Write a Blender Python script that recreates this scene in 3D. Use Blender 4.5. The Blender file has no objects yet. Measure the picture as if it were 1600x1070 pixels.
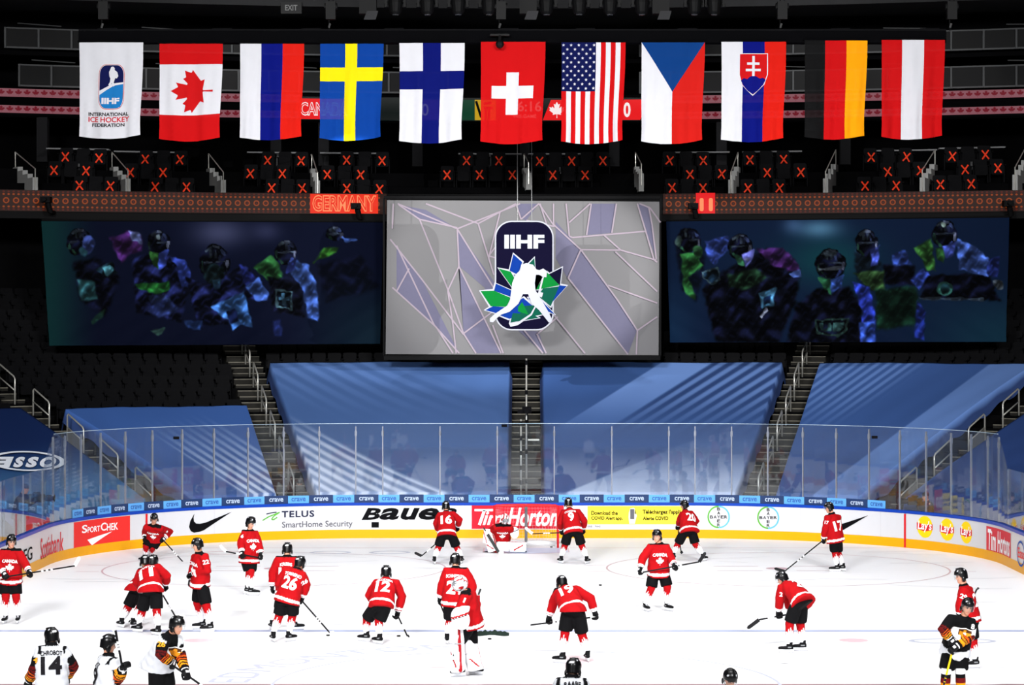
import bpy, bmesh, math, random
import numpy as np
from mathutils import Vector, Matrix
from mathutils.bvhtree import BVHTree
random.seed(7)
rng = np.random.default_rng(7)
PI = math.pi
sc = bpy.context.scene
COL = sc.collection

# ------------------------------------------------------------------ camera
# long lens in the stand behind the near end, on the rink axis: X right, Y away, Z up, metres
F, CX, CY, HC = 3751.0, 822.0, 519.0, 6.3
cd = bpy.data.cameras.new('camera')
cam = bpy.data.objects.new('camera', cd)
COL.objects.link(cam)
cam.location = (0, 0, HC)
cam.rotation_euler = (PI / 2, 0, 0)
cd.sensor_width = 36.0
cd.lens = F / 1600 * 36.0
cd.shift_x = (800 - CX) / 1600
cd.shift_y = -(535 - CY) / 1600
cd.clip_end = 400
sc.camera = cam
# ------------------------------------------------------------------ view, world, lamps
sc.view_settings.view_transform = 'Standard'
sc.view_settings.look = 'None'
sc.view_settings.exposure = 0.0
sc.view_settings.gamma = 1.0
sc.view_settings.use_curve_mapping = False
sc.cycles.use_denoising = True
sc.cycles.max_bounces = 8
sc.cycles.transparent_max_bounces = 24
w = bpy.data.worlds.new('arena_air')
sc.world = w
w.use_nodes = True
w.node_tree.nodes['Background'].inputs[0].default_value = (0.55, 0.6, 0.7, 1)
w.node_tree.nodes['Background'].inputs[1].default_value = 0.012


def aim(o, tgt):
    o.rotation_euler = (Vector(tgt) - o.location).to_track_quat('-Z', 'Y').to_euler()


def area(name, loc, tgt, sx, sy, watt, spread=180, col=(1, 1, 1)):
    l = bpy.data.lights.new(name, 'AREA')
    l.shape = 'RECTANGLE'
    l.size, l.size_y = sx, sy
    l.energy = watt
    l.spread = math.radians(spread)
    l.color = col
    o = bpy.data.objects.new(name, l)
    COL.objects.link(o)
    o.location = loc
    aim(o, tgt)
    return o


def spot(name, loc, tgt, watt, deg, blend=.3, rad=.15, col=(1, 1, 1)):
    l = bpy.data.lights.new(name, 'SPOT')
    l.energy = watt
    l.spot_size = math.radians(deg)
    l.spot_blend = blend
    l.shadow_soft_size = rad
    l.color = col
    o = bpy.data.objects.new(name, l)
    COL.objects.link(o)
    o.location = loc
    aim(o, tgt)
    return o


# sports lighting banks hanging over the ice
area('ice_light_bank_near', (0, 30, 24), (0, 40, 0), 22, 8, 2500, 120)
area('ice_light_bank_middle', (0, 50, 24), (0, 50, 0), 22, 8, 1850, 105)
area('ice_light_bank_far', (0, 65, 23), (0, 63, 0), 22, 7, 850, 95)
# unseen front fill banks, added to light upright surfaces facing the camera
area('front_fill_left', (-13, 6, 20), (-4, 76, 2), 8, 4, 3600, 60)
area('front_fill_right', (13, 6, 20), (4, 76, 2), 8, 4, 3600, 60)
spot('flag_light_left', (-9, 45, 18), (-6, 74, 14), 250, 32, .6, .5)
spot('flag_light_right', (9, 45, 18), (7, 74, 14), 250, 32, .6, .5)
spot('club_fill_left', (-9, 78, 18.5), (-10, 86, 11.9), 1500, 100, .6, .4)  # pair of unseen fill spots, added to brighten the club level crosses
spot('club_fill_right', (9, 78, 18.5), (10, 86, 11.9), 1500, 100, .6, .4)
spot('screen_light_left', (-7.8, 69.7, 12.3), (-1.0, 82, 8.3), 6200, 35, .6, .05)
spot('screen_light_right', (16.4, 68, 9.9), (-.4, 82, 8.3), 18000, 22, .4, .05)



# ------------------------------------------------------------------ projection helpers
def up(px, py, Y):
    return Vector(((px - CX) * Y / F, Y, HC - (py - CY) * Y / F))


def gp(px, py, z=0.0):          # the point of height z seen at that pixel (below the horizon)
    Y = F * (HC - z) / (py - CY)
    return Vector(((px - CX) * Y / F, Y, z))


def zat(py, Y):
    return HC - (py - CY) * Y / F


def lin(c):
    c = np.asarray(c, float) / 255.0
    return np.where(c <= .04045, c / 12.92, ((c + .055) / 1.055) ** 2.4)


# ------------------------------------------------------------------ materials
MATS = {}


def mat(name, rgb, rough=.6, metal=0., spec=.12, emis=0., noise=0., nscale=8., bump=0., lincol=None, coat=0.):
    if name in MATS:
        return MATS[name]
    m = bpy.data.materials.new(name)
    m.use_nodes = True
    nt = m.node_tree
    b = nt.nodes['Principled BSDF']
    c = tuple(lin(rgb)) + (1,) if lincol is None else tuple(lincol) + (1,)
    b.inputs['Base Color'].default_value = c
    b.inputs['Roughness'].default_value = rough
    b.inputs['Metallic'].default_value = metal
    b.inputs['Specular IOR Level'].default_value = spec
    b.inputs['Coat Weight'].default_value = coat
    if emis:
        b.inputs['Emission Color'].default_value = c
        b.inputs['Emission Strength'].default_value = emis
        b.inputs['Base Color'].default_value = (.004, .004, .004, 1)     # dark screen glass between the diodes
        b.inputs['Specular IOR Level'].default_value = .05
    if noise or bump:
        tc = nt.nodes.new('ShaderNodeTexCoord')
        nz = nt.nodes.new('ShaderNodeTexNoise')
        nz.inputs['Scale'].default_value = nscale
        nz.inputs['Detail'].default_value = 5
        nt.links.new(tc.outputs['Object'], nz.inputs['Vector'])
        if noise:
            mx = nt.nodes.new('ShaderNodeMix')
            mx.data_type = 'RGBA'
            mx.inputs[6].default_value = tuple(x * (1 - noise) for x in c[:3]) + (1,)
            mx.inputs[7].default_value = tuple(min(1, x * (1 + noise)) for x in c[:3]) + (1,)
            nt.links.new(nz.outputs['Fac'], mx.inputs[0])
            nt.links.new(mx.outputs[2], b.inputs['Base Color'])
        if bump:
            bp = nt.nodes.new('ShaderNodeBump')
            bp.inputs['Strength'].default_value = bump
            bp.inputs['Distance'].default_value = .02
            nt.links.new(nz.outputs['Fac'], bp.inputs['Height'])
            nt.links.new(bp.outputs['Normal'], b.inputs['Normal'])
    MATS[name] = m
    return m


def vmat(name, rough=.75, spec=.2, bump=.15, nscale=30., gain=1., see=0., coat=0.):
    """material that takes its colour from the printed / dyed colours stored on the mesh"""
    if name in MATS:
        return MATS[name]
    m = bpy.data.materials.new(name)
    m.use_nodes = True
    nt = m.node_tree
    b = nt.nodes['Principled BSDF']
    a = nt.nodes.new('ShaderNodeAttribute')
    a.attribute_name = 'Col'
    b.inputs['Roughness'].default_value = rough
    b.inputs['Specular IOR Level'].default_value = spec
    b.inputs['Coat Weight'].default_value = coat
    src = a.outputs['Color']
    if gain != 1.:
        g = nt.nodes.new('ShaderNodeVectorMath')
        g.operation = 'SCALE'
        g.inputs['Scale'].default_value = gain
        nt.links.new(src, g.inputs[0])
        src = g.outputs[0]
    nt.links.new(src, b.inputs['Base Color'])
    if bump:
        tc = nt.nodes.new('ShaderNodeTexCoord')
        nz = nt.nodes.new('ShaderNodeTexNoise')
        nz.inputs['Scale'].default_value = nscale
        bp = nt.nodes.new('ShaderNodeBump')
        bp.inputs['Strength'].default_value = bump
        bp.inputs['Distance'].default_value = .01
        nt.links.new(tc.outputs['Object'], nz.inputs['Vector'])
        nt.links.new(nz.outputs['Fac'], bp.inputs['Height'])
        nt.links.new(bp.outputs['Normal'], b.inputs['Normal'])
    MATS[name] = m
    return m


def glassmat(name, tint=(.95, .97, .98), ior=1.45, boost=1.3, base=0.0, rough=.02, milk=0.0):
    if name in MATS:
        return MATS[name]
    m = bpy.data.materials.new(name)
    m.use_nodes = True
    nt = m.node_tree
    nt.nodes.clear()
    out = nt.nodes.new('ShaderNodeOutputMaterial')
    mix = nt.nodes.new('ShaderNodeMixShader')
    tr = nt.nodes.new('ShaderNodeBsdfTransparent')
    tr.inputs[0].default_value = tint + (1,)
    gl = nt.nodes.new('ShaderNodeBsdfGlossy')
    gl.inputs['Roughness'].default_value = rough
    fr = nt.nodes.new('ShaderNodeLayerWeight')      # Schlick reflectance, the same from both sides
    fr.inputs['Blend'].default_value = .5
    pw = nt.nodes.new('ShaderNodeMath')
    pw.operation = 'POWER'
    pw.inputs[1].default_value = 5.0
    nt.links.new(fr.outputs['Facing'], pw.inputs[0])
    ma = nt.nodes.new('ShaderNodeMath')
    ma.operation = 'MULTIPLY_ADD'
    ma.use_clamp = True
    ma.inputs[1].default_value = .9 * (1 if boost else 0)
    ma.inputs[2].default_value = .04 * boost + base
    nt.links.new(pw.outputs[0], ma.inputs[0])
    nt.links.new(ma.outputs[0], mix.inputs[0])
    nt.links.new(tr.outputs[0], mix.inputs[1])
    nt.links.new(gl.outputs[0], mix.inputs[2])
    last = mix.outputs[0]
    if milk:
        df = nt.nodes.new('ShaderNodeBsdfDiffuse')
        df.inputs[0].default_value = (.8, .85, .9, 1)
        m2 = nt.nodes.new('ShaderNodeMixShader')
        m2.inputs[0].default_value = milk
        nt.links.new(last, m2.inputs[1])
        nt.links.new(df.outputs[0], m2.inputs[2])
        last = m2.outputs[0]
    nt.links.new(last, out.inputs[0])
    MATS[name] = m
    return m


# ------------------------------------------------------------------ objects
LOC = {}


def tag(o, label=None, cat=None, group=None, kind=None):
    if label:
        o['label'] = label
    if cat:
        o['category'] = cat
    if group:
        o['group'] = group
    if kind:
        o['kind'] = kind
    return o


def thing(name, loc, label, cat, group=None):
    o = bpy.data.objects.new(name, None)
    COL.objects.link(o)
    o.location = loc
    o.empty_display_size = .1
    LOC[o.name] = np.array(loc, float)
    return tag(o, label, cat, group)


class MB:
    def __init__(s):
        s.v, s.f, s.m, s.c = [], [], [], []
        s.n = 0

    def add(s, v, f, mi=0, col=None):
        v = np.asarray(v, float).reshape(-1, 3)
        s.v.append(v)
        n = s.n
        s.f.extend([tuple(int(i) + n for i in q) for q in f])
        s.m.extend([mi] * len(f))
        if col is not None:
            col = np.asarray(col, float)
            if col.ndim == 1:
                col = np.repeat(col[None, :], len(v), 0)
            s.c.append(col)
        else:
            s.c.append(np.zeros((len(v), 3)))
        s.n += len(v)
        return s

    def box(s, c, sz, mi=0, M=None, col=None):
        c = np.asarray(c, float)
        h = np.asarray(sz, float) / 2
        v = np.array([[x, y, z] for x in (-1, 1) for y in (-1, 1) for z in (-1, 1)], float) * h
        if M is not None:
            v = v @ np.asarray(M).T
        return s.add(v + c, [(0, 1, 3, 2), (4, 6, 7, 5), (0, 4, 5, 1), (2, 3, 7, 6), (0, 2, 6, 4), (1, 5, 7, 3)], mi, col)

    def hexa(s, p8, mi=0, col=None):   # 4 bottom (ccw), 4 top
        return s.add(p8, [(3, 2, 1, 0), (4, 5, 6, 7), (0, 1, 5, 4), (1, 2, 6, 5), (2, 3, 7, 6), (3, 0, 4, 7)], mi, col)

    def tube(s, pts, r, n=8, mi=0, col=None, cap=True):
        pts = np.asarray(pts, float)
        k = len(pts)
        r = np.broadcast_to(np.asarray(r, float), (k,))
        T = np.gradient(pts, axis=0)
        T /= np.linalg.norm(T, axis=1)[:, None] + 1e-12
        ref = np.array([0, 0, 1.]) if abs(T[0][2]) < .9 else np.array([1., 0, 0])
        a = np.cross(ref, T[0])
        a /= np.linalg.norm(a)
        V = []
        for i in range(k):
            a = a - T[i] * a.dot(T[i])
            a /= np.linalg.norm(a)
            b = np.cross(T[i], a)
            an = np.arange(n) * 2 * PI / n
            V.append(pts[i] + r[i] * (np.cos(an)[:, None] * a + np.sin(an)[:, None] * b))
        f = [(i * n + j, i * n + (j + 1) % n, (i + 1) * n + (j + 1) % n, (i + 1) * n + j) for i in range(k - 1) for j in range(n)]
        if cap:
            f.append(tuple(reversed(range(n))))
            f.append(tuple((k - 1) * n + j for j in range(n)))
        return s.add(np.concatenate(V), f, mi, col)

    def ell(s, c, axes, n=14, k=9, mi=0, col=None, keep=None):
        """ellipsoid: axes = 3 row vectors already scaled"""
        A = np.asarray(axes, float)
        V, idx = [], {}
        for i in range(k + 1):
            ph = PI * i / k
            for j in range(n):
                th = 2 * PI * j / n
                V.append([math.sin(ph) * math.cos(th), math.sin(ph) * math.sin(th), math.cos(ph)])
        V = np.array(V)
        f = [(i * n + j, (i + 1) * n + j, (i + 1) * n + (j + 1) % n, i * n + (j + 1) % n) for i in range(k) for j in range(n)]
        return s.add(V @ A + np.asarray(c, float), f, mi, col)

    def loft(s, C, R, Fw, rx, ry, n=16, mi=0, col=None, sq=1.0):
        """elliptic sections: centres, right vectors, forward vectors, radii; superellipse power sq"""
        V = []
        for c, r, f, a, b in zip(C, R, Fw, rx, ry):
            an = np.arange(n) * 2 * PI / n
            cx, sy = np.cos(an), np.sin(an)
            cx = np.sign(cx) * np.abs(cx) ** sq
            sy = np.sign(sy) * np.abs(sy) ** sq
            V.append(np.asarray(c) + a * cx[:, None] * np.asarray(r) + b * sy[:, None] * np.asarray(f))
        k = len(V)
        F_ = [(i * n + j, i * n + (j + 1) % n, (i + 1) * n + (j + 1) % n, (i + 1) * n + j) for i in range(k - 1) for j in range(n)]
        F_.append(tuple(reversed(range(n))))
        F_.append(tuple((k - 1) * n + j for j in range(n)))
        return s.add(np.concatenate(V), F_, mi, col)

    def build(s, name, mats, parent=None, smooth=False, col=False, fix=False, origin=None):
        V = np.concatenate(s.v) if s.v else np.zeros((0, 3))
        if parent is not None:
            L = LOC[parent.name]
        elif origin is not None:
            L = np.asarray(origin, float)
        else:
            L = np.array([V[:, 0].mean(), V[:, 1].mean(), V[:, 2].min()])
        me = bpy.data.meshes.new(name)
        me.from_pydata((V - L).tolist(), [], s.f)
        if not isinstance(mats, (list, tuple)):
            mats = [mats]
        for m in mats:
            me.materials.append(m)
        if len(mats) > 1:
            me.polygons.foreach_set('material_index', s.m)
        if smooth:
            me.polygons.foreach_set('use_smooth', [True] * len(me.polygons))
        if col:
            C = np.concatenate(s.c)
            at = me.color_attributes.new('Col', 'FLOAT_COLOR', 'POINT')
            at.data.foreach_set('color', np.concatenate([C, np.ones((len(C), 1))], 1).astype(np.float32).ravel())
        if fix:
            bm = bmesh.new()
            bm.from_mesh(me)
            bmesh.ops.recalc_face_normals(bm, faces=bm.faces)
            bm.to_mesh(me)
            bm.free()
        me.update()
        o = bpy.data.objects.new(name, me)
        COL.objects.link(o)
        LOC[o.name] = L
        if parent is not None:
            o.parent = parent
        else:
            o.location = L
        return o

    def remesh(s, vox, smooth=2):
        """one continuous skin around everything collected so far -> (verts, faces)"""
        me = bpy.data.meshes.new('tmp')
        me.from_pydata(np.concatenate(s.v).tolist(), [], s.f)
        o = bpy.data.objects.new('tmp', me)
        COL.objects.link(o)
        md = o.modifiers.new('r', 'REMESH')
        md.mode = 'VOXEL'
        md.voxel_size = vox
        if smooth:
            sm = o.modifiers.new('s', 'SMOOTH')
            sm.iterations = smooth
            sm.factor = .5
        dg = bpy.context.evaluated_depsgraph_get()
        ev = o.evaluated_get(dg)
        m2 = ev.to_mesh()
        V = np.empty(len(m2.vertices) * 3)
        m2.vertices.foreach_get('co', V)
        Fc = [tuple(p.vertices) for p in m2.polygons]
        ev.to_mesh_clear()
        bpy.data.objects.remove(o)
        bpy.data.meshes.remove(me)
        return V.reshape(-1, 3), Fc


# ------------------------------------------------------------------ flat artwork: polygons and lettering
def refine(V, T, maxe):
    """triangles split until no edge is longer than maxe"""
    bm = bmesh.new()
    vs = [bm.verts.new((x, y, 0)) for x, y in V]
    for t in T:
        try:
            bm.faces.new([vs[i] for i in t])
        except ValueError:
            pass
    bmesh.ops.triangulate(bm, faces=bm.faces)
    if maxe:
        for _ in range(6):
            L = [e for e in bm.edges if e.calc_length() > maxe]
            if not L:
                break
            bmesh.ops.subdivide_edges(bm, edges=L, cuts=1)
            bmesh.ops.triangulate(bm, faces=bm.faces)
    bm.verts.index_update()
    V = np.array([[v.co.x, v.co.y] for v in bm.verts])
    T = [tuple(v.index for v in f.verts) for f in bm.faces]
    bm.free()
    return V, T


def poly(pts, maxe=None):
    return refine(pts, [tuple(range(len(pts)))], maxe)


TXT = {}


def text2d(body, bold=0., shear=0., maxe=None, gap=1.0):
    """lettering as triangles, scaled so that its box is 0..1 x 0..1; also returns width/height"""
    key = (body, bold, shear, gap)
    if key not in TXT:
        cu = bpy.data.curves.new('t', 'FONT')
        cu.body = body
        cu.offset = bold
        cu.shear = shear
        cu.space_character = gap
        cu.resolution_u = 3
        cu.fill_mode = 'FRONT'
        o = bpy.data.objects.new('t', cu)
        COL.objects.link(o)
        dg = bpy.context.evaluated_depsgraph_get()
        ev = o.evaluated_get(dg)
        me = ev.to_mesh()
        V = np.array([[v.co.x, v.co.y] for v in me.vertices])
        T = [tuple(p.vertices) for p in me.polygons]
        ev.to_mesh_clear()
        bpy.data.objects.remove(o)
        bpy.data.curves.remove(cu)
        lo, hi = V.min(0), V.max(0)
        TXT[key] = ((V - lo) / (hi - lo), T, (hi - lo)[0] / (hi - lo)[1])
    V, T, asp = TXT[key]
    return V, T, asp


def text_in(body, x0, y0, x1, y1, bold=0., shear=0., maxe=None, gap=1.0):
    V, T, _ = text2d(body, bold, shear, gap=gap)
    V = V * np.array([x1 - x0, y1 - y0]) + np.array([x0, y0])
    return refine(V, T, maxe) if maxe else (V, T)


_h = [(-90, 2030), (-45, 1167), (-75, 1090), (-156, 1069), (-1015, 1220), (-899, 900), (-919, 827), (-1860, 65), (-1648, -34),
      (-1614, -113), (-1800, -685), (-1258, -570), (-1185, -608), (-1080, -855), (-657, -401), (-546, -458), (-750, -1510),
      (-423, -1321), (-332, -1348), (0, -2000)]
LEAF = np.array(_h + [(-x, y) for x, y in reversed(_h[:-1])], float) * np.array([1, -1]) / 4030.0   # unit height, centred, stem down
SWOOSH = np.array([(0.0, .32), (.03, .62), (.13, 1.0), (.11, .78), (.12, .60), (.17, .48), (.26, .45), (.40, .50), (1.0, 1.0),
                   (.36, .10), (.24, .02), (.12, 0.0), (.04, .10)])


def rrect(x0, y0, x1, y1, r, k=8):
    P = []
    for cx, cy, a0 in ((x1 - r, y1 - r, 0), (x0 + r, y1 - r, 90), (x0 + r, y0 + r, 180), (x1 - r, y0 + r, 270)):
        for i in range(k + 1):
            a = math.radians(a0 + 90 * i / k)
            P.append((cx + r * math.cos(a), cy + r * math.sin(a)))
    return P


def circ(cx, cy, rx, ry, n=40):
    return [(cx + rx * math.cos(2 * PI * i / n), cy + ry * math.sin(2 * PI * i / n)) for i in range(n)]


def ring(cx, cy, rx, ry, t, n=48, a0=0, a1=360):
    V, T = [], []
    for i in range(n + 1):
        a = math.radians(a0 + (a1 - a0) * i / n)
        V += [(cx + rx * math.cos(a), cy + ry * math.sin(a)), (cx + (rx - t) * math.cos(a), cy + (ry - t) * math.sin(a))]
        if i:
            T.append((2 * i - 2, 2 * i, 2 * i + 1, 2 * i - 1))
    return np.array(V), T


def stroke(pts, w):
    """a line of width w as quads"""
    P = np.asarray(pts, float)
    V, T = [], []
    for a, b in zip(P[:-1], P[1:]):
        d = b - a
        d /= np.linalg.norm(d) + 1e-9
        n = np.array([-d[1], d[0]]) * w / 2
        k = len(V)
        V += [a + n, a - n, b - n, b + n]
        T.append((k, k + 1, k + 2, k + 3))
    return np.array(V), T

# ------------------------------------------------------------------ the rink: boundary curve
RC, RW, YE, YS = 8.53, 12.95, 73.5, 64.97      # corner radius, half width, end boards, where corners start
QA = 4.42
QB = QA + RC * PI / 2


def rb(u, off=0.0):
    """point of the rink outline at arc position u (0 = middle of the far end), moved inwards by off"""
    a, s = abs(u), (1 if u >= 0 else -1)
    if a <= QA:
        return np.array([u, YE - off])
    if a <= QB:
        t = (a - QA) / RC
        return np.array([s * (QA + (RC - off) * math.sin(t)), YS + (RC - off) * math.cos(t)])
    return np.array([s * (RW - off), YS - (a - QB)])


def upx(px, off=0.0):
    lo, hi = -26.0, 26.0
    for _ in range(50):
        m = (lo + hi) / 2
        x, y = rb(m, off)
        if CX + F * x / y < px:
            lo = m
        else:
            hi = m
    return (lo + hi) / 2


def zpx(px, py, off=0.0):
    y = rb(upx(px, off), off)[1]
    return zat(py, y)


def bmap(V, off):
    return np.array([[*rb(u, off), z] for u, z in V])


def uth(deg):                    # corner angle in degrees -> u
    return math.copysign(QA + RC * math.radians(abs(deg)), deg)


def usamples(a, b, d=.35):
    n = max(2, int(abs(b - a) / d) + 1)
    return np.linspace(a, b, n)


def ribbon_wall(mb, u0, u1, off0, off1, z0, z1, mi=0, d=.35):
    """solid strip along the outline between two offsets and two heights"""
    us = usamples(u0, u1, d)
    V = []
    for u in us:
        p, q = rb(u, off0), rb(u, off1)
        V += [(*p, z0), (*p, z1), (*q, z1), (*q, z0)]
    f = []
    for i in range(len(us) - 1):
        a, b = 4 * i, 4 * i + 4
        for j in range(4):
            f.append((a + j, b + j, b + (j + 1) % 4, a + (j + 1) % 4))
    k = 4 * (len(us) - 1)
    f += [(0, 1, 2, 3), (k + 3, k + 2, k + 1, k)]
    mb.add(V, f, mi)


# ------------------------------------------------------------------ ice
m_ice = mat('ice', (244, 244, 246), rough=.38, spec=.06, noise=.012, nscale=.35)
n = MB()
us = usamples(-QB - 49, QB + 49, .4)
V = [(*rb(u, 0), 0.0) for u in us]
n.add(V, [tuple(reversed(range(len(V))))])
ice = n.build('floor_ice', m_ice)
tag(ice, 'white ice sheet of the rink', kind='structure')


MARKZ = [0]


def ice_mark(name, V, T, m, label=None, z=.002):
    MARKZ[0] += 1
    z += MARKZ[0] * .00004
    mb = MB().add(np.column_stack([V, np.full(len(V), z)]), T)
    o = mb.build(name, m, ice)
    if label:
        o['label'] = label
    return o


m_blue = mat('paint_blue_line', (178, 186, 214), rough=.3)
m_red = mat('paint_red_line', (204, 172, 180), rough=.3)
m_grey = mat('paint_grey', (192, 196, 212), rough=.3)
m_pink = mat('paint_pink', (220, 190, 196), rough=.3)
m_crease = mat('paint_crease', (204, 220, 244), rough=.3)
m_centre = mat('paint_centre', (150, 118, 122), rough=.3)
YB, YG = 50.64, 70.15
ice_mark('blue_line', [(-12.9, YB - .16), (12.9, YB - .16), (12.9, YB + .16), (-12.9, YB + .16)], [(0, 1, 2, 3)], m_blue)
ice_mark('goal_line', [(-11.2, YG - .03), (11.2, YG - .03), (11.2, YG + .03), (-11.2, YG + .03)], [(0, 1, 2, 3)], m_pink)
ice_mark('centre_line', [(-12.9, 42.62), (12.9, 42.62), (12.9, 43.0), (-12.9, 43.0)], [(0, 1, 2, 3)], m_centre)
for sx in (-1, 1):
    V, T = ring(sx * 6.7, 64.05, 4.57, 4.57, .05, 96)
    ice_mark('faceoff_circle', V, T, m_red)
    V, T = poly(circ(sx * 6.7, 64.05, .3, .3))
    ice_mark('faceoff_spot', V, T, m_red)
    V, T = poly(circ(sx * 6.7, 49.1, .3, .3))
    ice_mark('faceoff_spot', V, T, m_pink)
    for dx in (-1, 1):
        for dy in (-1, 1):
            ice_mark('hash_mark', *stroke([(sx * 6.7 + dx * .45, 64.05 + dy * .6), (sx * 6.7 + dx * 1.65, 64.05 + dy * .6)], .05), m_red)
            ice_mark('hash_mark', *stroke([(sx * 6.7 + dx * 4.55, 64.05 + dy * .85), (sx * 6.7 + dx * 5.15, 64.05 + dy * .85)], .05), m_red)
V, T = ring(0, 43, 4.57, 4.57, .06, 120)
ice_mark('centre_circle', V, T, m_grey)
cr = [(-1.22, YG), (-1.22, YG - 1.37)] + [(1.83 * math.sin(a), YG - 1.83 * math.cos(a)) for a in np.linspace(-.72, .72, 14)] + [(1.22, YG - 1.37), (1.22, YG)]
ice_mark('goal_crease', *poly(cr), m_crease, z=.002)
ice_mark('crease_line', *stroke(cr, .05), m_pink, z=.002)
# faint lettering painted round the centre circle, worn tone on the ice
V, T = text_in('EDMONTON', 0, 0, 1, 1, 0, maxe=.03)
a = math.radians(178) - V[:, 0] * math.radians(74)
rr = 5.0 + V[:, 1] * .75
ice_mark('ice_lettering', np.column_stack([rr * np.cos(a), 43 + rr * np.sin(a) * 1.0]), T, m_grey)
for x0, y0, x1, y1, mm in ((-2.05, 45.1, -1.5, 46.6, m_pink), (.7, 45.1, 1.3, 46.8, m_pink), (-1.0, 44.9, .1, 47.2, m_grey),
                          ):
    if mm:
        mm = mat('paint_faint_pink', (236, 216, 220), rough=.4) if mm is m_pink else mat('paint_faint_grey', (224, 226, 232), rough=.4)
        ice_mark('ice_logo', [(x0, y0), (x1, y0), (x1, y1), (x0, y1)], [(0, 1, 2, 3)], mm)
# pale sponsor outlines in the far zone
for x, y, a, b in ((-8.4, 68.6, .9, .5), (-5.6, 68.7, .6, .45), (-3.9, 68.7, .6, .45), (8.7, 49.0, .9, .42)):
    V, T = ring(x, y, a, b, .12, 40)
    ice_mark('ice_logo', V, T, m_pink if x < -8 else m_grey)
# scraped snow along skate tracks
tr = []
V_, T_ = [], []
for i in range(90):
    x, y = rng.uniform(-12, 12), rng.uniform(43, 71)
    L, a = rng.uniform(.5, 2.6), rng.uniform(-.5, .5) + (PI if i % 2 else 0)
    V, T = stroke([(x + math.cos(a) * L * t + .12 * math.sin(3 * t), y + math.sin(a) * L * t + .3 * t * t) for t in np.linspace(0, 1, 7)], rng.uniform(.02, .06))
    T_ += [tuple(i_ + len(V_) for i_ in q) for q in T]
    V_ += list(V)
ice_mark('skate_track', np.array(V_), T_, mat('skate_track', (226, 228, 232), rough=.5))['kind'] = 'stuff'
# floor around the rink
n = MB()
n.box((0, 60, -.12), (90, 100, .2))
tag(n.build('floor_concrete', mat('concrete_floor', (26, 26, 27), noise=.2)), kind='structure')

# ------------------------------------------------------------------ boards
m_bw = mat('board_white', (204, 205, 210), rough=.35, spec=.35, noise=.012, nscale=1.2)
m_by = mat('kick_yellow', (226, 160, 14), rough=.4, noise=.03, nscale=2)
m_bb = mat('cap_blue', (18, 62, 165), rough=.35)
boards = thing('rink_boards', (0, YE, 0), 'white dasher boards with a yellow kick plate, blue top rail and adverts around the ice', 'rink boards')
UE = QB + 30
n = MB(); ribbon_wall(n, -UE, UE, 0, -.1, .26, 1.0); n.build('board_panel', m_bw, boards)
n = MB(); ribbon_wall(n, -UE, UE, .012, -.1, 0.0, .262); n.build('kick_plate', m_by, boards)['label'] = 'yellow kick plate'
n = MB(); ribbon_wall(n, -UE, UE, .015, -.16, 1.0, 1.085); n.build('cap_rail', m_bb, boards)['label'] = 'blue top rail'
n = MB()
for px in (335, 556, 650, 960, 1086, 1251, 1376):     # thin joints between board sections
    u = upx(px); ribbon_wall(n, u - .006, u + .006, .004, -.002, .02, 1.0, d=.01)
n.build('panel_joint', mat('joint_grey', (190, 190, 194)), boards)


class Ad:
    """artwork on the boards, in photograph-like board coordinates (u along, z up)"""

    def __init__(s):
        s.mb = MB()

    def put(s, V, T, mi, off):
        s.mb.add(bmap(V, off), T, mi)

    def rect(s, x0, y0, x1, y1, mi=0, off=.006):
        u0, u1 = upx(x0), upx(x1)
        xm = (x0 + x1) / 2
        z0, z1 = zpx(xm, y1), zpx(xm, y0)
        s.put(*poly([(u0, z0), (u1, z0), (u1, z1), (u0, z1)], .3), mi, off)
        return u0, z0, u1, z1

    def text(s, body, x0, y0, x1, y1, mi=0, bold=.0, shear=0., off=.012, gap=1.0):
        """x0,y0 top-left and x1,y1 bottom-right pixel of the words"""
        u0, u1 = upx(x0), upx(x1)
        V, T = text_in(body, u0, zpx((x0 + x1) / 2, y1), u1, zpx((x0 + x1) / 2, y0), bold, shear, .25, gap)
        s.put(V, T, mi, off)

    def shape(s, P, x0, y0, x1, y1, mi=0, off=.012):
        """P in a 0..1 box"""
        P = np.asarray(P, float)
        u0, u1 = upx(x0), upx(x1)
        xm = (x0 + x1) / 2
        z0, z1 = zpx(xm, y1), zpx(xm, y0)
        V, T = poly([(u0 + (u1 - u0) * a, z0 + (z1 - z0) * b) for a, b in P], .25)
        s.put(V, T, mi, off)

    def build(s, name, mats, label=None, parent=None):
        o = s.mb.build(name, mats, parent or boards)
        if label:
            o['label'] = label
        return o


m_k = mat('ink_black', (14, 14, 17), rough=.7, spec=.03)
m_w = mat('ink_white', (240, 240, 242), rough=.5)
m_r = mat('ink_red', (205, 30, 38), rough=.5)
m_sr = mat('ink_sport_red', (226, 48, 44), rough=.5)
m_tr = mat('ink_cafe_red', (196, 24, 44), rough=.5)
m_g = mat('ink_grey', (92, 92, 100), rough=.5)
m_gr = mat('ink_green', (92, 170, 60), rough=.5)
m_nv = mat('ink_navy', (36, 40, 66), rough=.5)
m_yl = mat('ink_yellow', (244, 224, 62), rough=.5)
m_lb = mat('ink_light_blue', (96, 178, 226), rough=.5)
m_ly = mat('ink_crisp_yellow', (252, 206, 20), rough=.5)

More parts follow.
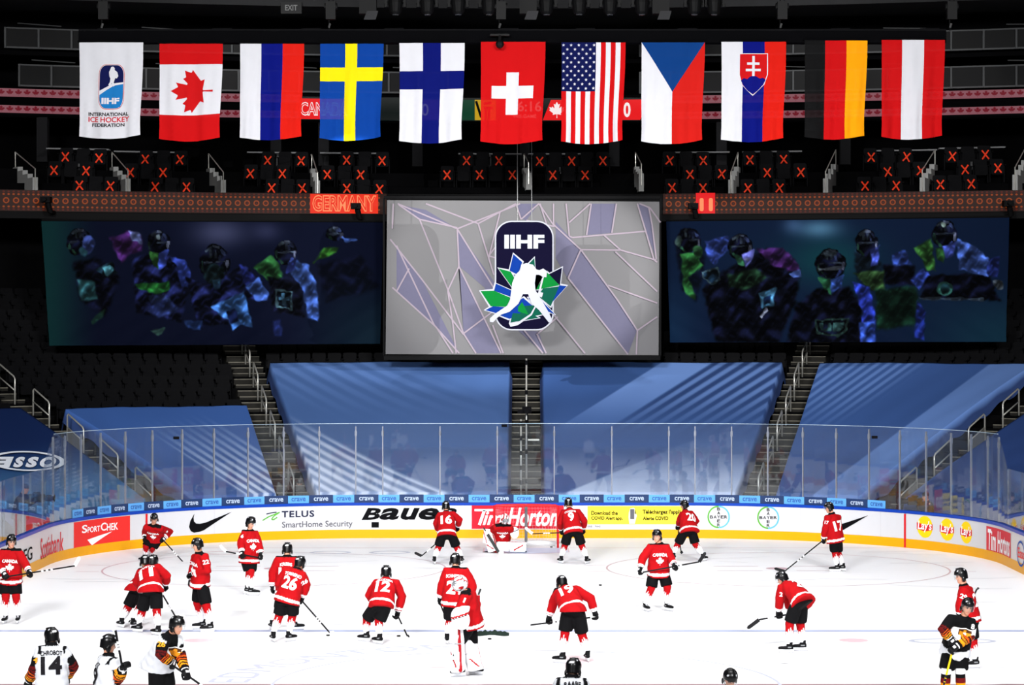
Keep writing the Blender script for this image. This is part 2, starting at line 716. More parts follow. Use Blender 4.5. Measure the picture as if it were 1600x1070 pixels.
a = Ad(); a.text('OEG', 26, 858, 50, 879, bold=.01); a.build('advert_lettering', m_k, 'black letters')
a = Ad(); a.text('Scotiabank', 63, 834, 99, 867, bold=.012); a.build('advert_lettering', mat('ink_bank_red', (214, 60, 70)), 'red bank lettering')
a = Ad(); a.rect(115, 810, 203, 855, 0)
o_ = a.build('advert_panel', m_sr, 'red sports shop panel')
a = Ad(); a.text('S', 127.5, 820, 136, 832.5, 0, .02); a.text('PORT', 136.5, 822, 156, 831, 0, .02); a.text('C', 157, 816.5, 166, 829, 0, .02); a.text('HEK', 166.5, 817, 184, 828, 0, .02)
a.shape([(0, .55), (.12, .2), (.2, 0), (1, 1)], 136, 832.5, 175, 850)
a.build('lettering', m_w, 'white shop lettering', o_)
a = Ad(); a.shape(SWOOSH, 295, 801, 362, 830.5); a.build('advert_emblem', m_k, 'black swoosh emblem left of the goal')
a = Ad(); a.shape(SWOOSH, 1288, 803, 1357, 834); a.build('advert_emblem', m_k, 'black swoosh emblem right of the goal')
a = Ad(); a.text('TELUS', 440, 797.5, 491, 808, 0, .03, gap=1.15); a.build('advert_lettering', m_nv)
a = Ad(); a.text('SmartHome Security', 440.5, 813.5, 551, 826, 0, .012); a.build('advert_lettering', m_g)
a = Ad()
P = [(410, 813), (420, 807), (430, 803), (437, 800), (428, 806), (424, 811), (427, 812), (433, 808)]
a.put(*stroke([(upx(x), zpx(x, y)) for x, y in P], .035), 0, .012)
P = [(416, 803), (424, 801), (432, 800)]
a.put(*stroke([(upx(x), zpx(x, y)) for x, y in P], .03), 1, .012)
a.build('advert_emblem', [m_gr, m_nv], 'green handwritten t emblem')
a = Ad(); [a.text(ch, q0, 793.5, q1, 812, 0, .035, .28) for ch, q0, q1 in (('B', 565, 595), ('a', 593, 624), ('u', 626, 656), ('e', 654, 686), ('R', 686, 714))]; a.rect(580.5, 815.5, 592, 824, 0, .012)
a.build('advert_lettering', m_k, 'heavy slanted black lettering')
a = Ad(); a.rect(737, 789.5, 881, 826, 0)
o_ = a.build('advert_panel', m_tr, 'red cafe panel behind the goal')
a = Ad()
a.rect(741.5, 795, 771, 798.5, 0, .012)
a.put(*stroke([(upx(x), zpx(x, y)) for x, y in ((757, 797), (749, 820))], .09), 0, .012)
a.text('im', 754, 799, 786, 820, 0, .02, .3)
a.text('Horton', 793, 793, 872, 822, 0, .025, .3)
a.build('lettering', m_w, 'white script lettering', o_)
a = Ad(); a.rect(918, 790.5, 1066, 819, 0)
o_ = a.build('advert_panel', m_yl, 'yellow health app panel')
a = Ad()
a.text('Download the', 924, 798, 965, 804.5, 0, .03); a.text('COVID Alert app.', 924, 806.5, 973, 813.5, 0, .03)
a.text("Téléchargez l'appli", 1004, 796, 1063, 804.5, 0, .03); a.text('Alerte COVID', 1004.5, 806.5, 1044, 812.5, 0, .03)
a.build('lettering', m_k, None, o_)
a = Ad(); a.shape([(.1, 0), (.75, 0), (1, .5), (.9, .65), (.75, .55), (.75, .95), (.6, 1), (.2, .95), (.05, .7), (0, .4)], 982, 793, 995, 818, 0, .012)
a.shape([(0, 0), (1, 0), (1, 1), (0, 1)], 984.5, 795, 991, 811, 1, .018)
a.build('hand_drawing', [mat('ink_cream', (238, 236, 214)), m_g], None, o_)
a = Ad(); a.text('dd  fed', 918, 820.5, 938, 823.5, 0); a.build('advert_lettering', m_g)
for cx, cy in ((1123, 807.5), (1200.5, 808.5)):
    a = Ad()
    u, z, r = upx(cx), zpx(cx, cy), 17.6 / 51
    a.put(*ring(u, z, r, r, .045, 40, 90, 270), 0, .012)
    a.put(*ring(u, z, r, r, .045, 40, -90, 90), 1, .012)
    for i, ch in enumerate('BAYER'):
        d = (i - 2) * 5.6
        a.text(ch, cx + d - 2.4, cy - 2.4, cx + d + 2.4, cy + 2.4, 2, .02)
        if i != 2:
            a.text(ch, cx - 2.4, cy + d * 1.1 - 2.4, cx + 2.4, cy + d * 1.1 + 2.4, 2, .02)
    a.build('advert_emblem', [m_gr, m_lb, m_k], 'round cross lettering emblem')
for x0, x1, y0, y1 in ((1433, 1457.5, 806, 840), (1469, 1491, 810, 844.5), (1501, 1519, 814.5, 849)):
    a = Ad()
    c = [(.5 + .5 * math.cos(t), .5 + .5 * math.sin(t)) for t in np.linspace(0, 2 * PI, 36)[:-1]]
    a.shape(c, x0, y0, x1, y1, 0, .008)
    h = (y1 - y0)
    a.shape([(0, .25), (.5, .12), (1, .3), (1, .85), (.55, .7), (0, .9)], x0, y0 + h * .27, x1, y0 + h * .76, 1, .014)
    a.text("Lay's", x0 + 1.5, y0 + h * .22, x1 - 1, y0 + h * .75, 2, .02, .15, .02)
    a.build('advert_emblem', [m_ly, m_r, m_w], 'round yellow and red crisp emblem')
a = Ad(); a.rect(1541.5, 826, 1579.5, 868, 0)
o_ = a.build('advert_panel', mat('ink_cafe_red_light', (212, 58, 70)), 'small red cafe panel on the right boards')
a = Ad(); a.text('Tim Hortons', 1544, 830, 1578, 863, 0, .02, .1); a.build('lettering', m_w, None, o_)
a = Ad()
u, z = upx(1596), zpx(1596, 865)
a.put(*ring(u, z, .5, .34, .06, 40), 0, .022); a.text('Esso', 1591.5, 857, 1603, 873, 1, .02, off=.022)
a.build('advert_emblem', [mat('ink_oval_blue', (40, 80, 160)), m_sr], 'blue oval emblem at the right edge')
for px in (228.5, 1414.5):
    a = Ad(); u = upx(px)
    a.put([(u - .04, .0), (u + .04, .0), (u + .04, .99), (u - .04, .99)], [(0, 1, 2, 3)], 0, .016)
    a.build('goal_line_mark', m_r, 'red goal line mark')

# ------------------------------------------------------------------ glass above the boards
m_glass = glassmat('rink_glass', (.93, .95, .965), 1.45, 1.25, .0, .02, .012)
m_post = mat('post_grey', (126, 130, 142), rough=.5, metal=.2)
GOFF = -.06


def pane(mb, u0, u1, z0, z1a, z1b=None, t=.012):
    us = usamples(u0, u1, .3)
    z1b = z1a if z1b is None else z1b
    V = []
    for i, u in enumerate(us):
        zt = z1a + (z1b - z1a) * i / (len(us) - 1)
        p, q = rb(u, GOFF), rb(u, GOFF - t)
        V += [(*p, z0), (*p, zt), (*q, zt), (*q, z0)]
    f = []
    for i in range(len(us) - 1):
        a_, b_ = 4 * i, 4 * i + 4
        for j in range(4):
            f.append((a_ + j, b_ + j, b_ + (j + 1) % 4, a_ + (j + 1) % 4))
    k = 4 * (len(us) - 1)
    f += [(0, 1, 2, 3), (k + 3, k + 2, k + 1, k)]
    mb.add(V, f)


postpx = [84.5, 103, 128, 158.5, 197, 239, 285.5, 335, 388, 443.5, 499, 556, 598, 687.5, 777, 866, 956, 1045, 1086, 1143, 1199.5, 1254, 1306,
          1357, 1405, 1446, 1485, 1516, 1542, 1559]
glass = thing('end_glass', (0, YE, 1.08), 'tall clear safety glass with grey posts curving above the far end boards', 'rink glass')
ups = [upx(p, GOFF) for p in postpx]
ZG = 3.5
for p, u in zip(postpx, ups):
    mb = MB(); c = rb(u, GOFF - .03)
    t = rb(u + .01, 0) - rb(u - .01, 0); t /= np.linalg.norm(t)
    M = np.array([[t[0], -t[1], 0], [t[1], t[0], 0], [0, 0, 1]])
    mb.box((c[0], c[1], (1.08 + ZG - .12) / 2 + .02), (.038, .05, ZG - 1.08 - .08), M=M)
    mb.box((c[0], c[1], ZG - .3), (.07, .06, .16), M=M)
    mb.build('post', m_post, glass)
for a_, b_ in zip(ups[:-1], ups[1:]):
    mb = MB(); pane(mb, a_ + .012, b_ - .012, 1.09, ZG); mb.build('glass_pane', m_glass, glass)
mb = MB(); ribbon_wall(mb, ups[0], ups[-1], GOFF + .004, GOFF - .016, ZG, ZG + .012); mb.build('top_edge', mat('glass_edge', (170, 190, 205), rough=.3), glass)
# dark latches on the glass
for px, py in ((276, 684), (788, 665), (1366, 683)):
    mb = MB(); u = upx(px, 0); z = zpx(px, py); c = rb(u, -.02)
    mb.box((c[0], c[1], z), (.17, .05, .08)); mb.build('latch', m_k, glass)
for side, pxs in ((-1, [68, 38, 3]), (1, [1573.5, 1603])):
    su = [upx(p, GOFF) for p in pxs] + [side * (QB + k) for k in (5.0, 7.2, 9.4, 11.6, 13.8, 16, 18.2)]
    th = thing('side_glass', (side * RW, 62, 1.08), 'lower clear safety glass above the %s side boards, sloping up to the end glass' % ('left' if side < 0 else 'right'), 'rink glass')
    mb = MB(); e = ups[0] if side < 0 else ups[-1]
    pane(mb, *( (su[0], e - .01, 1.09, 2.62, ZG) if side < 0 else (e + .01, su[0], 1.09, ZG, 2.62) )); mb.build('sloped_pane', m_glass, th)
    for u in su:
        mb = MB(); c = rb(u, GOFF - .03); mb.box((c[0], c[1], 1.84), (.038, .038, 1.5)); mb.build('post', m_post, th)
    for a_, b_ in zip(su[:-1], su[1:]):
        mb = MB(); pane(mb, min(a_, b_) + .012, max(a_, b_) - .012, 1.09, 2.62); mb.build('glass_pane', m_glass, th)
# blue sponsor strips along the foot of the glass
m_cl, m_cd = mat('strip_light_blue', (92, 160, 222), rough=.5), mat('strip_navy', (38, 58, 98), rough=.5)
m_cln, m_cdt = mat('strip_ink_blue', (52, 92, 160), rough=.5), mat('strip_ink_pale', (176, 192, 216), rough=.5)
for k in range(-21, 22):
    u = -2.82 + .69 * k
    if abs(u) > 15.4 or upx(1372) < u < upx(1450):
        continue
    lt = k % 2 == 0
    u0, u1 = (u - .32, u + .32) if lt else (u - .37, u + .37)
    mb = MB(); V, T = poly([(u0, 1.09), (u1, 1.09), (u1, 1.32 if lt else 1.33), (u0, 1.32 if lt else 1.33)], .3)
    mb.add(bmap(V, -.05 if lt else -.054), T)
    s_ = mb.build('sponsor_strip', m_cl if lt else m_cd, glass)
    mb = MB(); V, T = text_in('crave', u - .22, 1.15, u + .22, 1.26, .02, maxe=.25)
    mb.add(bmap(V, -.044), T); mb.build('lettering', m_cln if lt else m_cdt, s_)

# ------------------------------------------------------------------ lower bowl
SL = .45


def zs(r):
    return .55 + SL * (r - 1.5)


def st(u, r):
    p = rb(u, -r)
    return p


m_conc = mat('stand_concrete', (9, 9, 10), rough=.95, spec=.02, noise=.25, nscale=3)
n = MB()
us = usamples(-30, 30, .5)
prof = [(.1, .25), (1.5, .25)]
for k in range(19):
    r0, z = 1.5 + .85 * k, .55 + .85 * SL * k
    prof += [(r0, z), (r0 + .85, z)]
prof += [(17.7, 10.6)]
V = [(*st(u, r), z) for u in us for r, z in prof]
m_ = len(prof)
n.add(V, [(i * m_ + j, (i + 1) * m_ + j, (i + 1) * m_ + j + 1, i * m_ + j + 1) for i in range(len(us) - 1) for j in range(m_ - 1)])
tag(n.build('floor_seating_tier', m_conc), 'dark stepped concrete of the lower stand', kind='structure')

AISLES = [lambda r: uth(-(41 + .4 * (r - 1.5))), lambda r: uth(-15.7), lambda r: 0.0, lambda r: uth(15.7), lambda r: uth(41 + .4 * (r - 1.5)),
          lambda r: uth(-80), lambda r: uth(80)]


def frame_at(u, r):
    p, q = st(u, r), st(u, r + .01)
    ro = (q - p) / np.linalg.norm(q - p)         # outwards, away from the ice
    return p, ro, np.array([ro[1], -ro[0]])      # point, outward, tangent (towards +u)


m_tread, m_nose = mat('stair_tread', (36, 35, 32), rough=.9, noise=.3, nscale=5), mat('stair_nosing', (112, 108, 98), rough=.8, noise=.2)
for i, fn in enumerate(AISLES):
    mb = MB()
    for j in range(36):
        r = 1.5 + .425 * j
        z = .55 + .425 * SL * j + .1
        p, ro, ta = frame_at(fn(r), r)
        M = np.array([[ta[0], ro[0], 0], [ta[1], ro[1], 0], [0, 0, 1]])
        c = p + ro * .2125
        mb.box((c[0], c[1], z - .2), (1.16, .425, .4), 0, M)
        c = p + ro * .02
        mb.box((c[0], c[1], z + .005), (1.16, .05, .03), 1, M)
    tag(mb.build('stairs_%d' % (i + 1), [m_tread, m_nose]), kind='structure')
m_rail = mat('rail_steel', (200, 198, 190), rough=.3, metal=.55)
m_grp = mat('rail_panel_grey', (96, 94, 88), rough=.6)
side_name = ['left corner', 'inner left', 'middle', 'inner right', 'right corner']
ordn = ['lowest', 'second lowest', 'third', 'fourth', 'fifth', 'sixth', 'seventh', 'top']
for i in (0, 1, 3, 4):
    for k in range(7 if i in (1, 3) else 6):
        r = 2.0 + 1.72 * k
        u = AISLES[i](r)
        p, ro, ta = frame_at(u, r)
        q = p + ro * .95
        z0, z1 = zs(r) + .1, zs(r + .95) + .1
        th = thing('handrail', (p[0], p[1], z0), 'steel handrail on the %s stairs, %s up from the ice' % (side_name[i], ordn[k]), 'handrail', 'handrails on the stand stairs')
        P = lambda b, h: (b[0], b[1], h)
        mb = MB()
        mb.tube([P(p, z0), P(p, z0 + .82), P(p + ro * .06, z0 + .9), P(q - ro * .06, z1 + .86), P(q, z1 + .82), P(q, z1)], .026, 8)
        mb.build('rail_loop', m_rail, th, smooth=True)
        mb = MB(); mb.tube([P(p, z0 + .45), P(q, z1 + .45)], .022, 8); mb.build('middle_rail', m_rail, th, smooth=True)
        if (i, k) in ((0, 0), (0, 2), (4, 0), (4, 2)):
            mb = MB(); mb.hexa([P(p - ta * .01, z0), P(q - ta * .01, z1), P(q + ta * .01, z1), P(p + ta * .01, z0),
                                P(p - ta * .01, z0 + .42), P(q - ta * .01, z1 + .42), P(q + ta * .01, z1 + .42), P(p + ta * .01, z0 + .42)])
            mb.build('infill_panel', m_grp, th)
# middle aisle: two tall slim poles with a remote camera
for px, y0, lab in ((822.5, 560, 'tall thin white pole standing on the middle stairs'), (814, 655, 'shorter jointed pole left of the tall pole on the middle stairs')):
    Y = 76.2 if px > 820 else 75.6
    b = up(px, 790, Y); t = up(px + (0 if px > 820 else 0), y0, Y)
    th = thing('pole', (b.x, b.y, 1.0), lab, 'pole')
    mb = MB(); mb.tube([(b.x, b.y, .9), (b.x, b.y, t.z)], .028, 8); mb.build('pole_tube', m_rail, th, smooth=True)
    for k, h in enumerate(np.linspace(1.5, t.z - .2, 5)):
        mb = MB(); mb.tube([(b.x, b.y, h), (b.x, b.y, h + .14)], .045, 8); mb.build('collar', m_k, th)
c = up(823, 640, 75.9)
th = thing('remote_camera', (c.x, c.y, c.z - .2), 'small black remote camera clamped on the tall pole above the middle stairs', 'camera')
mb = MB(); mb.box((c.x, c.y, c.z), (.3, .3, .2)); mb.box((c.x - .22, c.y, c.z - .06), (.14, .2, .1)); mb.build('camera_body', m_k, th)
mb = MB(); mb.tube([(c.x, c.y - .12, c.z), (c.x, c.y - .36, c.z - .02)], [.08, .09], 12); mb.build('lens', m_k, th)
mb = MB(); mb.tube([(c.x + .02, c.y, c.z - .1), (c.x + .1, c.y, c.z - .95), (c.x + .42, c.y, c.z - .95), (c.x + .45, c.y, c.z - .45)], .02, 6); mb.build('bracket', m_k, th)
mb = MB(); mb.box((c.x + .22, c.y - .02, c.z - .95), (.36, .05, .05)); mb.build('clamp_bar', m_rail, th)


# ------------------------------------------------------------------ printed covers over the lower seats
def sm(a_, b_, x):
    t = np.clip((x - a_) / (b_ - a_), 0, 1)
    return t * t * (3 - 2 * t)


def mixc(c, d, t):
    t = np.asarray(t)[:, None]
    return c * (1 - t) + d * t


def stripes(wv, period, duty=.5, soft=.12):
    f = (wv / period) % 1.0
    return sm(.5 - duty / 2 - soft, .5 - duty / 2 + soft, f) * (1 - sm(.5 + duty / 2 - soft, .5 + duty / 2 + soft, f))


BASE = np.array([70, 100, 153.])
PALE = np.array([206, 216, 240.])
LITE = np.array([108, 142, 204.])


def print_left_corner(x, y):
    c = np.repeat(np.array([[58, 92, 156.]]), len(x), 0)
    w_ = y - .65 * x
    m = sm(434, 444, w_) * (1 - sm(520, 526, w_)) * sm(630, 770, y + .12 * (x - 388)) * sm(150, 300, x)
    return mixc(c, PALE, stripes(w_, 11.5) * m * .95)


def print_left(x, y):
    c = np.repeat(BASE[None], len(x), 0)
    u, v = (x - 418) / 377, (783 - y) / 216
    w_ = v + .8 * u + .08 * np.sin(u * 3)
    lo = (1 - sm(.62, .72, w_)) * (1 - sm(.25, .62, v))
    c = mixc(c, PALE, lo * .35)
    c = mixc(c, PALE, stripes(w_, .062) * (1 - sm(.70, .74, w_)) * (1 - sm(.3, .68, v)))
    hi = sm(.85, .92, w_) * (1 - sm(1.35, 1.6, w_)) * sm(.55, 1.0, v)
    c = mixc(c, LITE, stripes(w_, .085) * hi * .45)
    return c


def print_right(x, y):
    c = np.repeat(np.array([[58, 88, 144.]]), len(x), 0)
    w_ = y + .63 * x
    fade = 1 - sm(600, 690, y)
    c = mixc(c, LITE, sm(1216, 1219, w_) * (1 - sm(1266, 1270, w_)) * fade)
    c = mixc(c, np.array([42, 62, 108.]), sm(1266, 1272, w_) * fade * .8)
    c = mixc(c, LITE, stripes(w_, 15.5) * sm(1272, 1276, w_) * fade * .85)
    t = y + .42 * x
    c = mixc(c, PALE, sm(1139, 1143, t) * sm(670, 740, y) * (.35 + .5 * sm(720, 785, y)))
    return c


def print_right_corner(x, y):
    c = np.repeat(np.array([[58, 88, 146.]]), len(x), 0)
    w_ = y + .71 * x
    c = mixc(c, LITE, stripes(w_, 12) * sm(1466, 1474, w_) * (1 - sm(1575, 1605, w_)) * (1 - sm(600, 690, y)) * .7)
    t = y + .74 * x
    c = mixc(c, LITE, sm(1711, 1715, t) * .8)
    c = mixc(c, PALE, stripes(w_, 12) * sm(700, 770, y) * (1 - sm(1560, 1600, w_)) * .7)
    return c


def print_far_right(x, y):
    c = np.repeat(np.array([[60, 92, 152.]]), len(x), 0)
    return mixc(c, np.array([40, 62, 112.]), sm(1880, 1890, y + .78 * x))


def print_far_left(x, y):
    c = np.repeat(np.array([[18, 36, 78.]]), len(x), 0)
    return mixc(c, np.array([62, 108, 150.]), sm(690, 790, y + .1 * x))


m_tarp = vmat('printed_cover', rough=.6, spec=.15, bump=.05, nscale=1.5, gain=1.12)


def cover(uL, uR, r0, r1, fn, label, nu=180, nr=130, fall=.5, front=.42):
    """cloth stretched from the front row back to r1, with hems hanging down on every side"""
    S = np.concatenate([[-2, -1], np.linspace(0, 1, nu), [2, 3]])
    Tt = np.concatenate([[-2, -1], np.linspace(0, 1, nr), [2, 3]])
    V = np.empty((len(S), len(Tt), 3))
    for j, t in enumerate(Tt):
        tc_ = min(1, max(0, t))
        r = r0 + (r1 - r0) * tc_
        a_, b_ = uL(r), uR(r)
        for i, s in enumerate(S):
            sc_ = min(1, max(0, s))
            p = st(a_ + (b_ - a_) * sc_, r)
            z = zs(r) + .75 - .05 * math.sin(PI * sc_) * math.sin(PI * tc_) + .012 * math.sin(9 * sc_ + 5 * tc_) + .006 * math.sin(31 * sc_ - 14 * tc_)
            _, ro, ta = frame_at(a_ + (b_ - a_) * sc_, r)
            if s < 0 or s > 1:
                k = (abs(s) if s < 0 else s - 1) / 2
                z -= fall * k * (1 + .15 * math.sin(r * 5))
                p = p + ta * (.12 * k * (1 if s > 1 else -1))
            if t < 0 or t > 1:
                k = (abs(t) if t < 0 else t - 1) / 2
                z -= front * k
                p = p + ro * (.08 * k * (1 if t > 1 else -1))
            V[i, j] = (*p, z)
    m1 = len(Tt)
    V = V.reshape(-1, 3)
    f = [(i * m1 + j, (i + 1) * m1 + j, (i + 1) * m1 + j + 1, i * m1 + j + 1) for i in range(len(S) - 1) for j in range(m1 - 1)]
    x = CX + F * V[:, 0] / V[:, 1]
    y = CY + F * (HC - V[:, 2]) / V[:, 1]
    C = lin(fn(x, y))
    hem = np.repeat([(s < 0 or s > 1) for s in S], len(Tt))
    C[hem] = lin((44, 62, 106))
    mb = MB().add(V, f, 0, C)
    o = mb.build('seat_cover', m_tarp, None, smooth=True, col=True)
    return tag(o, label, 'tarp', 'printed covers over the lower seats')


wA = .66
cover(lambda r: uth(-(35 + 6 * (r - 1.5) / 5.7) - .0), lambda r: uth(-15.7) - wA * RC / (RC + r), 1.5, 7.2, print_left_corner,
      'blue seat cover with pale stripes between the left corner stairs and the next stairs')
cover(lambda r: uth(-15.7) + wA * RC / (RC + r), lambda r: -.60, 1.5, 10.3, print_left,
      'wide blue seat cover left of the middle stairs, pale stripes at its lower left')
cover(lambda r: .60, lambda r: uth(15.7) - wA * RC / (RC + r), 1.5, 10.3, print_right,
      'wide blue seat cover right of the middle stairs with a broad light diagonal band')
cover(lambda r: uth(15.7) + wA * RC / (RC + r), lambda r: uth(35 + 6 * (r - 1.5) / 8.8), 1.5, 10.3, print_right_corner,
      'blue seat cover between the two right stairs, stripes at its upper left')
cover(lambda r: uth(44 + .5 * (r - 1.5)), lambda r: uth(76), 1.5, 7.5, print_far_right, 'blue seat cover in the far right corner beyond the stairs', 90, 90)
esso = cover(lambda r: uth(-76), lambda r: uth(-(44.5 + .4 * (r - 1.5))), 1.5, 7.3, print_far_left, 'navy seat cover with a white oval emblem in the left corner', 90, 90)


def on_plane(px, py):           # point of the cover slope (height zs+.78) seen at a pixel
    lo, hi = 68.0, 92.0
    for _ in range(50):
        Y = (lo + hi) / 2
        p = up(px, py, Y)
        dx, dy = abs(p.x) - QA, Y - YS
        r = math.hypot(dx, dy) - RC if dx > 0 and dy > 0 else Y - YE
        if p.z > zs(r) + .79:
            lo = Y
        else:
            hi = Y
    p = up(px, py, lo)
    return np.array(p)


mb = MB()
c0, w0, h0 = (42, 720), 60, 15.5
V, T = ring(0, 0, 1, 1, .14, 60)
mb.add([on_plane(c0[0] + w0 * x, c0[1] + h0 * y + 1.5 * x) for x, y in V], T)
for ch, x0, x1 in (('E', .52, .08), ('S', .34, .46), ('S', .50, .64), ('O', .67, .88)):
    if ch == 'E':
        x0, x1 = .30, .10
    V, T = text_in(ch, x0, 0, x1, 1, .06, maxe=.3)
    mb.add([on_plane(c0[0] - w0 + 2 * w0 * (x + (y - .5) * .06), c0[1] + 9 - 16.5 * y + 1.0) for x, y in V], T)
o_ = mb.build('oval_emblem', mat('emblem_white', (226, 232, 242)), esso)
o_['label'] = 'white oval emblem with mirrored letters'

# ------------------------------------------------------------------ stadium seats in the dark rows
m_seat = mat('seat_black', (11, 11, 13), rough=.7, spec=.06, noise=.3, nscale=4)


def seat_mesh():
    mb = MB()

    def slab(c, sx, sy, sz, tilt, b=.03):
        M = np.array(Matrix.Rotation(tilt, 3, 'X'))
        P = rrect(-sx / 2, -sz / 2, sx / 2, sz / 2, .06, 3)
        k = len(P)
        V = [(x, -sy / 2, z) for x, z in P] + [(x * .94, sy / 2 + 0, z * .94) for x, z in P]
        f = [tuple(range(k)), tuple(reversed(range(k, 2 * k)))] + [(i, i + k, (i + 1) % k + k, (i + 1) % k) for i in range(k)]
        mb.add(np.array(V) @ M.T + np.array(c), f)
    slab((0, .12, .56), .47, .07, .52, -.16)
    slab((0, -.02, .46), .44, .08, .40, -.08)
    for s in (-1, 1):
        mb.box((s * .25, .05, .3), (.035, .1, .6))
        mb.box((s * .25, -.08, .6), (.045, .3, .035))
    return mb


SEATM = None
cand = []
for k in range(18):
    r = 1.5 + .85 * k + .5
    z = .55 + .85 * SL * k
    for sgn in (-1, 1):
        u = .95 if sgn > 0 else -.95
        while abs(u) < QB - 1:
            p = st(u, r)
            stepu = .54 * (RC / (RC + r) if abs(u) > QA else 1)
            ok = True
            for fn in AISLES:
                if np.linalg.norm(p - st(fn(r), r)) < .84:
                    ok = False
            th_ = math.degrees((abs(u) - QA) / RC)
            lim = 10.3
            if u < 0 and 15.7 < th_ < 42:
                lim = 7.2
            if th_ >= 42:
                lim = 7.4
            if r < lim + .3:
                ok = False
            x, y = CX + F * p[0] / p[1], CY + F * (HC - z - .6) / p[1]
            if not (-12 < x < 1612):
                ok = False
            for a0, b0, a1, b1 in ((75, 335, 596, 530), (610, 320, 1028, 545), (1050, 335, 1568, 526), (0, 0, 1600, 338)):
                if a0 < x < a1 and b0 < y < b1:
                    ok = False
            if ok:
                cand.append((p[1], u, r, z, p))
            u += stepu * sgn
cand.sort(key=lambda t: t[0])
first = None
stuff = MB()
proto = seat_mesh()
PV, PF = np.concatenate(proto.v), proto.f
for i, (_, u, r, z, p) in enumerate(cand):
    _, ro, ta = frame_at(u, r)
    ang = math.atan2(ro[1], ro[0]) - PI / 2
    if i < 300:
        if first is None:
            first = proto.build('stadium_seat', m_seat, None, origin=(0, 0, 0))
            o = first
        else:
            o = first.copy(); COL.objects.link(o)
        o.location = (p[0], p[1], z)
        o.rotation_euler = (0, 0, ang)
        tag(o, 'black folded stadium seat in the dark rows of the lower stand', 'seat', 'black seats of the lower stand')
    else:
        M = np.array([[math.cos(ang), -math.sin(ang), 0], [math.sin(ang), math.cos(ang), 0], [0, 0, 1]])
        stuff.add(PV @ M.T + np.array([p[0], p[1], z]), PF)
if stuff.n:
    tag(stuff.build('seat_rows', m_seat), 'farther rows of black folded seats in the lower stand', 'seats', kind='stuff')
print('SEATS', len(cand))

# ------------------------------------------------------------------ club level and suites behind


def yc(x):
    return 84.5 - 2.7 * (x / 18) ** 2


def xfor(px, d=0.):
    x = 0
    for _ in range(8):
        x = (px - CX) * (yc(x) + d) / F
    return x


def arc(mb, x0, x1, d0, d1, z0, z1, mi=0, step=.6):
    xs = usamples(x0, x1, step)
    V = []
    for x in xs:
        V += [(x, yc(x) + d0, z0), (x, yc(x) + d0, z1), (x, yc(x) + d1, z1), (x, yc(x) + d1, z0)]
    f = []
    for i in range(len(xs) - 1):
        a_, b_ = 4 * i, 4 * i + 4
        for j in range(4):
            f.append((a_ + j, b_ + j, b_ + (j + 1) % 4, a_ + (j + 1) % 4))
    k = 4 * (len(xs) - 1)
    f += [(0, 1, 2, 3), (k + 3, k + 2, k + 1, k)]
    mb.add(V, f, mi)


def amap(V, d):
    return np.array([[x, yc(x) + d, z] for x, z in V])


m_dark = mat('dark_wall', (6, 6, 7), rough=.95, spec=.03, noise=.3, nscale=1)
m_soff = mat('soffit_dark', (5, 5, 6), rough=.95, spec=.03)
n = MB()
arc(n, -27, 27, 0, 9, 10.2, 10.42)
for k, (d, z) in enumerate(((.9, 10.95), (1.75, 11.5), (2.6, 12.05))):
    arc(n, -27, 27, d, 9, 10.42 if k == 0 else z - .56, z)
arc(n, -27, 27, 4.1, 9, 14.05, 14.2)
arc(n, -27, 27, 4.4, 9, 16.25, 16.4)
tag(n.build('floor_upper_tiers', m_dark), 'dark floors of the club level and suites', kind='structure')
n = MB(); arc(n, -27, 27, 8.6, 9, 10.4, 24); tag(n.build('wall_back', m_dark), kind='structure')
n = MB(); arc(n, -27, 27, 2.6, 9, 18.05, 24, step=.6)
tag(n.build('wall_upper_fascia', mat('fascia_concrete', (40, 40, 41), rough=.85, noise=.2, nscale=1.5)), kind='structure')
for sx in (-1, 1):
    n = MB(); n.box((sx * 29, 72, 9), (.4, 44, 19)); tag(n.build('wall_left' if sx < 0 else 'wall_right', m_dark), kind='structure')
n = MB()
for px in (430, 505, 652, 820, 960, 1128, 1322, 64):   # slim columns of the club level
    x = xfor(px, 4); n.box((x, yc(x) + 4.35, 13.22), (.38, .38, 1.6))
tag(n.build('pillar_row', mat('pillar_grey', (28, 28, 30), rough=.8)), kind='structure')

# ribbon screen on the club fascia
m_led0 = mat('led_off', (44, 18, 8), rough=.4, emis=.8)
m_led1 = mat('led_amber', (140, 58, 14), rough=.4, emis=.9)
m_led2 = mat('led_rust', (92, 26, 14), rough=.4, emis=.7)
m_hot = mat('led_hot', (236, 44, 14), rough=.4, emis=1.0)
m_hot2 = mat('led_letter', (255, 140, 92), rough=.4, emis=1.1)
m_redl = mat('led_red', (230, 24, 28), rough=.4, emis=1.0)
m_white = mat('led_white', (250, 235, 235), rough=.4, emis=1.0)
m_box = mat('black_metal', (7, 7, 8), rough=.7, spec=.1)
rib = thing('ribbon_screen', (0, 84.5, 10.4), 'long curved amber ribbon screen along the club level front', 'screen')
ZR0, ZR1 = 10.44, 11.16
n = MB(); arc(n, -26, 26, -.02, .3, ZR0 - .25, ZR1 + .0); n.build('housing', m_box, rib)
x0g, x1g = xfor(604), xfor(1036)
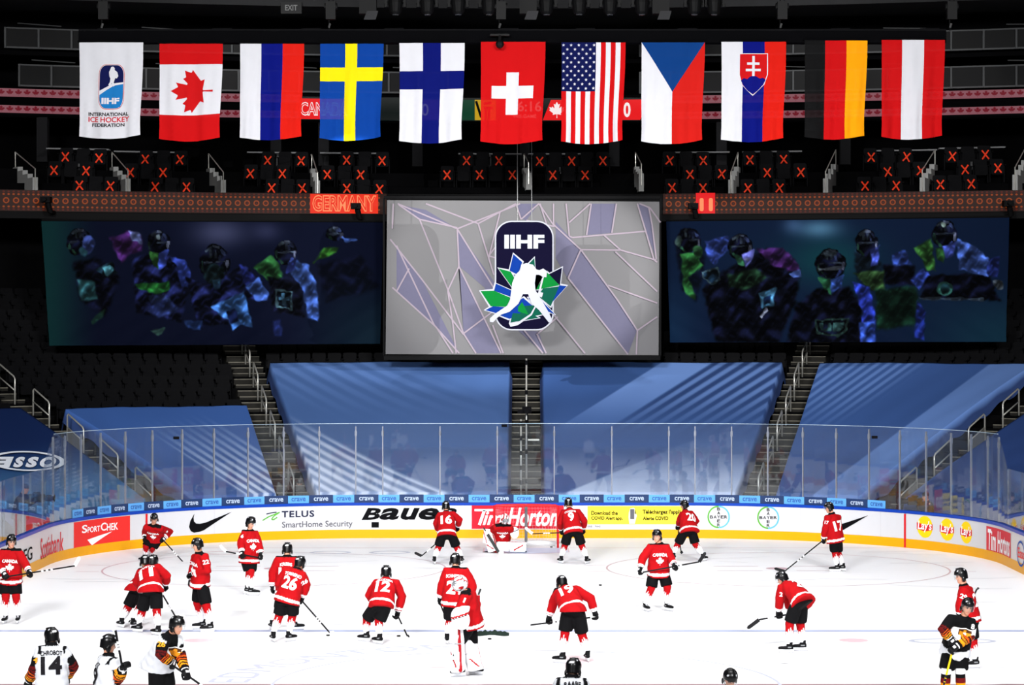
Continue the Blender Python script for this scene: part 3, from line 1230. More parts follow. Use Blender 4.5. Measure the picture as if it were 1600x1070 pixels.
for xa, xb in ((-24, x0g), (x1g, 24)):
    n = MB(); arc(n, xa, xb, -.06, -.021, ZR0, ZR1, 0); n.build('screen_face', m_led0, rib)
    n = MB()
    zc = (ZR0 + ZR1) / 2
    x = xa + .2
    while x < xb - .15:
        n.add(amap(ring(x, zc, .105, .105, .045, 14)[0], -.07), ring(x, zc, .105, .105, .045, 14)[1], 0)
        n.add(amap(circ(x, zc, .03, .03, 6), -.07), [tuple(range(6))], 1)
        for zz in (-.3, -.21, .21, .3):
            for dx in (-.08, .08):
                n.add(amap(circ(x + dx, zc + zz, .042, .034, 8), -.07), [tuple(range(8))], 1 if abs(zz) > .25 else 0)
        x += .32
    n.build('lit_pattern', [m_led1, m_led2], rib)
xa, xb = xfor(485), xfor(591)
n = MB(); V, T = poly([(xa, ZR0 + .02), (xb, ZR0 + .02), (xb, ZR1 - .02), (xa, ZR1 - .02)], .4); n.add(amap(V, -.08), T)
g_ = n.build('lit_sign', m_hot, rib)
n = MB()
V, T = text_in('GERMANY', xa + .08, ZR0 + .08, xb - .06, ZR1 - .06, .045, maxe=.4); n.add(amap(V, -.09), T, 0)
V, T = text_in('GERMANY', xa + .11, ZR0 + .12, xb - .09, ZR1 - .10, -.004, maxe=.4); n.add(amap(V, -.1), T, 1)
n.build('lettering', [m_hot2, m_hot], g_)
xa, xb = xfor(1087), xfor(1117)
n = MB(); V, T = poly([(xa, ZR0 + .02), (xb, ZR0 + .02), (xb, ZR1 + .02), (xa, ZR1 + .02)], .4); n.add(amap(V, -.08), T, 0)
for dx in (.13, .45):
    V, T = poly(rrect(xa + dx, ZR0 + .1, xa + dx + .14, ZR0 + .56, .06)); n.add(amap(V, -.09), T, 1)
n.build('lit_sign', [m_redl, m_hot2], rib)
# small remote cameras in front of the ribbon
for px, py, lab in ((556, 322, 'small black robotic camera in front of the glowing GERMANY sign'), (1083, 322, 'small black robotic camera left of the red lit sign'),
                    (1575, 318, 'small black robotic camera at the right end of the ribbon screen'), (72, 312, 'small black bracket lamp at the left part of the ribbon screen')):
    Y = yc(xfor(px)) - .75
    c = up(px, py, Y)
    th = thing('robotic_camera', (c.x, c.y, c.z - .45), lab, 'camera')
    n = MB(); n.box((c.x, c.y, c.z), (.34, .42, .2)); n.tube([(c.x, c.y - .2, c.z), (c.x, c.y - .38, c.z)], .07, 10); n.build('camera_head', m_box, th)
    n = MB(); n.tube([(c.x + .05, c.y, c.z - .1), (c.x + .12, c.y + .1, c.z - .4)], .1, 10); n.build('pan_base', m_box, th)
    n = MB(); n.box((c.x + .12, c.y + .39, c.z - .4), (.14, .6, .1)); n.build('wall_bracket', m_box, th)

# seats with crosses
XS = [(x / 2.623, 220 + y / 2.623) for x, y in [(271, 67), (409, 72), (598, 77), (740, 78), (1099, 82), (1236, 83), (1422, 80), (1567, 83), (225, 122), (356, 124), (537, 131),
      (671, 131), (1028, 135), (1159, 136), (1343, 139), (1479, 140), (329, 184), (455, 186), (638, 190), (767, 191), (1115, 194), (1241, 196), (1423, 196), (1556, 199)]]
XS += [(600 + x / 3.057, 220 + y / 3.057) for x, y in [(395, 96), (549, 97), (743, 99), (896, 98), (1045, 97), (302, 164), (457, 163), (613, 164), (806, 165), (960, 165)]]
XS += [(1030 + x / 2.807, 220 + y / 2.807) for x, y in [(45, 87), (192, 88), (396, 85), (544, 83), (927, 73), (1082, 72), (1282, 69), (1427, 62), (134, 149), (273, 146), (472, 141),
       (619, 139), (1000, 137), (1144, 133), (1338, 127), (1482, 121), (56, 207), (191, 208), (387, 209), (526, 208), (900, 199), (1036, 198), (1230, 193), (1365, 190)]]
m_x = mat('cross_orange', (238, 62, 26), rough=.6)
s0 = x0_ = None
for i, (px, py) in enumerate(XS):
    row = 0 if py > 284 else (1 if py > 263 else 2)
    d = (1.0, 2.0, 2.95)[row]
    x = xfor(px, d); y = yc(x) + d
    z = zat(py, y)
    if s0 is None:
        s0 = proto.build('club_seat', m_seat, None, origin=(0, 0, 0))
        n = MB()
        for sg in (1, -1):
            V, T = stroke([(-.12 * sg, -.16), (.12 * sg, .16)], .05)
            n.add([(a_, 0, b_) for a_, b_ in V], T); n.add([(a_, .012, b_) for a_, b_ in V], [tuple(reversed(q)) for q in T])
            for q in T:
                k4 = [(V[q[i_]], V[q[(i_ + 1) % 4]]) for i_ in range(4)]
                for (a1, b1), (a2, b2) in k4:
                    n.add([(a1, 0, b1), (a2, 0, b2), (a2, .012, b2), (a1, .012, b1)], [(0, 1, 2, 3)])
        x0_ = n.build('cross_mark', m_x, None, origin=(0, 0, 0))
        x0_.parent = s0; x0_.location = (0, -.16, .48); x0_.rotation_euler = (-.08, 0, 0)
        x0_['label'] = 'orange taped cross'
        o = s0
    else:
        o = s0.copy(); COL.objects.link(o)
        c_ = x0_.copy(); COL.objects.link(c_); c_.parent = o
        c_.rotation_euler = (-.08, rng.uniform(-.15, .15), 0)
    o.location = (x, y, z - .48)
    tag(o, 'black club seat marked with an orange taped cross', 'seat', 'crossed-out seats of the club level')
# unmarked neighbours, two between every pair of crosses
rows = {}
for px, py in XS:
    row = 0 if py > 284 else (1 if py > 263 else 2)
    rows.setdefault(row, []).append((px, py))
cnt = 0
for row, L in rows.items():
    L.sort()
    d = (1.0, 2.0, 2.95)[row]
    for (a0, b0), (a1, b1) in zip(L[:-1], L[1:]):
        if a1 - a0 > 90 or any(q0 - 13 < (a0 + a1) / 2 < q1 + 13 for q0, q1 in ((24, 55), (175, 200), (326, 349), (487, 496), (819, 826), (993, 1002), (1142, 1153), (1290, 1306), (1441, 1461), (1586, 1604))):
            continue
        for t in (1 / 2,):
            px, py = a0 + (a1 - a0) * t, b0 + (b1 - b0) * t
            x = xfor(px, d); y = yc(x) + d
            o = first.copy(); COL.objects.link(o)
            o.name = 'club_seat'
            o.location = (x, y, zat(py, y) - .48); o.rotation_euler = (0, 0, 0)
            tag(o, 'plain black club seat between seats with orange crosses', 'seat', 'plain seats of the club level')
            cnt += 1
# light ledges above the crossed seats
m_ledge = mat('ledge_grey', (120, 120, 122), rough=.6)
for i, (a_, b_, y1, y2) in enumerate(((72, 170, 232, 233), (178, 278, 236, 238), (386, 480, 238, 238), (500, 592, 239, 239), (716, 815, 240, 240), (825, 925, 240, 240),
                                   (1048, 1140, 238, 237), (1160, 1253, 237, 236), (1364, 1464, 236, 233), (1468, 1571, 232, 229))):
    n = MB(); d = 3.7
    xa, xb = xfor(a_, d), xfor(b_, d)
    z = zat((y1 + y2) / 2, yc((xa + xb) / 2) + d)
    arc(n, xa, xb, d, d + .35, z - .03, z + .02)
    n.box(((xa + xb) / 2, yc((xa + xb) / 2) + d + .2, (z + 12.05) / 2), (.08, .08, z - 12.05))
    tag(n.build('drink_ledge', m_ledge), 'long pale ledge behind the crossed club seats, %s from the left' % (['first', 'second', 'third', 'fourth', 'fifth', 'sixth', 'seventh', 'eighth', 'ninth', 'tenth'][i]), 'ledge', 'ledges behind the club seats')
# pale stair side panels of the club level
for px0, y0, px1, y1, lab in ((24, 262, 55, 298, 'far left'), (175, 262, 200, 301, 'second from left'), (326, 264, 349, 303, 'third from left'), (487, 265, 496, 304, 'fourth from left'),
                             (819, 264, 826, 288, 'middle'), (993, 262, 1002, 290, 'right of the middle'), (1153, 262, 1142, 303, 'fourth from right'), (1306, 258, 1290, 302, 'third from right'), (1461, 258, 1441, 300, 'second from right'), (1604, 252, 1586, 296, 'far right')):
    d0, d1 = 3.1, .8
    xa, xb = xfor(px0, d0), xfor(px1, d1)
    ya, yb = yc(xa) + d0, yc(xb) + d1
    za, zb = zat(y0, ya), zat(y1 - 14, yb)
    n = MB(); sgn = .09
    for k in range(4):          # stepped side wall
        t0, t1 = k / 4, (k + 1) / 4
        P0, P1 = np.array([xa + (xb - xa) * t0, ya + (yb - ya) * t0]), np.array([xa + (xb - xa) * t1, ya + (yb - ya) * t1])
        zt = za + (zb - za) * t0
        zb_ = za + (zb - za) * (t1 + .15) - .45
        n.hexa([(P0[0] - sgn, P0[1], zb_), (P0[0] + sgn, P0[1], zb_), (P1[0] + sgn, P1[1], zb_), (P1[0] - sgn, P1[1], zb_),
                (P0[0] - sgn, P0[1], zt), (P0[0] + sgn, P0[1], zt), (P1[0] + sgn, P1[1], zt), (P1[0] - sgn, P1[1], zt)])
    th = thing('stair_side', (xb, yb, zb - .5), 'pale stepped stair side of the club level, %s' % lab, 'stair side')
    n.build('side_wall', mat('stair_side_grey', (150, 150, 148), rough=.7, noise=.1), th)
    n = MB(); n.tube([(xa, ya, za + .0), (xa, ya, za + .55), (xb, yb, zb + .45), (xb, yb, zb - .3)], .02, 6); n.build('handrail', m_rail, th)

# leaf strips on the suite front, and the score screen between them
m_strip = mat('leaf_strip_pink', (170, 104, 116), rough=.4, emis=.55)
m_leaf = mat('leaf_strip_red', (120, 14, 34), rough=.4, emis=.7)
D4 = 4.0
z_a0, z_a1 = 14.72, 15.0
z_b0, z_b1 = 14.14, 14.4
for xa, xb, lab in ((-25, xfor(470, D4), 'left'), (xfor(1010, D4), 25, 'right')):
    for z0, z1, w_ in ((z_a0, z_a1, 'upper'), (z_b0, z_b1, 'lower')):
        th = thing('leaf_strip', ((xa + xb) / 2, yc((xa + xb) / 2) + D4, z0), '%s pink strip of red maple leaves on the %s suites' % (w_, lab), 'strip screen')
        n = MB(); arc(n, xa, xb, D4, D4 + .15, z0, z1); n.build('strip_face', m_strip, th)
        n = MB(); x = xa + .2
        V, T = poly(LEAF.tolist())
        while x < xb:
            n.add(amap(np.column_stack([V[:, 0] * .27 + x, V[:, 1] * .24 + (z0 + z1) / 2 + .01]), D4 - .02), T)
            x += .29
        n.build('leaf_pattern', m_leaf, th)
n = MB(); arc(n, -25, 25, D4 + .2, D4 + .5, 14.0, 15.05); tag(n.build('trim_suite_front', m_soff), kind='structure')
scs = thing('score_screen', (0, 88.4, 14.1), 'dark score screen on the suite front with team names, clock and flags', 'screen')
n = MB(); xa, xb = xfor(470, D4), xfor(1008, D4)
arc(n, xa, xb, D4 - .12, D4 + .05, 14.08, 14.92); n.build('screen_face', mat('led_dark_green', (14, 26, 24), rough=.3, emis=.5), scs)


def sq(p0, p1, z0, z1, m, sk=0., d=D4 - .14):
    n_ = MB(); x0, x1 = xfor(p0, D4), xfor(p1, D4)
    V, T = poly([(x0, z0), (x1, z0), (x1 + sk, z1), (x0 + sk, z1)], .5); n_.add(amap(V, d), T)
    return n_.build('lit_panel', m, scs)


def led_text(t, p0, p1, z0, z1, m, par, d=D4 - .16, bold=.01, sh=0.):
    n_ = MB(); V, T = text_in(t, xfor(p0, D4), z0, xfor(p1, D4), z1, bold, sh, .5); n_.add(amap(V, d), T)
    return n_.build('lettering', m, par)


m_pur = mat('led_purple', (120, 60, 150), rough=.4, emis=.9)
q = sq(468, 545, 14.1, 14.85, m_redl)
led_text('CANADA', 470, 544, 14.22, 14.72, m_white, q, bold=.04); led_text('CANADA', 470.7, 543.3, 14.26, 14.68, m_redl, q, D4 - .18, -.005)
q = sq(645, 690, 14.1, 14.85, m_pur); led_text('0', 659, 670, 14.25, 14.7, m_white, q)
q = sq(716, 742, 14.1, 14.85, mat('led_green', (10, 66, 44), rough=.4, emis=.8))
q = sq(742, 775, 14.1, 14.85, mat('led_gold', (200, 160, 30), rough=.4, emis=.9))
n = MB()
for (a_, b_) in (((744, 14.8), (752, 14.2)), ((756, 14.7), (768, 14.75)), ((756, 14.55), (770, 14.55)), ((759, 14.1), (759, 14.5)), ((764, 14.1), (764, 14.5))):
    V, T = stroke([(xfor(a_[0], D4), a_[1]), (xfor(b_[0], D4), b_[1])], .09); n.add(amap(V, D4 - .16), T)
n.build('eagle_drawing', m_box, q)
led_text('26:16', 797, 846, 14.42, 14.8, m_white, scs, bold=.02)
led_text('PRE-GAME', 803, 838, 14.18, 14.31, m_white, scs)
q = sq(848, 882, 14.1, 14.85, m_redl, .3)
n = MB(); V, T = poly(LEAF.tolist()); n.add(amap(np.column_stack([V[:, 0] * .62 + xfor(870, D4), V[:, 1] * .6 + 14.48]), D4 - .16), T); n.build('leaf_emblem', m_white, q)
q = sq(960, 1000, 14.1, 14.85, m_redl, .35); led_text('0', 974, 985, 14.2, 14.75, m_white, q, bold=.03)

# glass balustrades of the suites
m_frame = mat('frame_grey', (72, 73, 74), rough=.6)
m_sg = mat('suite_pane', (11, 11, 12), rough=.4, spec=.04)
for zb, zt, d, nm in ((15.1, 15.9, 4.15, 'lower'), (16.5, 17.25, 4.5, 'upper')):
    for side, (pa, pb) in (('left', (8 if nm == 'upper' else 30, 700)), ('right', (1000, 1640))):
        xa, xb = xfor(pa, d), xfor(pb, d)
        th = thing('balustrade', ((xa + xb) / 2, yc((xa + xb) / 2) + d, zb), '%s row of grey framed glass balustrade in front of the %s suites' % (nm, side), 'balustrade')
        n = MB(); arc(n, xa, xb, d, d + .08, zt - .05, zt); arc(n, xa, xb, d, d + .08, zb, zb + .06); n.build('rail', m_frame, th)
        k = max(1, int((xb - xa) / 1.08))
        for i in range(k + 1):
            x = xa + (xb - xa) * i / k
            n = MB(); n.box((x, yc(x) + d + .04, (zb + zt) / 2), (.07, .09, zt - zb)); n.build('post', m_frame, th)
            if i < k:
                n = MB(); arc(n, x + .05, x + (xb - xa) / k - .05, d + .02, d + .06, zb + .06, zt - .05); n.build('pane', m_sg, th)
        n = MB(); x = xa
        L_ = 0
        while x + 1.5 < xb:
            n.tube([(x + .3, yc(x + .3) + d + .6, zt + .22), (x + 1.8, yc(x + 1.8) + d + .6, zt + .16)], .02, 6); x += 4.3
        n.build('back_bar', m_frame, th)

# ------------------------------------------------------------------ flags on the truss
YF = 74.0
m_truss = mat('truss_black', (6, 6, 8), rough=.9, spec=.05)
tr_ = thing('lighting_truss', (0, YF, 15.2), 'long black draped truss carrying the row of flags', 'truss')
a_, b_ = up(122, 66, YF), up(1479, 46, YF)
n = MB(); n.box(((a_.x + b_.x) / 2, YF + .3, (a_.z + b_.z) / 2 - .02), (b_.x - a_.x, .5, b_.z - a_.z - .03)); n.build('drape', m_truss, tr_)
n = MB()
n.tube([(a_.x, YF + .1, b_.z), (b_.x, YF + .1, b_.z)], .03, 6)
for px in (150, 330, 470, 600, 780, 900, 1060, 1300, 1440):
    x = up(px, 46, YF).x; n.tube([(x, YF + .3, b_.z), (x, YF + .3, b_.z + .05), (x + .6, YF + .3, b_.z + .06)], .025, 5)
n.build('chord', mat('truss_tube', (30, 30, 32), rough=.5, metal=.5), tr_)


def flagmat(name, rgb):
    if name in MATS:
        return MATS[name]
    m = mat(name, rgb, rough=.85, spec=.1, noise=.04, nscale=3)
    nt = m.node_tree
    b = nt.nodes['Principled BSDF']
    out = [q for q in nt.nodes if q.type == 'OUTPUT_MATERIAL'][0]
    t = nt.nodes.new('ShaderNodeBsdfTransparent')
    mx = nt.nodes.new('ShaderNodeMixShader'); mx.inputs[0].default_value = .055   # thin weave lets a little light through
    nt.links.new(b.outputs[0], mx.inputs[1]); nt.links.new(t.outputs[0], mx.inputs[2]); nt.links.new(mx.outputs[0], out.inputs[0])
    return m


FW_ = flagmat('flag_white', (222, 222, 228)); FR = flagmat('flag_red', (200, 14, 18)); FB = flagmat('flag_blue', (4, 16, 118)); FSB = flagmat('flag_sky_blue', (6, 62, 150))
FY = flagmat('flag_yellow', (250, 224, 10)); FN = flagmat('flag_navy', (4, 16, 104)); FCB = flagmat('flag_mid_blue', (8, 58, 124)); FK = flagmat('flag_black', (16, 16, 17))
FG = flagmat('flag_gold', (255, 164, 8)); FCR = flagmat('flag_warm_red', (204, 28, 22)); FUB = flagmat('flag_deep_navy', (10, 18, 74)); FMB = flagmat('flag_marine', (30, 120, 190))
FTR = flagmat('flag_orange_red', (216, 28, 16)); FDR = flagmat('flag_dark_red', (196, 22, 32))
FMATS = [FW_, FR, FB, FSB, FY, FN, FCB, FK, FG, FCR, FUB, FMB, FTR, FDR]
FI = {m.name: i for i, m in enumerate(FMATS)}


def flag(pxl, pxr, pyt, pyb, parts, label, ph, decals=()):
    xl, xr = (pxl - CX) * YF / F, (pxr - CX) * YF / F
    zt, zb = zat(pyt, YF), zat(pyb, YF)
    xc, w_, h_ = (xl + xr) / 2, xr - xl, zt - zb

    def cloth(V, off):
        V = np.asarray(V, float)
        u, v = V[:, 0], V[:, 1]
        dn = 1 - v
        nar = 1 - .07 * dn ** 1.5 + .03 * np.maximum(0, dn - .85) / .15
        x = xc + (u - .5) * w_ * nar - .02 * w_ * dn + .012 * np.sin(5 * dn + ph)
        y = YF - .02 + (.05 * np.sin(2 * PI * (u * 1.7 + ph)) + .03 * np.sin(2 * PI * (u * 4.1 + .3 * v + ph * 2)) + .012 * np.sin(2 * PI * (u * 7 - v))) * (.15 + .85 * dn)
        z = zt - h_ * dn - .07 * h_ * .5 * dn ** 3 * np.sin(PI * np.clip(u, 0, 1)) + .015 * h_ * dn * u
        return np.column_stack([x, y - off, z])
    mb = MB()
    for P, m in parts:
        V, T = poly(P, .07); mb.add(cloth(V, 0), T, FI[m.name])
    for V, T, m, off in decals:
        mb.add(cloth(V, off), T, FI[m.name])
    th = thing('flag', (xc, YF, zb), label, 'flag', None)
    mb.build('cloth', FMATS, th, smooth=True)
    n_ = MB(); n_.tube([(xl - .05, YF - .02, zt + .02), (xr + .05, YF - .02, zt + .02)], .03, 6); n_.build('hanging_bar', m_truss, th)
    return th


def R(x0, y0, x1, y1):
    return [(x0, y0), (x1, y0), (x1, y1), (x0, y1)]


def dec(P, m, off=.012, e=.06):
    V, T = poly(P, e); return (V, T, m, off)


def dtx(t, x0, y0, x1, y1, m, bold=0., off=.02, sh=0.):
    V, T = text_in(t, x0, y0, x1, y1, bold, sh, .08); return (V, T, m, off)


sil = [(.40, .0), (.34, .10), (.42, .22), (.44, .40), (.38, .52), (.36, .72), (.42, .84), (.48, .98), (.58, 1.0), (.66, .92), (.66, .82), (.80, .72), (.86, .52),
       (.78, .40), (.70, .42), (.66, .32), (.62, .20), (.70, .06), (.62, .0), (.54, .10), (.52, .2), (.48, .06)]
ex0, ex1, ey0, ey1 = .325, .695, .302, .752
E = lambda x, y: (ex0 + (ex1 - ex0) * x, ey0 + (ey1 - ey0) * y)
dc = [dec(rrect(ex0 - .016, ey0 - .009, ex1 + .016, ey1 + .009, .11), FDR), dec(rrect(ex0 - .008, ey0 - .004, ex1 + .008, ey1 + .004, .105), FW_, .016),
      dec(rrect(ex0, ey0, ex1, ey1, .1), FUB, .02),
      dec([E(.03, .2), E(.05, .1), E(.16, .02), E(.3, .0), E(.7, 0), E(.9, .03), E(.98, .14), E(1, .56), E(.6, .52), E(.3, .42), E(0, .3)], FMB, .026),
      dec([E(0, .30), E(.3, .42), E(.6, .52), E(1, .56), E(1, .60), E(.55, .57), E(0, .40)], FW_, .03)]
dc.append(dec([E(.1 + .8 * x, .5 + .47 * y) for x, y in sil], FW_, .034))
dc += [dtx('IIHF', *E(.1, .1), *E(.86, .24), FW_, .05, .034), dtx('INTERNATIONAL', .15, .222, .80, .260, FK, .03), dtx('ICE HOCKEY', .15, .160, .82, .214, FDR, .02),
       dtx('FEDERATION', .21, .114, .74, .150, FK, .03)]
flag(124, 224, 66, 213, [(R(0, 0, 1, 1), FW_)], 'white flag with a blue hockey emblem and federation lettering', .1, dc)
dc = [dec([(.56 - .70 * y * 1.03, .50 + .66 * x * -.68) for x, y in LEAF.tolist()], FR, .012)]
V, T = poly([(.52 - .68 * y, .5 + .48 * x) for x, y in LEAF.tolist()], .06)
dc = [(V, T, FR, .012)]
flag(249, 348, 68, 217, [(R(0, .78, 1, 1), FR), (R(0, .255, 1, .78), FW_), (R(0, 0, 1, .255), FR)], 'red and white flag with a sideways red maple leaf', .35, dc)
flag(375, 475, 68, 215, [(R(0, 0, .33, 1), FW_), (R(.33, 0, .665, 1), FB), (R(.665, 0, 1, 1), FTR)], 'flag of vertical white, blue and red bands beside the yellow-cross flag', .6)
flag(500, 599, 68, 216, [(R(0, 0, .395, .60), FSB), (R(0, .745, .395, 1), FSB), (R(.395, 0, .585, 1), FY), (R(0, .60, .395, .745), FY), (R(.585, .60, 1, .745), FY), (R(.585, 0, 1, .60), FSB), (R(.585, .745, 1, 1), FSB)],
     'blue flag with a yellow cross', .8)
flag(624, 726, 67, 220, [(R(0, 0, .36, .525), FW_), (R(0, .71, .36, 1), FW_), (R(.36, 0, .635, 1), FN), (R(0, .525, .36, .71), FN), (R(.635, .525, 1, .71), FN), (R(.635, 0, 1, .525), FW_), (R(.635, .71, 1, 1), FW_)],
     'white flag with a dark blue cross', .15)
flag(751, 852, 65, 221, [(R(0, 0, 1, 1), FR)], 'red flag with a white plus-shaped cross in its centre', .45,
     [dec(R(.40, .275, .595, .69), FW_), dec(R(.17, .43, .40, .555), FW_), dec(R(.595, .43, .83, .555), FW_)])
us = []
for i in range(13):
    x0, x1 = i / 13, (i + 1) / 13
    us.append((R(x0, 0, x1, .505 if i < 7 else 1), FR if i % 2 == 0 else FW_))
us.append((R(0, .505, 7 / 13, 1), FUB))
star = [(math.cos(math.radians(90 + 36 * i)) * (1 if i % 2 == 0 else .42), math.sin(math.radians(90 + 36 * i)) * (1 if i % 2 == 0 else .42)) for i in range(10)]
dc = []
for r in range(11):
    for c in range(9):
        if (r + c) % 2 == 0:
            cx_, cy_ = .03 + (7 / 13 - .06) * (c + .0) / 8, .535 + .435 * r / 10
            dc.append((np.array([(cx_ + a * .026, cy_ + b * .017) for a, b in star]), [tuple(range(10))], FW_, .012))
flag(877, 977, 66, 221, us, 'flag with red and white vertical stripes and a starred navy corner', .7, dc)
flag(1002, 1101, 66, 221, [([(0, 1), (.5, .5), (1, 1)], FCB), ([(0, 0), (.5, 0), (.5, .5), (0, 1)], FW_), ([(.5, 0), (1, 0), (1, 1), (.5, .5)], FCR)], 'white and red flag with a blue triangle at its top', .9)
sh = lambda k, b=0: [(.285 - k, .87 + k * .6), (.705 + k, .87 + k * .6), (.71 + k, .66), (.66 + k, .56), (.575 + k * .4, .50), (.495, .46 - k), (.41 - k * .4, .50), (.325 - k, .56), (.28 - k, .66)]
dc = [dec(sh(.014), FW_, .012), dec(sh(0), FR, .018), dec([(.30, .60), (.345, .625), (.40, .615), (.445, .64), (.50, .65), (.55, .64), (.60, .62), (.65, .63), (.69, .605), (.65, .555), (.575, .50), (.495, .462), (.41, .50), (.335, .555)], FB, .024),
      dec(R(.475, .645, .515, .85), FW_, .03), dec(R(.395, .76, .59, .785), FW_, .03), dec(R(.375, .695, .61, .72), FW_, .03)]
flag(1127, 1228, 65, 218, [(R(0, 0, .33, 1), FW_), (R(.33, 0, .67, 1), FB), (R(.67, 0, 1, 1), FTR)], 'white, blue and red banded flag with a red shield bearing a double cross', .25, dc)
flag(1257, 1355, 63, 214, [(R(0, 0, .325, 1), FK), (R(.325, 0, .665, 1), FR), (R(.665, 0, 1, 1), FG)], 'flag of vertical black, red and gold bands', .5)
flag(1377, 1476, 62, 214, [(R(0, 0, .325, 1), FR), (R(.325, 0, .67, 1), FW_), (R(.67, 0, 1, 1), FR)], 'red flag with a broad white vertical band, last on the right', .75)

# hoists over the truss
m_hk = mat('hoist_black', (10, 10, 11), rough=.6, spec=.2)
m_chr = mat('hoist_chrome', (150, 150, 150), rough=.3, metal=.8)
for px, lab in ((517, 'chain hoist above the blue flag with the yellow cross'), (783, 'chain hoist with clamps above the red flag with the white cross'), (1222, 'chain hoist above the flag with the shield'),
                (1487, 'chain hoist at the right end of the truss'), (162, 'chain hoist above the white emblem flag')):
    c = up(px, 48, YF + .3)
    th = thing('chain_hoist', (c.x, c.y, c.z), lab, 'hoist')
    n = MB(); n.box((c.x, c.y, c.z + .62), (.3, .26, .55)); n.tube([(c.x - .2, c.y, c.z + .75), (c.x + .2, c.y, c.z + .75)], .1, 10); n.build('motor', m_hk, th)
    n = MB(); n.tube([(c.x - .06, c.y, c.z), (c.x - .06, c.y, c.z + 6)], .02, 5); n.tube([(c.x + .07, c.y, c.z + .9), (c.x + .07, c.y, c.z + 6)], .015, 5); n.build('chain', m_hk, th)
    n = MB(); n.tube([(c.x - .06, c.y - .05, c.z + .08), (c.x - .02, c.y - .05, c.z + .22)], .035, 6); n.build('hook', m_chr, th)
c = up(781, 69, YF - .4)
th = thing('remote_camera', (c.x, c.y, c.z - .1), 'small black remote camera hanging under the truss over the red flag with the white cross', 'camera')
n = MB(); n.ell((c.x, c.y, c.z), np.eye(3) * .13, 12, 8); n.build('camera_head', m_hk, th)
n = MB(); n.tube([(c.x, c.y, c.z), (c.x, c.y + .1, c.z + .25), (c.x, YF + .1, c.z + .3)], .05, 8); n.box((c.x, c.y + .15, c.z + .3), (.6, .1, .06)); n.build('yoke', m_hk, th)
# moving head lamps above
m_lens = mat('lamp_lens', (70, 72, 76), rough=.1, spec=.8)
ordh = ['first', 'second', 'third', 'fourth', 'fifth', 'sixth', 'seventh', 'eighth', 'ninth', 'tenth']
for i, px in enumerate((618, 668, 716, 764, 854, 905, 953, 1003, 1085, 1116)):
    Y = 78.0
    c = up(px, 10, Y)
    th = thing('moving_head_lamp', (c.x, c.y, c.z - .3), 'black moving head stage lamp above the flags, %s from the left' % ordh[i], 'stage lamp')
    n = MB(); n.tube([(c.x, c.y, c.z + .32), (c.x, c.y, c.z + .12), (c.x, c.y, c.z - .18), (c.x, c.y, c.z - .26)], [.22, .25, .2, .15], 16); n.build('lamp_head', m_hk, th, smooth=False)
    n = MB(); n.tube([(c.x, c.y, c.z - .255), (c.x, c.y, c.z - .29)], [.11, .1], 14); n.build('lens', m_lens, th)
    n = MB()
    for s in (-1, 1):
        n.box((c.x + s * .3, c.y, c.z + .32), (.08, .2, .7)); n.tube([(c.x + s * .22, c.y, c.z + .02), (c.x + s * .36, c.y, c.z + .02)], .07, 8)
    n.box((c.x, c.y, c.z + .68), (.7, .3, .14)); n.build('yoke', m_hk, th)
for px, lab in ((580, 'left'), (830, 'middle'), (1037, 'right')):
    Y = 77.6; c = up(px, 16, Y)
    th = thing('flood_lamp', (c.x, c.y, c.z - .3), 'black flood lamp with pale barn flap between the stage lamps, %s one' % lab, 'stage lamp')
    n = MB(); n.box((c.x - .1, c.y, c.z + .12), (.55, .4, .5)); n.build('lamp_body', m_hk, th)
    n = MB(); n.hexa([(c.x - .22, c.y - .3, c.z - .34), (c.x + .16, c.y - .3, c.z - .34), (c.x + .16, c.y - .28, c.z - .34), (c.x - .22, c.y - .28, c.z - .34),
                      (c.x - .12, c.y - .22, c.z - .05), (c.x + .24, c.y - .22, c.z - .05), (c.x + .24, c.y - .2, c.z - .05), (c.x - .12, c.y - .2, c.z - .05)])
    n.build('barn_flap', mat('flap_grey', (62, 62, 64), rough=.6), th)
n = MB(); x0, x1 = up(560, 0, 78).x, up(1130, 0, 78).x
n.box(((x0 + x1) / 2, 78, zat(-12, 78)), (x1 - x0, .3, .3)); tag(n.build('lamp_bar', m_hk), 'black bar carrying the stage lamps', 'bar')
# exit sign on the dark upper front
x = xfor(455, 2.4)
th = thing('exit_sign', (x, yc(x) + 2.4, 18.0), 'small dark exit sign with white letters at the top', 'sign')
c = np.array(up(455, 12, yc(x) + 2.4))
n = MB(); n.box((c[0], c[1] + .06, c[2]), (.75, .1, .42)); n.build('sign_box', m_hk, th)
n = MB(); V, T = text_in('EXIT', c[0] - .22, c[2] - .1, c[0] + .22, c[2] + .1, .02); n.add([(a, c[1], b) for a, b in V], T); n.build('lettering', mat('exit_white', (190, 190, 190), emis=.35), th)

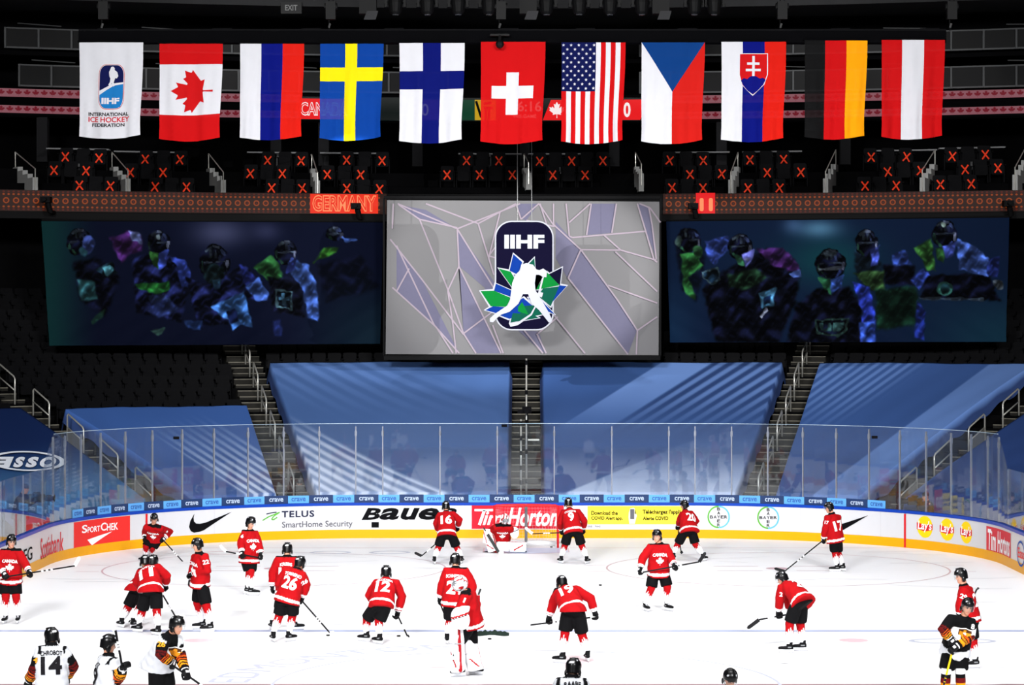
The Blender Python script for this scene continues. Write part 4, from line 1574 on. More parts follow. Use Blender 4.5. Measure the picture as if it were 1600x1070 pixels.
# ------------------------------------------------------------------ middle projection screen and hanging emblem
YSC = 82.0
scr = thing('projection_screen', (0, YSC, 5.4), 'large pale grey screen with a printed web of lines hanging in the middle', 'screen')
S_ = lambda px, py, off=0.: np.array(up(px, py, YSC)) + np.array([0, -off, 0])
n = MB()
q4 = [S_(602.5, 553), S_(1029, 556), S_(1031, 315), S_(605, 312.5)]
n.hexa([q4[0], q4[1], q4[1] + [0, .12, 0], q4[0] + [0, .12, 0], q4[3], q4[2], q4[2] + [0, .12, 0], q4[3] + [0, .12, 0]])
n.build('screen_cloth', mat('screen_grey', (110, 109, 110), rough=.8, spec=.1, noise=.05, nscale=.6), scr)
n = MB()
xl, xr, zt, zb = q4[0][0] - .06, q4[1][0] + .06, q4[3][2] + .06, q4[0][2] - .06
for b in (((xl + xr) / 2, zt + .03, xr - xl, .1), ((xl + xr) / 2, zb - .06, xr - xl, .16), (xl, (zt + zb) / 2, .06, zt - zb), (xr, (zt + zb) / 2, .06, zt - zb)):
    n.box((b[0], YSC + .08, b[1]), (b[2], .22, b[3]))
n.build('screen_frame', m_box, scr)
K = 3.057
Z5 = lambda x, y: np.array([600 + x / K, 220 + y / K])
poly_t = [[(70, 305), (200, 330), (350, 420), (170, 375)], [(350, 425), (355, 600), (560, 1015), (440, 1015), (380, 920)], [(630, 300), (740, 300), (680, 380), (650, 370)], [(985, 300), (1110, 300), (1085, 440), (970, 450)],
          [(820, 385), (940, 520), (1210, 900), (1165, 1020), (880, 660), (820, 560)], [(1215, 300), (1270, 320), (1300, 560), (1250, 430)], [(350, 425), (545, 700), (520, 800), (480, 700), (355, 595)],
          [(60, 500), (180, 660), (360, 1015), (240, 880), (60, 720)], [(640, 905), (740, 910), (770, 1015), (700, 960)]]
n = MB()
for i, P in enumerate(poly_t):
    V, T = poly([tuple(Z5(*p)) for p in P]); n.add([S_(a, b, .003 + .0012 * i) for a, b in V], T)
n.build('tinted_facets', mat('screen_violet', (96, 94, 114), rough=.8, noise=.05), scr)
segs = [[(65, 300), (350, 420), (650, 300)], [(200, 300), (450, 395), (630, 300)], [(70, 305), (170, 375), (350, 415)], [(170, 375), (305, 710), (380, 920)], [(350, 420), (358, 600), (305, 715)],
        [(350, 420), (560, 760), (600, 800)], [(358, 600), (560, 1015)], [(450, 395), (525, 640), (500, 560), (555, 340)], [(500, 550), (720, 610)], [(500, 550), (560, 470)], [(380, 920), (520, 815)], [(380, 920), (440, 1015)],
        [(30, 470), (180, 660), (380, 925)], [(60, 500), (240, 880), (360, 1015)], [(40, 700), (250, 890), (330, 1015)], [(120, 610), (60, 720)], [(345, 1015), (330, 880), (305, 715)],
        [(630, 300), (655, 375), (740, 300)], [(740, 300), (815, 410), (680, 380)], [(745, 300), (810, 500)], [(810, 300), (810, 400), (940, 520)], [(870, 300), (885, 455), (900, 462)], [(985, 300), (885, 390)],
        [(990, 300), (968, 450)], [(1110, 300), (1088, 440)], [(900, 462), (1250, 432)], [(1210, 300), (1250, 432), (1290, 570), (1305, 580)], [(1265, 320), (1280, 400), (1300, 565)], [(1220, 300), (1270, 320), (1320, 390)],
        [(1050, 450), (1130, 522)], [(940, 520), (1130, 522), (1300, 570)], [(1105, 530), (1305, 720)], [(1070, 690), (1305, 775)], [(940, 520), (880, 655)], [(940, 520), (1115, 760), (1210, 905)], [(880, 655), (1165, 1020)],
        [(810, 830), (960, 1015)], [(1305, 840), (1210, 905), (1205, 1020)], [(520, 880), (570, 1015)], [(730, 920), (775, 1015)], [(670, 905), (760, 1015)], [(735, 920), (830, 840)], [(45, 300), (40, 420)]]
n = MB()
k_ = 0
for s in segs:
    for p0, p1 in zip(s[:-1], s[1:]):
        V, T = stroke([tuple(Z5(*p0)), tuple(Z5(*p1))], 2.3); k_ += 1; n.add([S_(a, b, .014 + .0006 * k_) for a, b in V], T)
n.build('printed_lines', mat('screen_pale_line', (146, 134, 144), rough=.8), scr)

YL = 79.2
K2 = lambda x, y, off=0.: np.array(up(600 + x / K, 220 + y / K, YL)) + np.array([0, -off, 0])


def slab_px(P, d0, d1, mats, name, parent, conv=K2):
    """outline given in drawing units -> plate between depths d0 (back) and d1 (front)"""
    V, T = poly(P)
    n_ = MB()
    n_.add([conv(a, b, d1) for a, b in V], T)
    k = len(P)
    A = [conv(a, b, d0) for a, b in P] + [conv(a, b, d1) for a, b in P]
    n_.add(A, [(i, (i + 1) % k, (i + 1) % k + k, i + k) for i in range(k)] + [tuple(range(k))])
    return n_.build(name, mats, parent, fix=True)


em = thing('hanging_emblem', tuple(K2(670, 905)), 'navy hanging plate with a blue and green shard maple leaf and a white player figure', 'sign')
m_en, m_ew = mat('emblem_navy', (12, 10, 32), rough=.8, spec=.02), mat('emblem_plate_white', (164, 166, 174), rough=.7, spec=.05)
e_g, e_dg, e_b = mat('emblem_green', (6, 104, 40), rough=.8, spec=.05), mat('emblem_deep_green', (8, 70, 54), rough=.8, spec=.05), mat('emblem_blue', (8, 44, 118), rough=.8, spec=.05)
pl_ = slab_px(rrect(530, 382, 810, 905, 80, 10), 0, .06, m_ew, 'plate_border', em)
slab_px(rrect(536, 388, 804, 899, 75, 10), .05, .07, m_en, 'plate', em)['label'] = 'navy plate'
shards = [([(618, 542), (660, 580), (640, 640), (600, 620)], e_b), ([(718, 560), (722, 620), (690, 590)], e_dg), ([(548, 610), (605, 625), (625, 660), (612, 700)], e_g), ([(850, 606), (840, 690), (782, 640)], m_en),
          ([(535, 682), (612, 716), (606, 745), (526, 716)], e_b), ([(462, 718), (526, 716), (606, 750), (585, 792), (510, 790)], e_g), ([(485, 808), (520, 790), (590, 795), (560, 830)], e_b),
          ([(780, 630), (838, 690), (760, 705), (722, 712)], e_g), ([(872, 694), (800, 775), (838, 690)], e_b), ([(760, 705), (836, 695), (796, 790), (735, 740)], e_dg), ([(690, 750), (735, 745), (815, 828), (720, 790)], e_b),
          ([(665, 750), (700, 780), (720, 795), (600, 850), (545, 830)], e_b), ([(615, 822), (690, 828), (650, 860), (604, 868)], e_dg), ([(640, 790), (725, 785), (790, 822), (700, 840)], e_dg), ([(655, 800), (740, 845), (640, 862)], e_dg), ([(640, 795), (660, 770), (690, 830), (640, 815)], e_g)]
for i, (P, m) in enumerate(shards):
    P = np.array(P, float); c = P.mean(0)
    Q = [tuple(c + (p - c) * (1 + 9 / (np.linalg.norm(p - c) + 1e-6))) for p in P]
    slab_px(Q, .06, .075 + .0006 * i, m_ew, 'shard_outline', em)
    slab_px([tuple(p) for p in P], .07, .088 + .0006 * i, m, 'leaf_shard', em)
slab_px([(655, 592), (680, 584), (712, 592), (728, 614), (742, 618), (760, 610), (778, 622), (776, 652), (758, 650), (742, 640), (726, 640), (720, 680), (724, 715), (742, 742), (760, 772), (788, 822), (800, 848), (800, 868), (786, 866),
         (770, 846), (740, 808), (706, 778), (688, 732), (664, 732), (642, 778), (600, 816), (560, 830), (540, 846), (522, 866), (506, 864), (506, 848), (530, 826), (560, 806), (590, 786), (602, 760), (610, 700), (612, 680), (628, 640), (650, 618)],
        .09, .12, m_ew, 'player_figure', em)
slab_px([(756, 650), (764, 650), (746, 722), (760, 726), (754, 748), (730, 740), (738, 720)], .09, .115, m_ew, 'stick_figure', em)
slab_px([(596, 872), (640, 866), (700, 826), (720, 790), (726, 792), (706, 832), (640, 880), (604, 888)], .09, .112, m_ew, 'blade_figure', em)
n = MB()
V, T = text_in('IIHF', 575, 0, 766, 1, .05)
V[:, 1] = 515 - V[:, 1] * 66
n.add([K2(a, b, .085) for a, b in V], T); n.build('lettering', m_ew, em)
for x_ in (637, 705):
    n = MB(); p, q = K2(x_, 382), K2(x_, -60); n.tube([p + [0, -.03, 0], q], .012, 5); n.build('suspension_wire', m_chr, em)

# ------------------------------------------------------------------ two dark printed banners of players


def crease(x, y, k, f):
    a = np.sin(x * f + 2.1 * np.sin(y * f * .8 + k) + k) + np.sin((x * .6 + y * .9) * f * 1.7 + 1.6 * np.sin(x * f * 1.1 - k) + 2 * k)
    return np.clip(.5 + .3 * a, 0, 1) ** 1.6


def painted(x, y, bg, shapes):
    C = bg(x, y)
    for P, col, soft, *al in shapes:
        P = np.asarray(P, float)
        if len(P) == 2:      # ellipse (centre, radii)
            d = (np.hypot((x - P[0, 0]) / P[1, 0], (y - P[0, 1]) / P[1, 1]) - 1) * min(P[1])
        else:
            ins = np.zeros(len(x), bool)
            d = np.full(len(x), 1e9)
            for i in range(len(P)):
                a, b = P[i], P[(i + 1) % len(P)]
                ba = b - a
                t = np.clip(((x - a[0]) * ba[0] + (y - a[1]) * ba[1]) / (ba @ ba + 1e-9), 0, 1)
                d = np.minimum(d, np.hypot(x - a[0] - t * ba[0], y - a[1] - t * ba[1]))
                c_ = (a[1] > y) != (b[1] > y)
                with np.errstate(divide='ignore', invalid='ignore'):
                    xi = a[0] + (y - a[1]) * ba[0] / (ba[1] if ba[1] else 1e-9)
                ins ^= c_ & (x < xi)
            d = np.where(ins, -d, d)
        al_ = al[0] if al else 1.
        k_ = sum(col) * .13
        r1, r2 = crease(x, y, k_, .05), crease(x, y, k_ + 3, .14)
        fold = .30 + .75 * r1 ** 1.4 + .35 * r2 ** 2      # creases drawn in the garments
        if sum(col) < 100:
            fold = .15 + 1.5 * r1 ** 2 + .5 * r2 ** 2
        else:
            fold = fold * (1.15 - .55 * sm(3, 40, -d)) * .85
        soft = soft * .75
        d = d + 7 * (crease(x, y, k_ + 7, .06) - .5) + 3 * (r2 - .5)
        t = 1 - sm(-soft, soft, d)
        C = mixc(C, np.asarray(col, float)[None] * fold[:, None], t * al_)
    return C


def bgL(x, y):
    C = np.repeat(np.array([[9, 13, 30.]]), len(x), 0)
    C = mixc(C, np.array([14, 46, 46.]), (1 - sm(180, 420, x)) * .9)
    C = mixc(C, np.array([16, 34, 44.]), sm(1150, 1560, x) * sm(480, 820, y) * .8)
    C = mixc(C, np.array([70, 74, 104.]), np.exp(-((x - 900) / 110) ** 2 - ((y - 375) / 60) ** 2) * .7)
    return mixc(C, np.array([60, 64, 96.]), np.exp(-((x - 1090) / 60) ** 2 - ((y - 370) / 40) ** 2) * .5)


def bgR(x, y):
    C = np.repeat(np.array([[12, 24, 46.]]), len(x), 0)
    C = mixc(C, np.array([14, 50, 58.]), np.exp(-((x - 740) / 200) ** 2 - ((y - 520) / 110) ** 2))
    C = mixc(C, np.array([16, 42, 58.]), sm(1000, 1500, x) * sm(560, 860, y))
    C = mixc(C, np.array([16, 36, 60.]), (1 - sm(40, 240, x)) * sm(500, 860, y))
    C = mixc(C, np.array([84, 130, 160.]), np.exp(-((x - 700) / 90) ** 2 - ((y - 385) / 40) ** 2) * .7)
    return mixc(C, np.array([70, 100, 140.]), np.exp(-((x - 590) / 45) ** 2 - ((y - 370) / 35) ** 2) * .5)


DK, DK2 = (9, 11, 24), (18, 22, 52)
BLU, BL2, GRN, PUR = (72, 108, 200), (52, 72, 172), (44, 104, 54), (78, 40, 112)


def lid(cx, cy, rx, ry):       # dark helmet with glints on the shell and bars of the visor
    out = [([(cx, cy), (rx, ry)], DK, 3)]

    def q(a, b, c, d, w, col, al=.75):
        ax, ay, bx, by = cx + rx * a, cy + ry * b, cx + rx * c, cy + ry * d
        n = np.array([-(by - ay), bx - ax]); n = n / (np.linalg.norm(n) + 1e-6) * w
        out.append(([(ax + n[0], ay + n[1]), (bx + n[0], by + n[1]), (bx - n[0], by - n[1]), (ax - n[0], ay - n[1])], col, 1.5, al))
    q(-.62, -.62, -.2, -.86, 3, (74, 90, 104)); q(-.1, -.92, .3, -.86, 2.5, (96, 108, 130)); q(.42, -.74, .7, -.4, 3, (60, 74, 120)); q(-.3, -.7, -.25, -.3, 2.5, (44, 54, 62)); q(.05, -.72, .08, -.28, 2.5, (50, 60, 76))
    q(.3, -.62, .36, -.2, 2.5, (50, 62, 100)); q(-.85, -.1, -.8, .45, 3, (34, 66, 54)); q(.85, -.1, .82, .5, 3, (150, 160, 196)); q(-.7, -.02, .72, -.08, 2, (70, 84, 104)); q(-.62, .5, -.3, .86, 2.5, (40, 84, 60)); q(.62, .5, .34, .88, 2.5, (60, 80, 160))
    return out


SHL = [([(300, 500), (400, 480), (490, 560), (430, 720), (330, 650)], DK, 14), *lid(325, 415, 50, 55), ([(362, 425), (24, 36)], (66, 84, 160), 6), ([(340, 455), (16, 18)], (60, 120, 140), 6),
       ([(395, 525), (460, 495), (480, 540), (440, 560)], (16, 30, 40), 3), ([(420, 520), (450, 512), (468, 530), (440, 552)], (96, 176, 196), 5), ([(318, 570), (385, 578), (398, 645), (335, 655)], (64, 132, 140), 8, .8),
       ([(450, 400), (520, 370), (582, 385), (580, 450), (520, 470), (500, 505), (475, 450)], PUR, 8), ([(530, 372), (580, 380), (580, 420), (545, 410)], (124, 140, 208), 6),
       ([(540, 480), (620, 465), (700, 475), (770, 520), (775, 600), (740, 740), (560, 700)], DK2, 10), ([(700, 478), (755, 490), (780, 540), (770, 600), (742, 600), (725, 520)], BL2, 6),
       ([(555, 588), (690, 578), (695, 610), (640, 628), (570, 605)], (38, 116, 50), 6), ([(600, 690), (690, 640), (735, 690), (650, 728)], (60, 80, 156), 8, .7), ([(610, 635), (680, 625), (690, 650), (620, 665)], (40, 52, 96), 5),
       *lid(650, 420, 46, 52), ([(612, 448), (648, 462), (650, 522), (628, 508)], (44, 96, 44), 4), ([(651, 462), (688, 448), (680, 508), (652, 525)], (66, 88, 200), 4), ([(650, 396), (8, 9)], (170, 196, 210), 3),
       ([(760, 560), (840, 590), (1000, 505), (1100, 620), (1080, 660), (1010, 640), (1000, 740), (820, 760)], DK2, 8), ([(985, 510), (1040, 545), (1060, 600), (1010, 610)], (34, 44, 120), 8),
       ([(1005, 600), (1060, 560), (1100, 620), (1095, 655), (1060, 662)], BLU, 5), ([(870, 682), (1000, 615), (1032, 762), (985, 755), (955, 776), (940, 730), (915, 722)], (76, 134, 224), 6),
       ([(930, 700), (960, 690), (985, 740), (945, 750)], (20, 30, 70), 5), ([(760, 740), (830, 738), (820, 775), (770, 770)], (60, 100, 190), 6, .7),
       *lid(880, 500, 62, 74), ([(880, 545), (45, 40)], (14, 26, 30), 8), ([(870, 570), (905, 560), (898, 600), (880, 605)], (60, 110, 150), 6, .7),
       ([(1040, 520), (1110, 470), (1140, 500), (1160, 570), (1100, 570)], GRN, 7), ([(1100, 560), (1230, 560), (1245, 720), (1120, 700)], DK, 10), ([(1190, 540), (1215, 490), (1262, 510), (1300, 600), (1306, 745), (1262, 725), (1240, 600)], BLU, 6),
       ([(1128, 608), (1198, 618), (1195, 692), (1130, 684)], (64, 92, 104), 3), ([(1136, 616), (1190, 624), (1187, 684), (1138, 676)], (10, 18, 30), 3), ([(1155, 625), (1168, 625), (1168, 672), (1155, 672)], (50, 84, 110), 3), ([(1142, 642), (1184, 642), (1184, 652), (1142, 652)], (50, 84, 110), 3),
       *lid(1170, 458, 45, 50), ([(1180, 500), (1215, 478), (1205, 525), (1175, 540)], (44, 58, 140), 6), ([(1285, 500), (1330, 440), (1392, 435), (1380, 460), (1335, 472)], (56, 124, 44), 6), ([(1300, 510), (1480, 470), (1560, 600), (1340, 660)], DK, 20, .6),
       *lid(1372, 382, 34, 27), ([(1405, 396), (1462, 405), (1410, 416)], (80, 120, 220), 3), ([(1120, 740), (1150, 735), (1155, 800), (1125, 800)], BL2, 8, .6), ([(370, 740), (430, 690), (420, 720), (380, 750)], (50, 110, 80), 6, .7),
       ([(620, 780), (675, 765), (660, 790), (640, 795)], (80, 130, 110), 4, .7)]
SHR = [([(70, 440), (190, 470), (200, 560), (160, 700), (100, 650)], DK, 14, .7), *lid(130, 438, 52, 58), ([(168, 492), (22, 30)], (46, 92, 58), 6), ([(95, 500), (150, 490), (195, 545), (130, 600), (162, 700), (110, 665)], (48, 116, 58), 7), ([(85, 440), (12, 22)], (90, 120, 110), 4, .6),
       ([(200, 440), (300, 420), (312, 460), (240, 545), (212, 505)], (66, 92, 196), 6), ([(300, 560), (470, 470), (620, 560), (600, 700), (520, 885), (250, 885), (190, 650)], DK, 14), ([(430, 475), (540, 470), (600, 520), (620, 580), (500, 545)], PUR, 8, .9), ([(575, 585), (615, 565), (625, 595), (590, 600)], (90, 120, 210), 4),
       ([(300, 590), (420, 560), (480, 600), (380, 650), (310, 640)], (22, 44, 30), 12), ([(186, 575), (255, 555), (272, 610), (232, 632), (195, 602)], (60, 84, 96), 3), ([(196, 580), (250, 564), (262, 606), (232, 622), (202, 600)], (16, 30, 44), 3),
       ([(438, 670), (512, 645), (500, 720), (452, 732)], (84, 150, 196), 6), ([(460, 690), (490, 680), (486, 712), (462, 716)], (20, 40, 80), 4), ([(445, 770), (470, 735), (475, 745), (450, 775)], (180, 190, 220), 2),
       *lid(355, 465, 52, 56), ([(335, 500), (362, 505), (370, 545), (345, 540)], (46, 100, 70), 5), ([(365, 500), (415, 475), (405, 530), (380, 552)], (110, 116, 208), 5), ([(375, 520), (400, 512), (392, 535)], (190, 190, 230), 4, .6),
       ([(860, 430), (940, 470), (985, 580), (935, 660), (860, 600)], (20, 34, 50), 12), ([(850, 580), (990, 568), (985, 650), (930, 655)], (56, 92, 52), 8), ([(950, 650), (1130, 635), (1145, 800), (955, 830)], (20, 52, 38), 16), ([(1018, 500), (1080, 480), (1105, 540), (1030, 552)], (54, 80, 170), 7), ([(985, 545), (1120, 550), (1120, 630), (990, 630)], DK, 12),
       ([(1105, 610), (1160, 560), (1192, 590), (1140, 652)], (52, 74, 172), 6), ([(1132, 700), (1166, 750), (1160, 872), (1120, 862)], (36, 54, 150), 8), *lid(910, 450, 48, 60), ([(928, 480), (966, 458), (955, 542), (930, 546)], (74, 92, 206), 5),
       ([(1120, 470), (1195, 430), (1212, 570), (1180, 566)], (56, 112, 52), 7), ([(1180, 590), (1440, 580), (1495, 700), (1140, 690)], DK, 10), ([(1300, 428), (1400, 470), (1446, 520), (1440, 592), (1380, 580), (1318, 562)], (84, 120, 222), 6), ([(1440, 520), (1490, 510), (1485, 600), (1440, 590)], (44, 60, 150), 6),
       ([(1252, 650), (32, 32)], (54, 110, 100), 4), ([(1252, 650), (22, 22)], (14, 30, 34), 4), *lid(1252, 410, 54, 60), ([(1245, 462), (1302, 438), (1290, 502), (1256, 518)], (74, 94, 200), 5), ([(1212, 470), (1245, 470), (1250, 540), (1220, 520)], (40, 84, 44), 6), ([(1245, 372), (9, 10)], (170, 200, 190), 3),
       ([(1465, 615), (1505, 612), (1508, 650), (1480, 655)], (70, 80, 90), 3), ([(1140, 686), (1420, 690), (1420, 700), (1140, 696)], (90, 110, 130), 3, .7),
       ([(560, 885), (600, 720), (690, 650), (830, 640), (885, 720), (905, 885)], DK, 12), ([(850, 620), (922, 640), (946, 760), (946, 888), (880, 888), (892, 760)], (50, 70, 204), 6), ([(880, 800), (946, 790), (946, 885), (885, 885)], (64, 100, 220), 8),
       ([(684, 786), (832, 778), (826, 826), (780, 862), (690, 842)], (60, 96, 90), 3), ([(692, 792), (822, 786), (816, 822), (776, 852), (697, 834)], (10, 14, 26), 3), ([(704, 800), (718, 800), (722, 824), (740, 820), (738, 798), (750, 798), (752, 830), (708, 834)], (50, 84, 84), 3), ([(765, 800), (810, 796), (808, 806), (776, 812), (806, 818), (790, 836), (764, 834)], (50, 84, 84), 3),
       *lid(752, 540, 66, 66), ([(698, 600), (751, 606), (752, 672), (716, 642)], (34, 84, 56), 5), ([(753, 606), (808, 590), (797, 642), (756, 676)], (66, 104, 206), 5), ([(720, 490), (780, 488), (776, 505), (724, 506)], (70, 84, 96), 4, .7), ([(700, 560), (800, 552), (800, 562), (702, 570)], (110, 120, 130), 3, .6)]


def banner(c4, Ys, bg, shapes, k, ox, oy, label, lean):
    nu, nv = 400, 150
    (ax, ay), (bx, by), (cx_, cy_), (dx_, dy_) = c4     # top-left, top-right, bottom-right, bottom-left pixels
    tl, trr, br, bl = up(ax, ay, Ys[0]), up(bx, by, Ys[1]), up(cx_, cy_, Ys[1]), up(dx_, dy_, Ys[0])
    tl, trr, br, bl = map(np.array, (tl, trr, br, bl))
    uu, vv = np.meshgrid(np.linspace(0, 1, nu), np.linspace(0, 1, nv), indexing='ij')
    uu, vv = uu.ravel()[:, None], vv.ravel()[:, None]
    P = (tl * (1 - uu) + trr * uu) * (1 - vv) + (bl * (1 - uu) + br * uu) * vv
    f = [(i * nv + j, i * nv + j + 1, (i + 1) * nv + j + 1, (i + 1) * nv + j) for i in range(nu - 1) for j in range(nv - 1)]
    x, y = CX + F * P[:, 0] / P[:, 1], CY + F * (HC - P[:, 2]) / P[:, 1]
    C = lin(painted((x - ox) * k, (y - oy) * k, bg, shapes)) * 1.0
    u1, v1 = uu[:, 0], vv[:, 0]
    P[:, 1] += .05 * np.sin(u1 * 17 + 4 * v1) * np.sin(PI * v1) + .03 * np.sin(u1 * 40 + 9 * v1 * lean) * v1 + .02 * np.sin(60 * (u1 + v1 * .6 * lean)) * v1 * v1
    th = thing('printed_banner', tuple((bl + br) / 2), label, 'banner')
    MB().add(P, f, 0, C).build('cloth', vmat('banner_cloth', rough=.8, spec=.02, bump=.0, nscale=2, gain=1.0), th, smooth=True, col=True)
    n_ = MB(); n_.tube([tl + [0, .05, .04], trr + [0, .05, .04]], .04, 6); n_.build('top_bar', m_box, th)


banner([(64.5, 345.5), (599, 347.5), (594, 537), (77, 540)], (80.6, 83.6), bgL, SHL, 2.623, 0, 220, 'left dark banner printed with five helmeted players in blue and green light', 1)
banner([(1041, 346), (1577, 340), (1572, 534), (1047, 535)], (83.6, 80.6), bgR, SHR, 2.807, 1030, 220, 'right dark banner printed with helmeted players, the middle one with a country crest', -1)

# ------------------------------------------------------------------ goal
m_gred = mat('goal_red', (206, 22, 30), rough=.3, coat=.3)
m_net = glassmat('goal_netting', (.93, .93, .93), 1.01, 0, 0, .5, .07)
goal = thing('ice_hockey_goal', (0, YG, 0), 'red framed hockey goal with white netting in front of the red cafe panel', 'goal')
GW, GH = .93, 1.24
n = MB(); n.tube([(-GW, YG, 0), (-GW, YG, GH - .06), (-GW + .06, YG, GH), (GW - .06, YG, GH), (GW, YG, GH - .06), (GW, YG, 0)], .038, 10); n.build('post_frame', m_gred, goal, smooth=True)
bk = [(-GW, YG), (-GW - .05, YG + .55), (-.55, YG + 1.05), (0, YG + 1.12), (.55, YG + 1.05), (GW + .05, YG + .55), (GW, YG)]
n = MB(); n.tube([(x, y, .06) for x, y in bk], .075, 8); n.build('base_pad', mat('goal_base_pale', (212, 212, 214), rough=.6, noise=.1, nscale=12), goal, smooth=True)
n = MB(); n.tube([(0, YG + 1.1, .06), (0, YG + .62, GH - .03), (0, YG, GH)], .045, 8); n.build('centre_stay', mat('goal_stay_grey', (150, 152, 156), rough=.5), goal, smooth=True)
tp = [(-GW, YG), (-.7, YG + .5), (0, YG + .62), (.7, YG + .5), (GW, YG)]
n = MB(); n.tube([(x, y, GH - .02) for x, y in tp], .03, 8); n.build('top_shelf', m_gred, goal, smooth=True)


def netmesh(rows, name):
    n_ = MB()
    for a, b in rows:
        n_.tube([a, b], .0022, 4, cap=False)
    n_.build(name, mat('net_cord', (205, 190, 192), rough=.8), goal)


def lerp_path(P, t):
    P = np.asarray(P, float); s = t * (len(P) - 1); i = min(int(s), len(P) - 2)
    return P[i] * (1 - (s - i)) + P[i + 1] * (s - i)


rows = []
for i in range(33):
    t = i / 32
    a, b = lerp_path(bk, t), lerp_path(tp, t)
    rows.append(((a[0], a[1], .08), (b[0], b[1], GH - .03)))
for k in range(1, 11):
    q = k / 11
    pts = [lerp_path(bk, i / 20) * (1 - q) + lerp_path(tp, i / 20) * q for i in range(21)]
    z = .08 + (GH - .11) * q
    for p0, p1 in zip(pts[:-1], pts[1:]):
        rows.append(((*p0, z), (*p1, z)))
netmesh(rows, 'netting')
# bottle-free puck bag and loose pucks
m_puck = mat('puck_black', (16, 16, 17), rough=.6)
for px, py, lab in ((623, 993.5, 'puck on the ice in front of the red number 12 player'), (512.5, 992.5, 'puck at the stick blade of the red number 26 player'), (765, 998, 'puck lying just below the dark net bag on the ice'),
                    (938, 914, 'puck alone on the ice above the red number 19 player'), (861.5, 854.5, 'puck inside the goal near its right post')):
    g = gp(px, py, .013)
    n = MB(); an = [2 * PI * i / 24 for i in range(24)]
    pr = [(.034, 0), (.038, .004), (.038, .021), (.034, .0254)]
    V = [(g.x + r * math.cos(t), g.y + r * math.sin(t), z + .004) for r, z in pr for t in an]
    n.add(V, [(i * 24 + j, i * 24 + (j + 1) % 24, (i + 1) * 24 + (j + 1) % 24, (i + 1) * 24 + j) for i in range(3) for j in range(24)] + [tuple(reversed(range(24))), tuple(range(72, 96))])
    tag(n.build('puck', m_puck), lab, 'puck')
g = gp(761, 991)
nb = MB(); nu, nv = 40, 14
V = []
for i in range(nu):
    for j in range(nv):
        a, b = i / (nu - 1), j / (nv - 1) * 2 - 1
        h = .075 * (1 - b * b) * math.sin(PI * a) ** .4 * (.75 + .5 * math.sin(a * 23) * math.cos(b * 5) + rng.uniform(-.12, .15))
        V.append((g.x - .30 + .76 * a, g.y + b * .3 * (.7 + .3 * math.sin(a * 9)), .006 + max(0, h)))
nb.add(V, [(i * nv + j, (i + 1) * nv + j, (i + 1) * nv + j + 1, i * nv + j + 1) for i in range(nu - 1) for j in range(nv - 1)])
tag(nb.build('puck_bag', mat('bag_dark_green', (26, 40, 34), rough=.8, noise=.6, nscale=30), smooth=True), 'crumpled dark net puck bag lying on the ice by the blue line', 'bag')

# ------------------------------------------------------------------ people
def nrm(v):
    v = np.asarray(v, float)
    return v / (np.linalg.norm(v) + 1e-9)


m_cloth = vmat('jersey_cloth', rough=.85, spec=.1, bump=.25, nscale=9)
m_skin = vmat('skin_and_base', rough=.6, spec=.25, bump=0)
m_gear = vmat('gear', rough=.6, spec=.12, bump=.05, nscale=40)
m_shell = vmat('helmet_shell', rough=.3, spec=.25, bump=0, coat=.05)
m_visor = glassmat('visor', (.93, .95, .96), 1.5, 1.2, .02, .03)
m_blade = mat('skate_steel', (200, 202, 206), rough=.25, metal=.9)
m_hold = mat('skate_holder_white', (226, 228, 232), rough=.4)
m_numw = mat('number_white', (238, 238, 240), rough=.7)
m_numk = mat('number_black', (22, 20, 24), rough=.7)
m_numo = mat('number_orange', (240, 160, 40), rough=.7)
m_stk = mat('stick_black', (20, 20, 22), rough=.4)
m_stw = mat('stick_white', (226, 226, 228), rough=.6)
m_sty = mat('stick_yellow', (214, 178, 24), rough=.4)
C_ = {k: lin(v) for k, v in dict(red=(156, 9, 16), white=(234, 234, 238), black=(9, 9, 11), skin=(196, 138, 112), dark=(40, 30, 26), grey=(150, 152, 156), lip=(170, 96, 88), hair=(58, 40, 28),
                               orange=(206, 78, 14), gold=(226, 142, 22), maroon=(88, 14, 14), wgrey=(206, 208, 214), navy=(24, 26, 40), dred=(150, 16, 26), brown=(64, 40, 32)).items()}


def seg_t(P, a, b):
    """closest parameter and distance of points to a segment"""
    d = b - a
    t = np.clip(((P - a) @ d) / (d @ d + 1e-9), 0, 1)
    return t, np.linalg.norm(P - a - t[:, None] * d, axis=1)


def J(pd, key, Y):
    x, y = pd[key][:2]
    return np.array(up(x, y, Y))


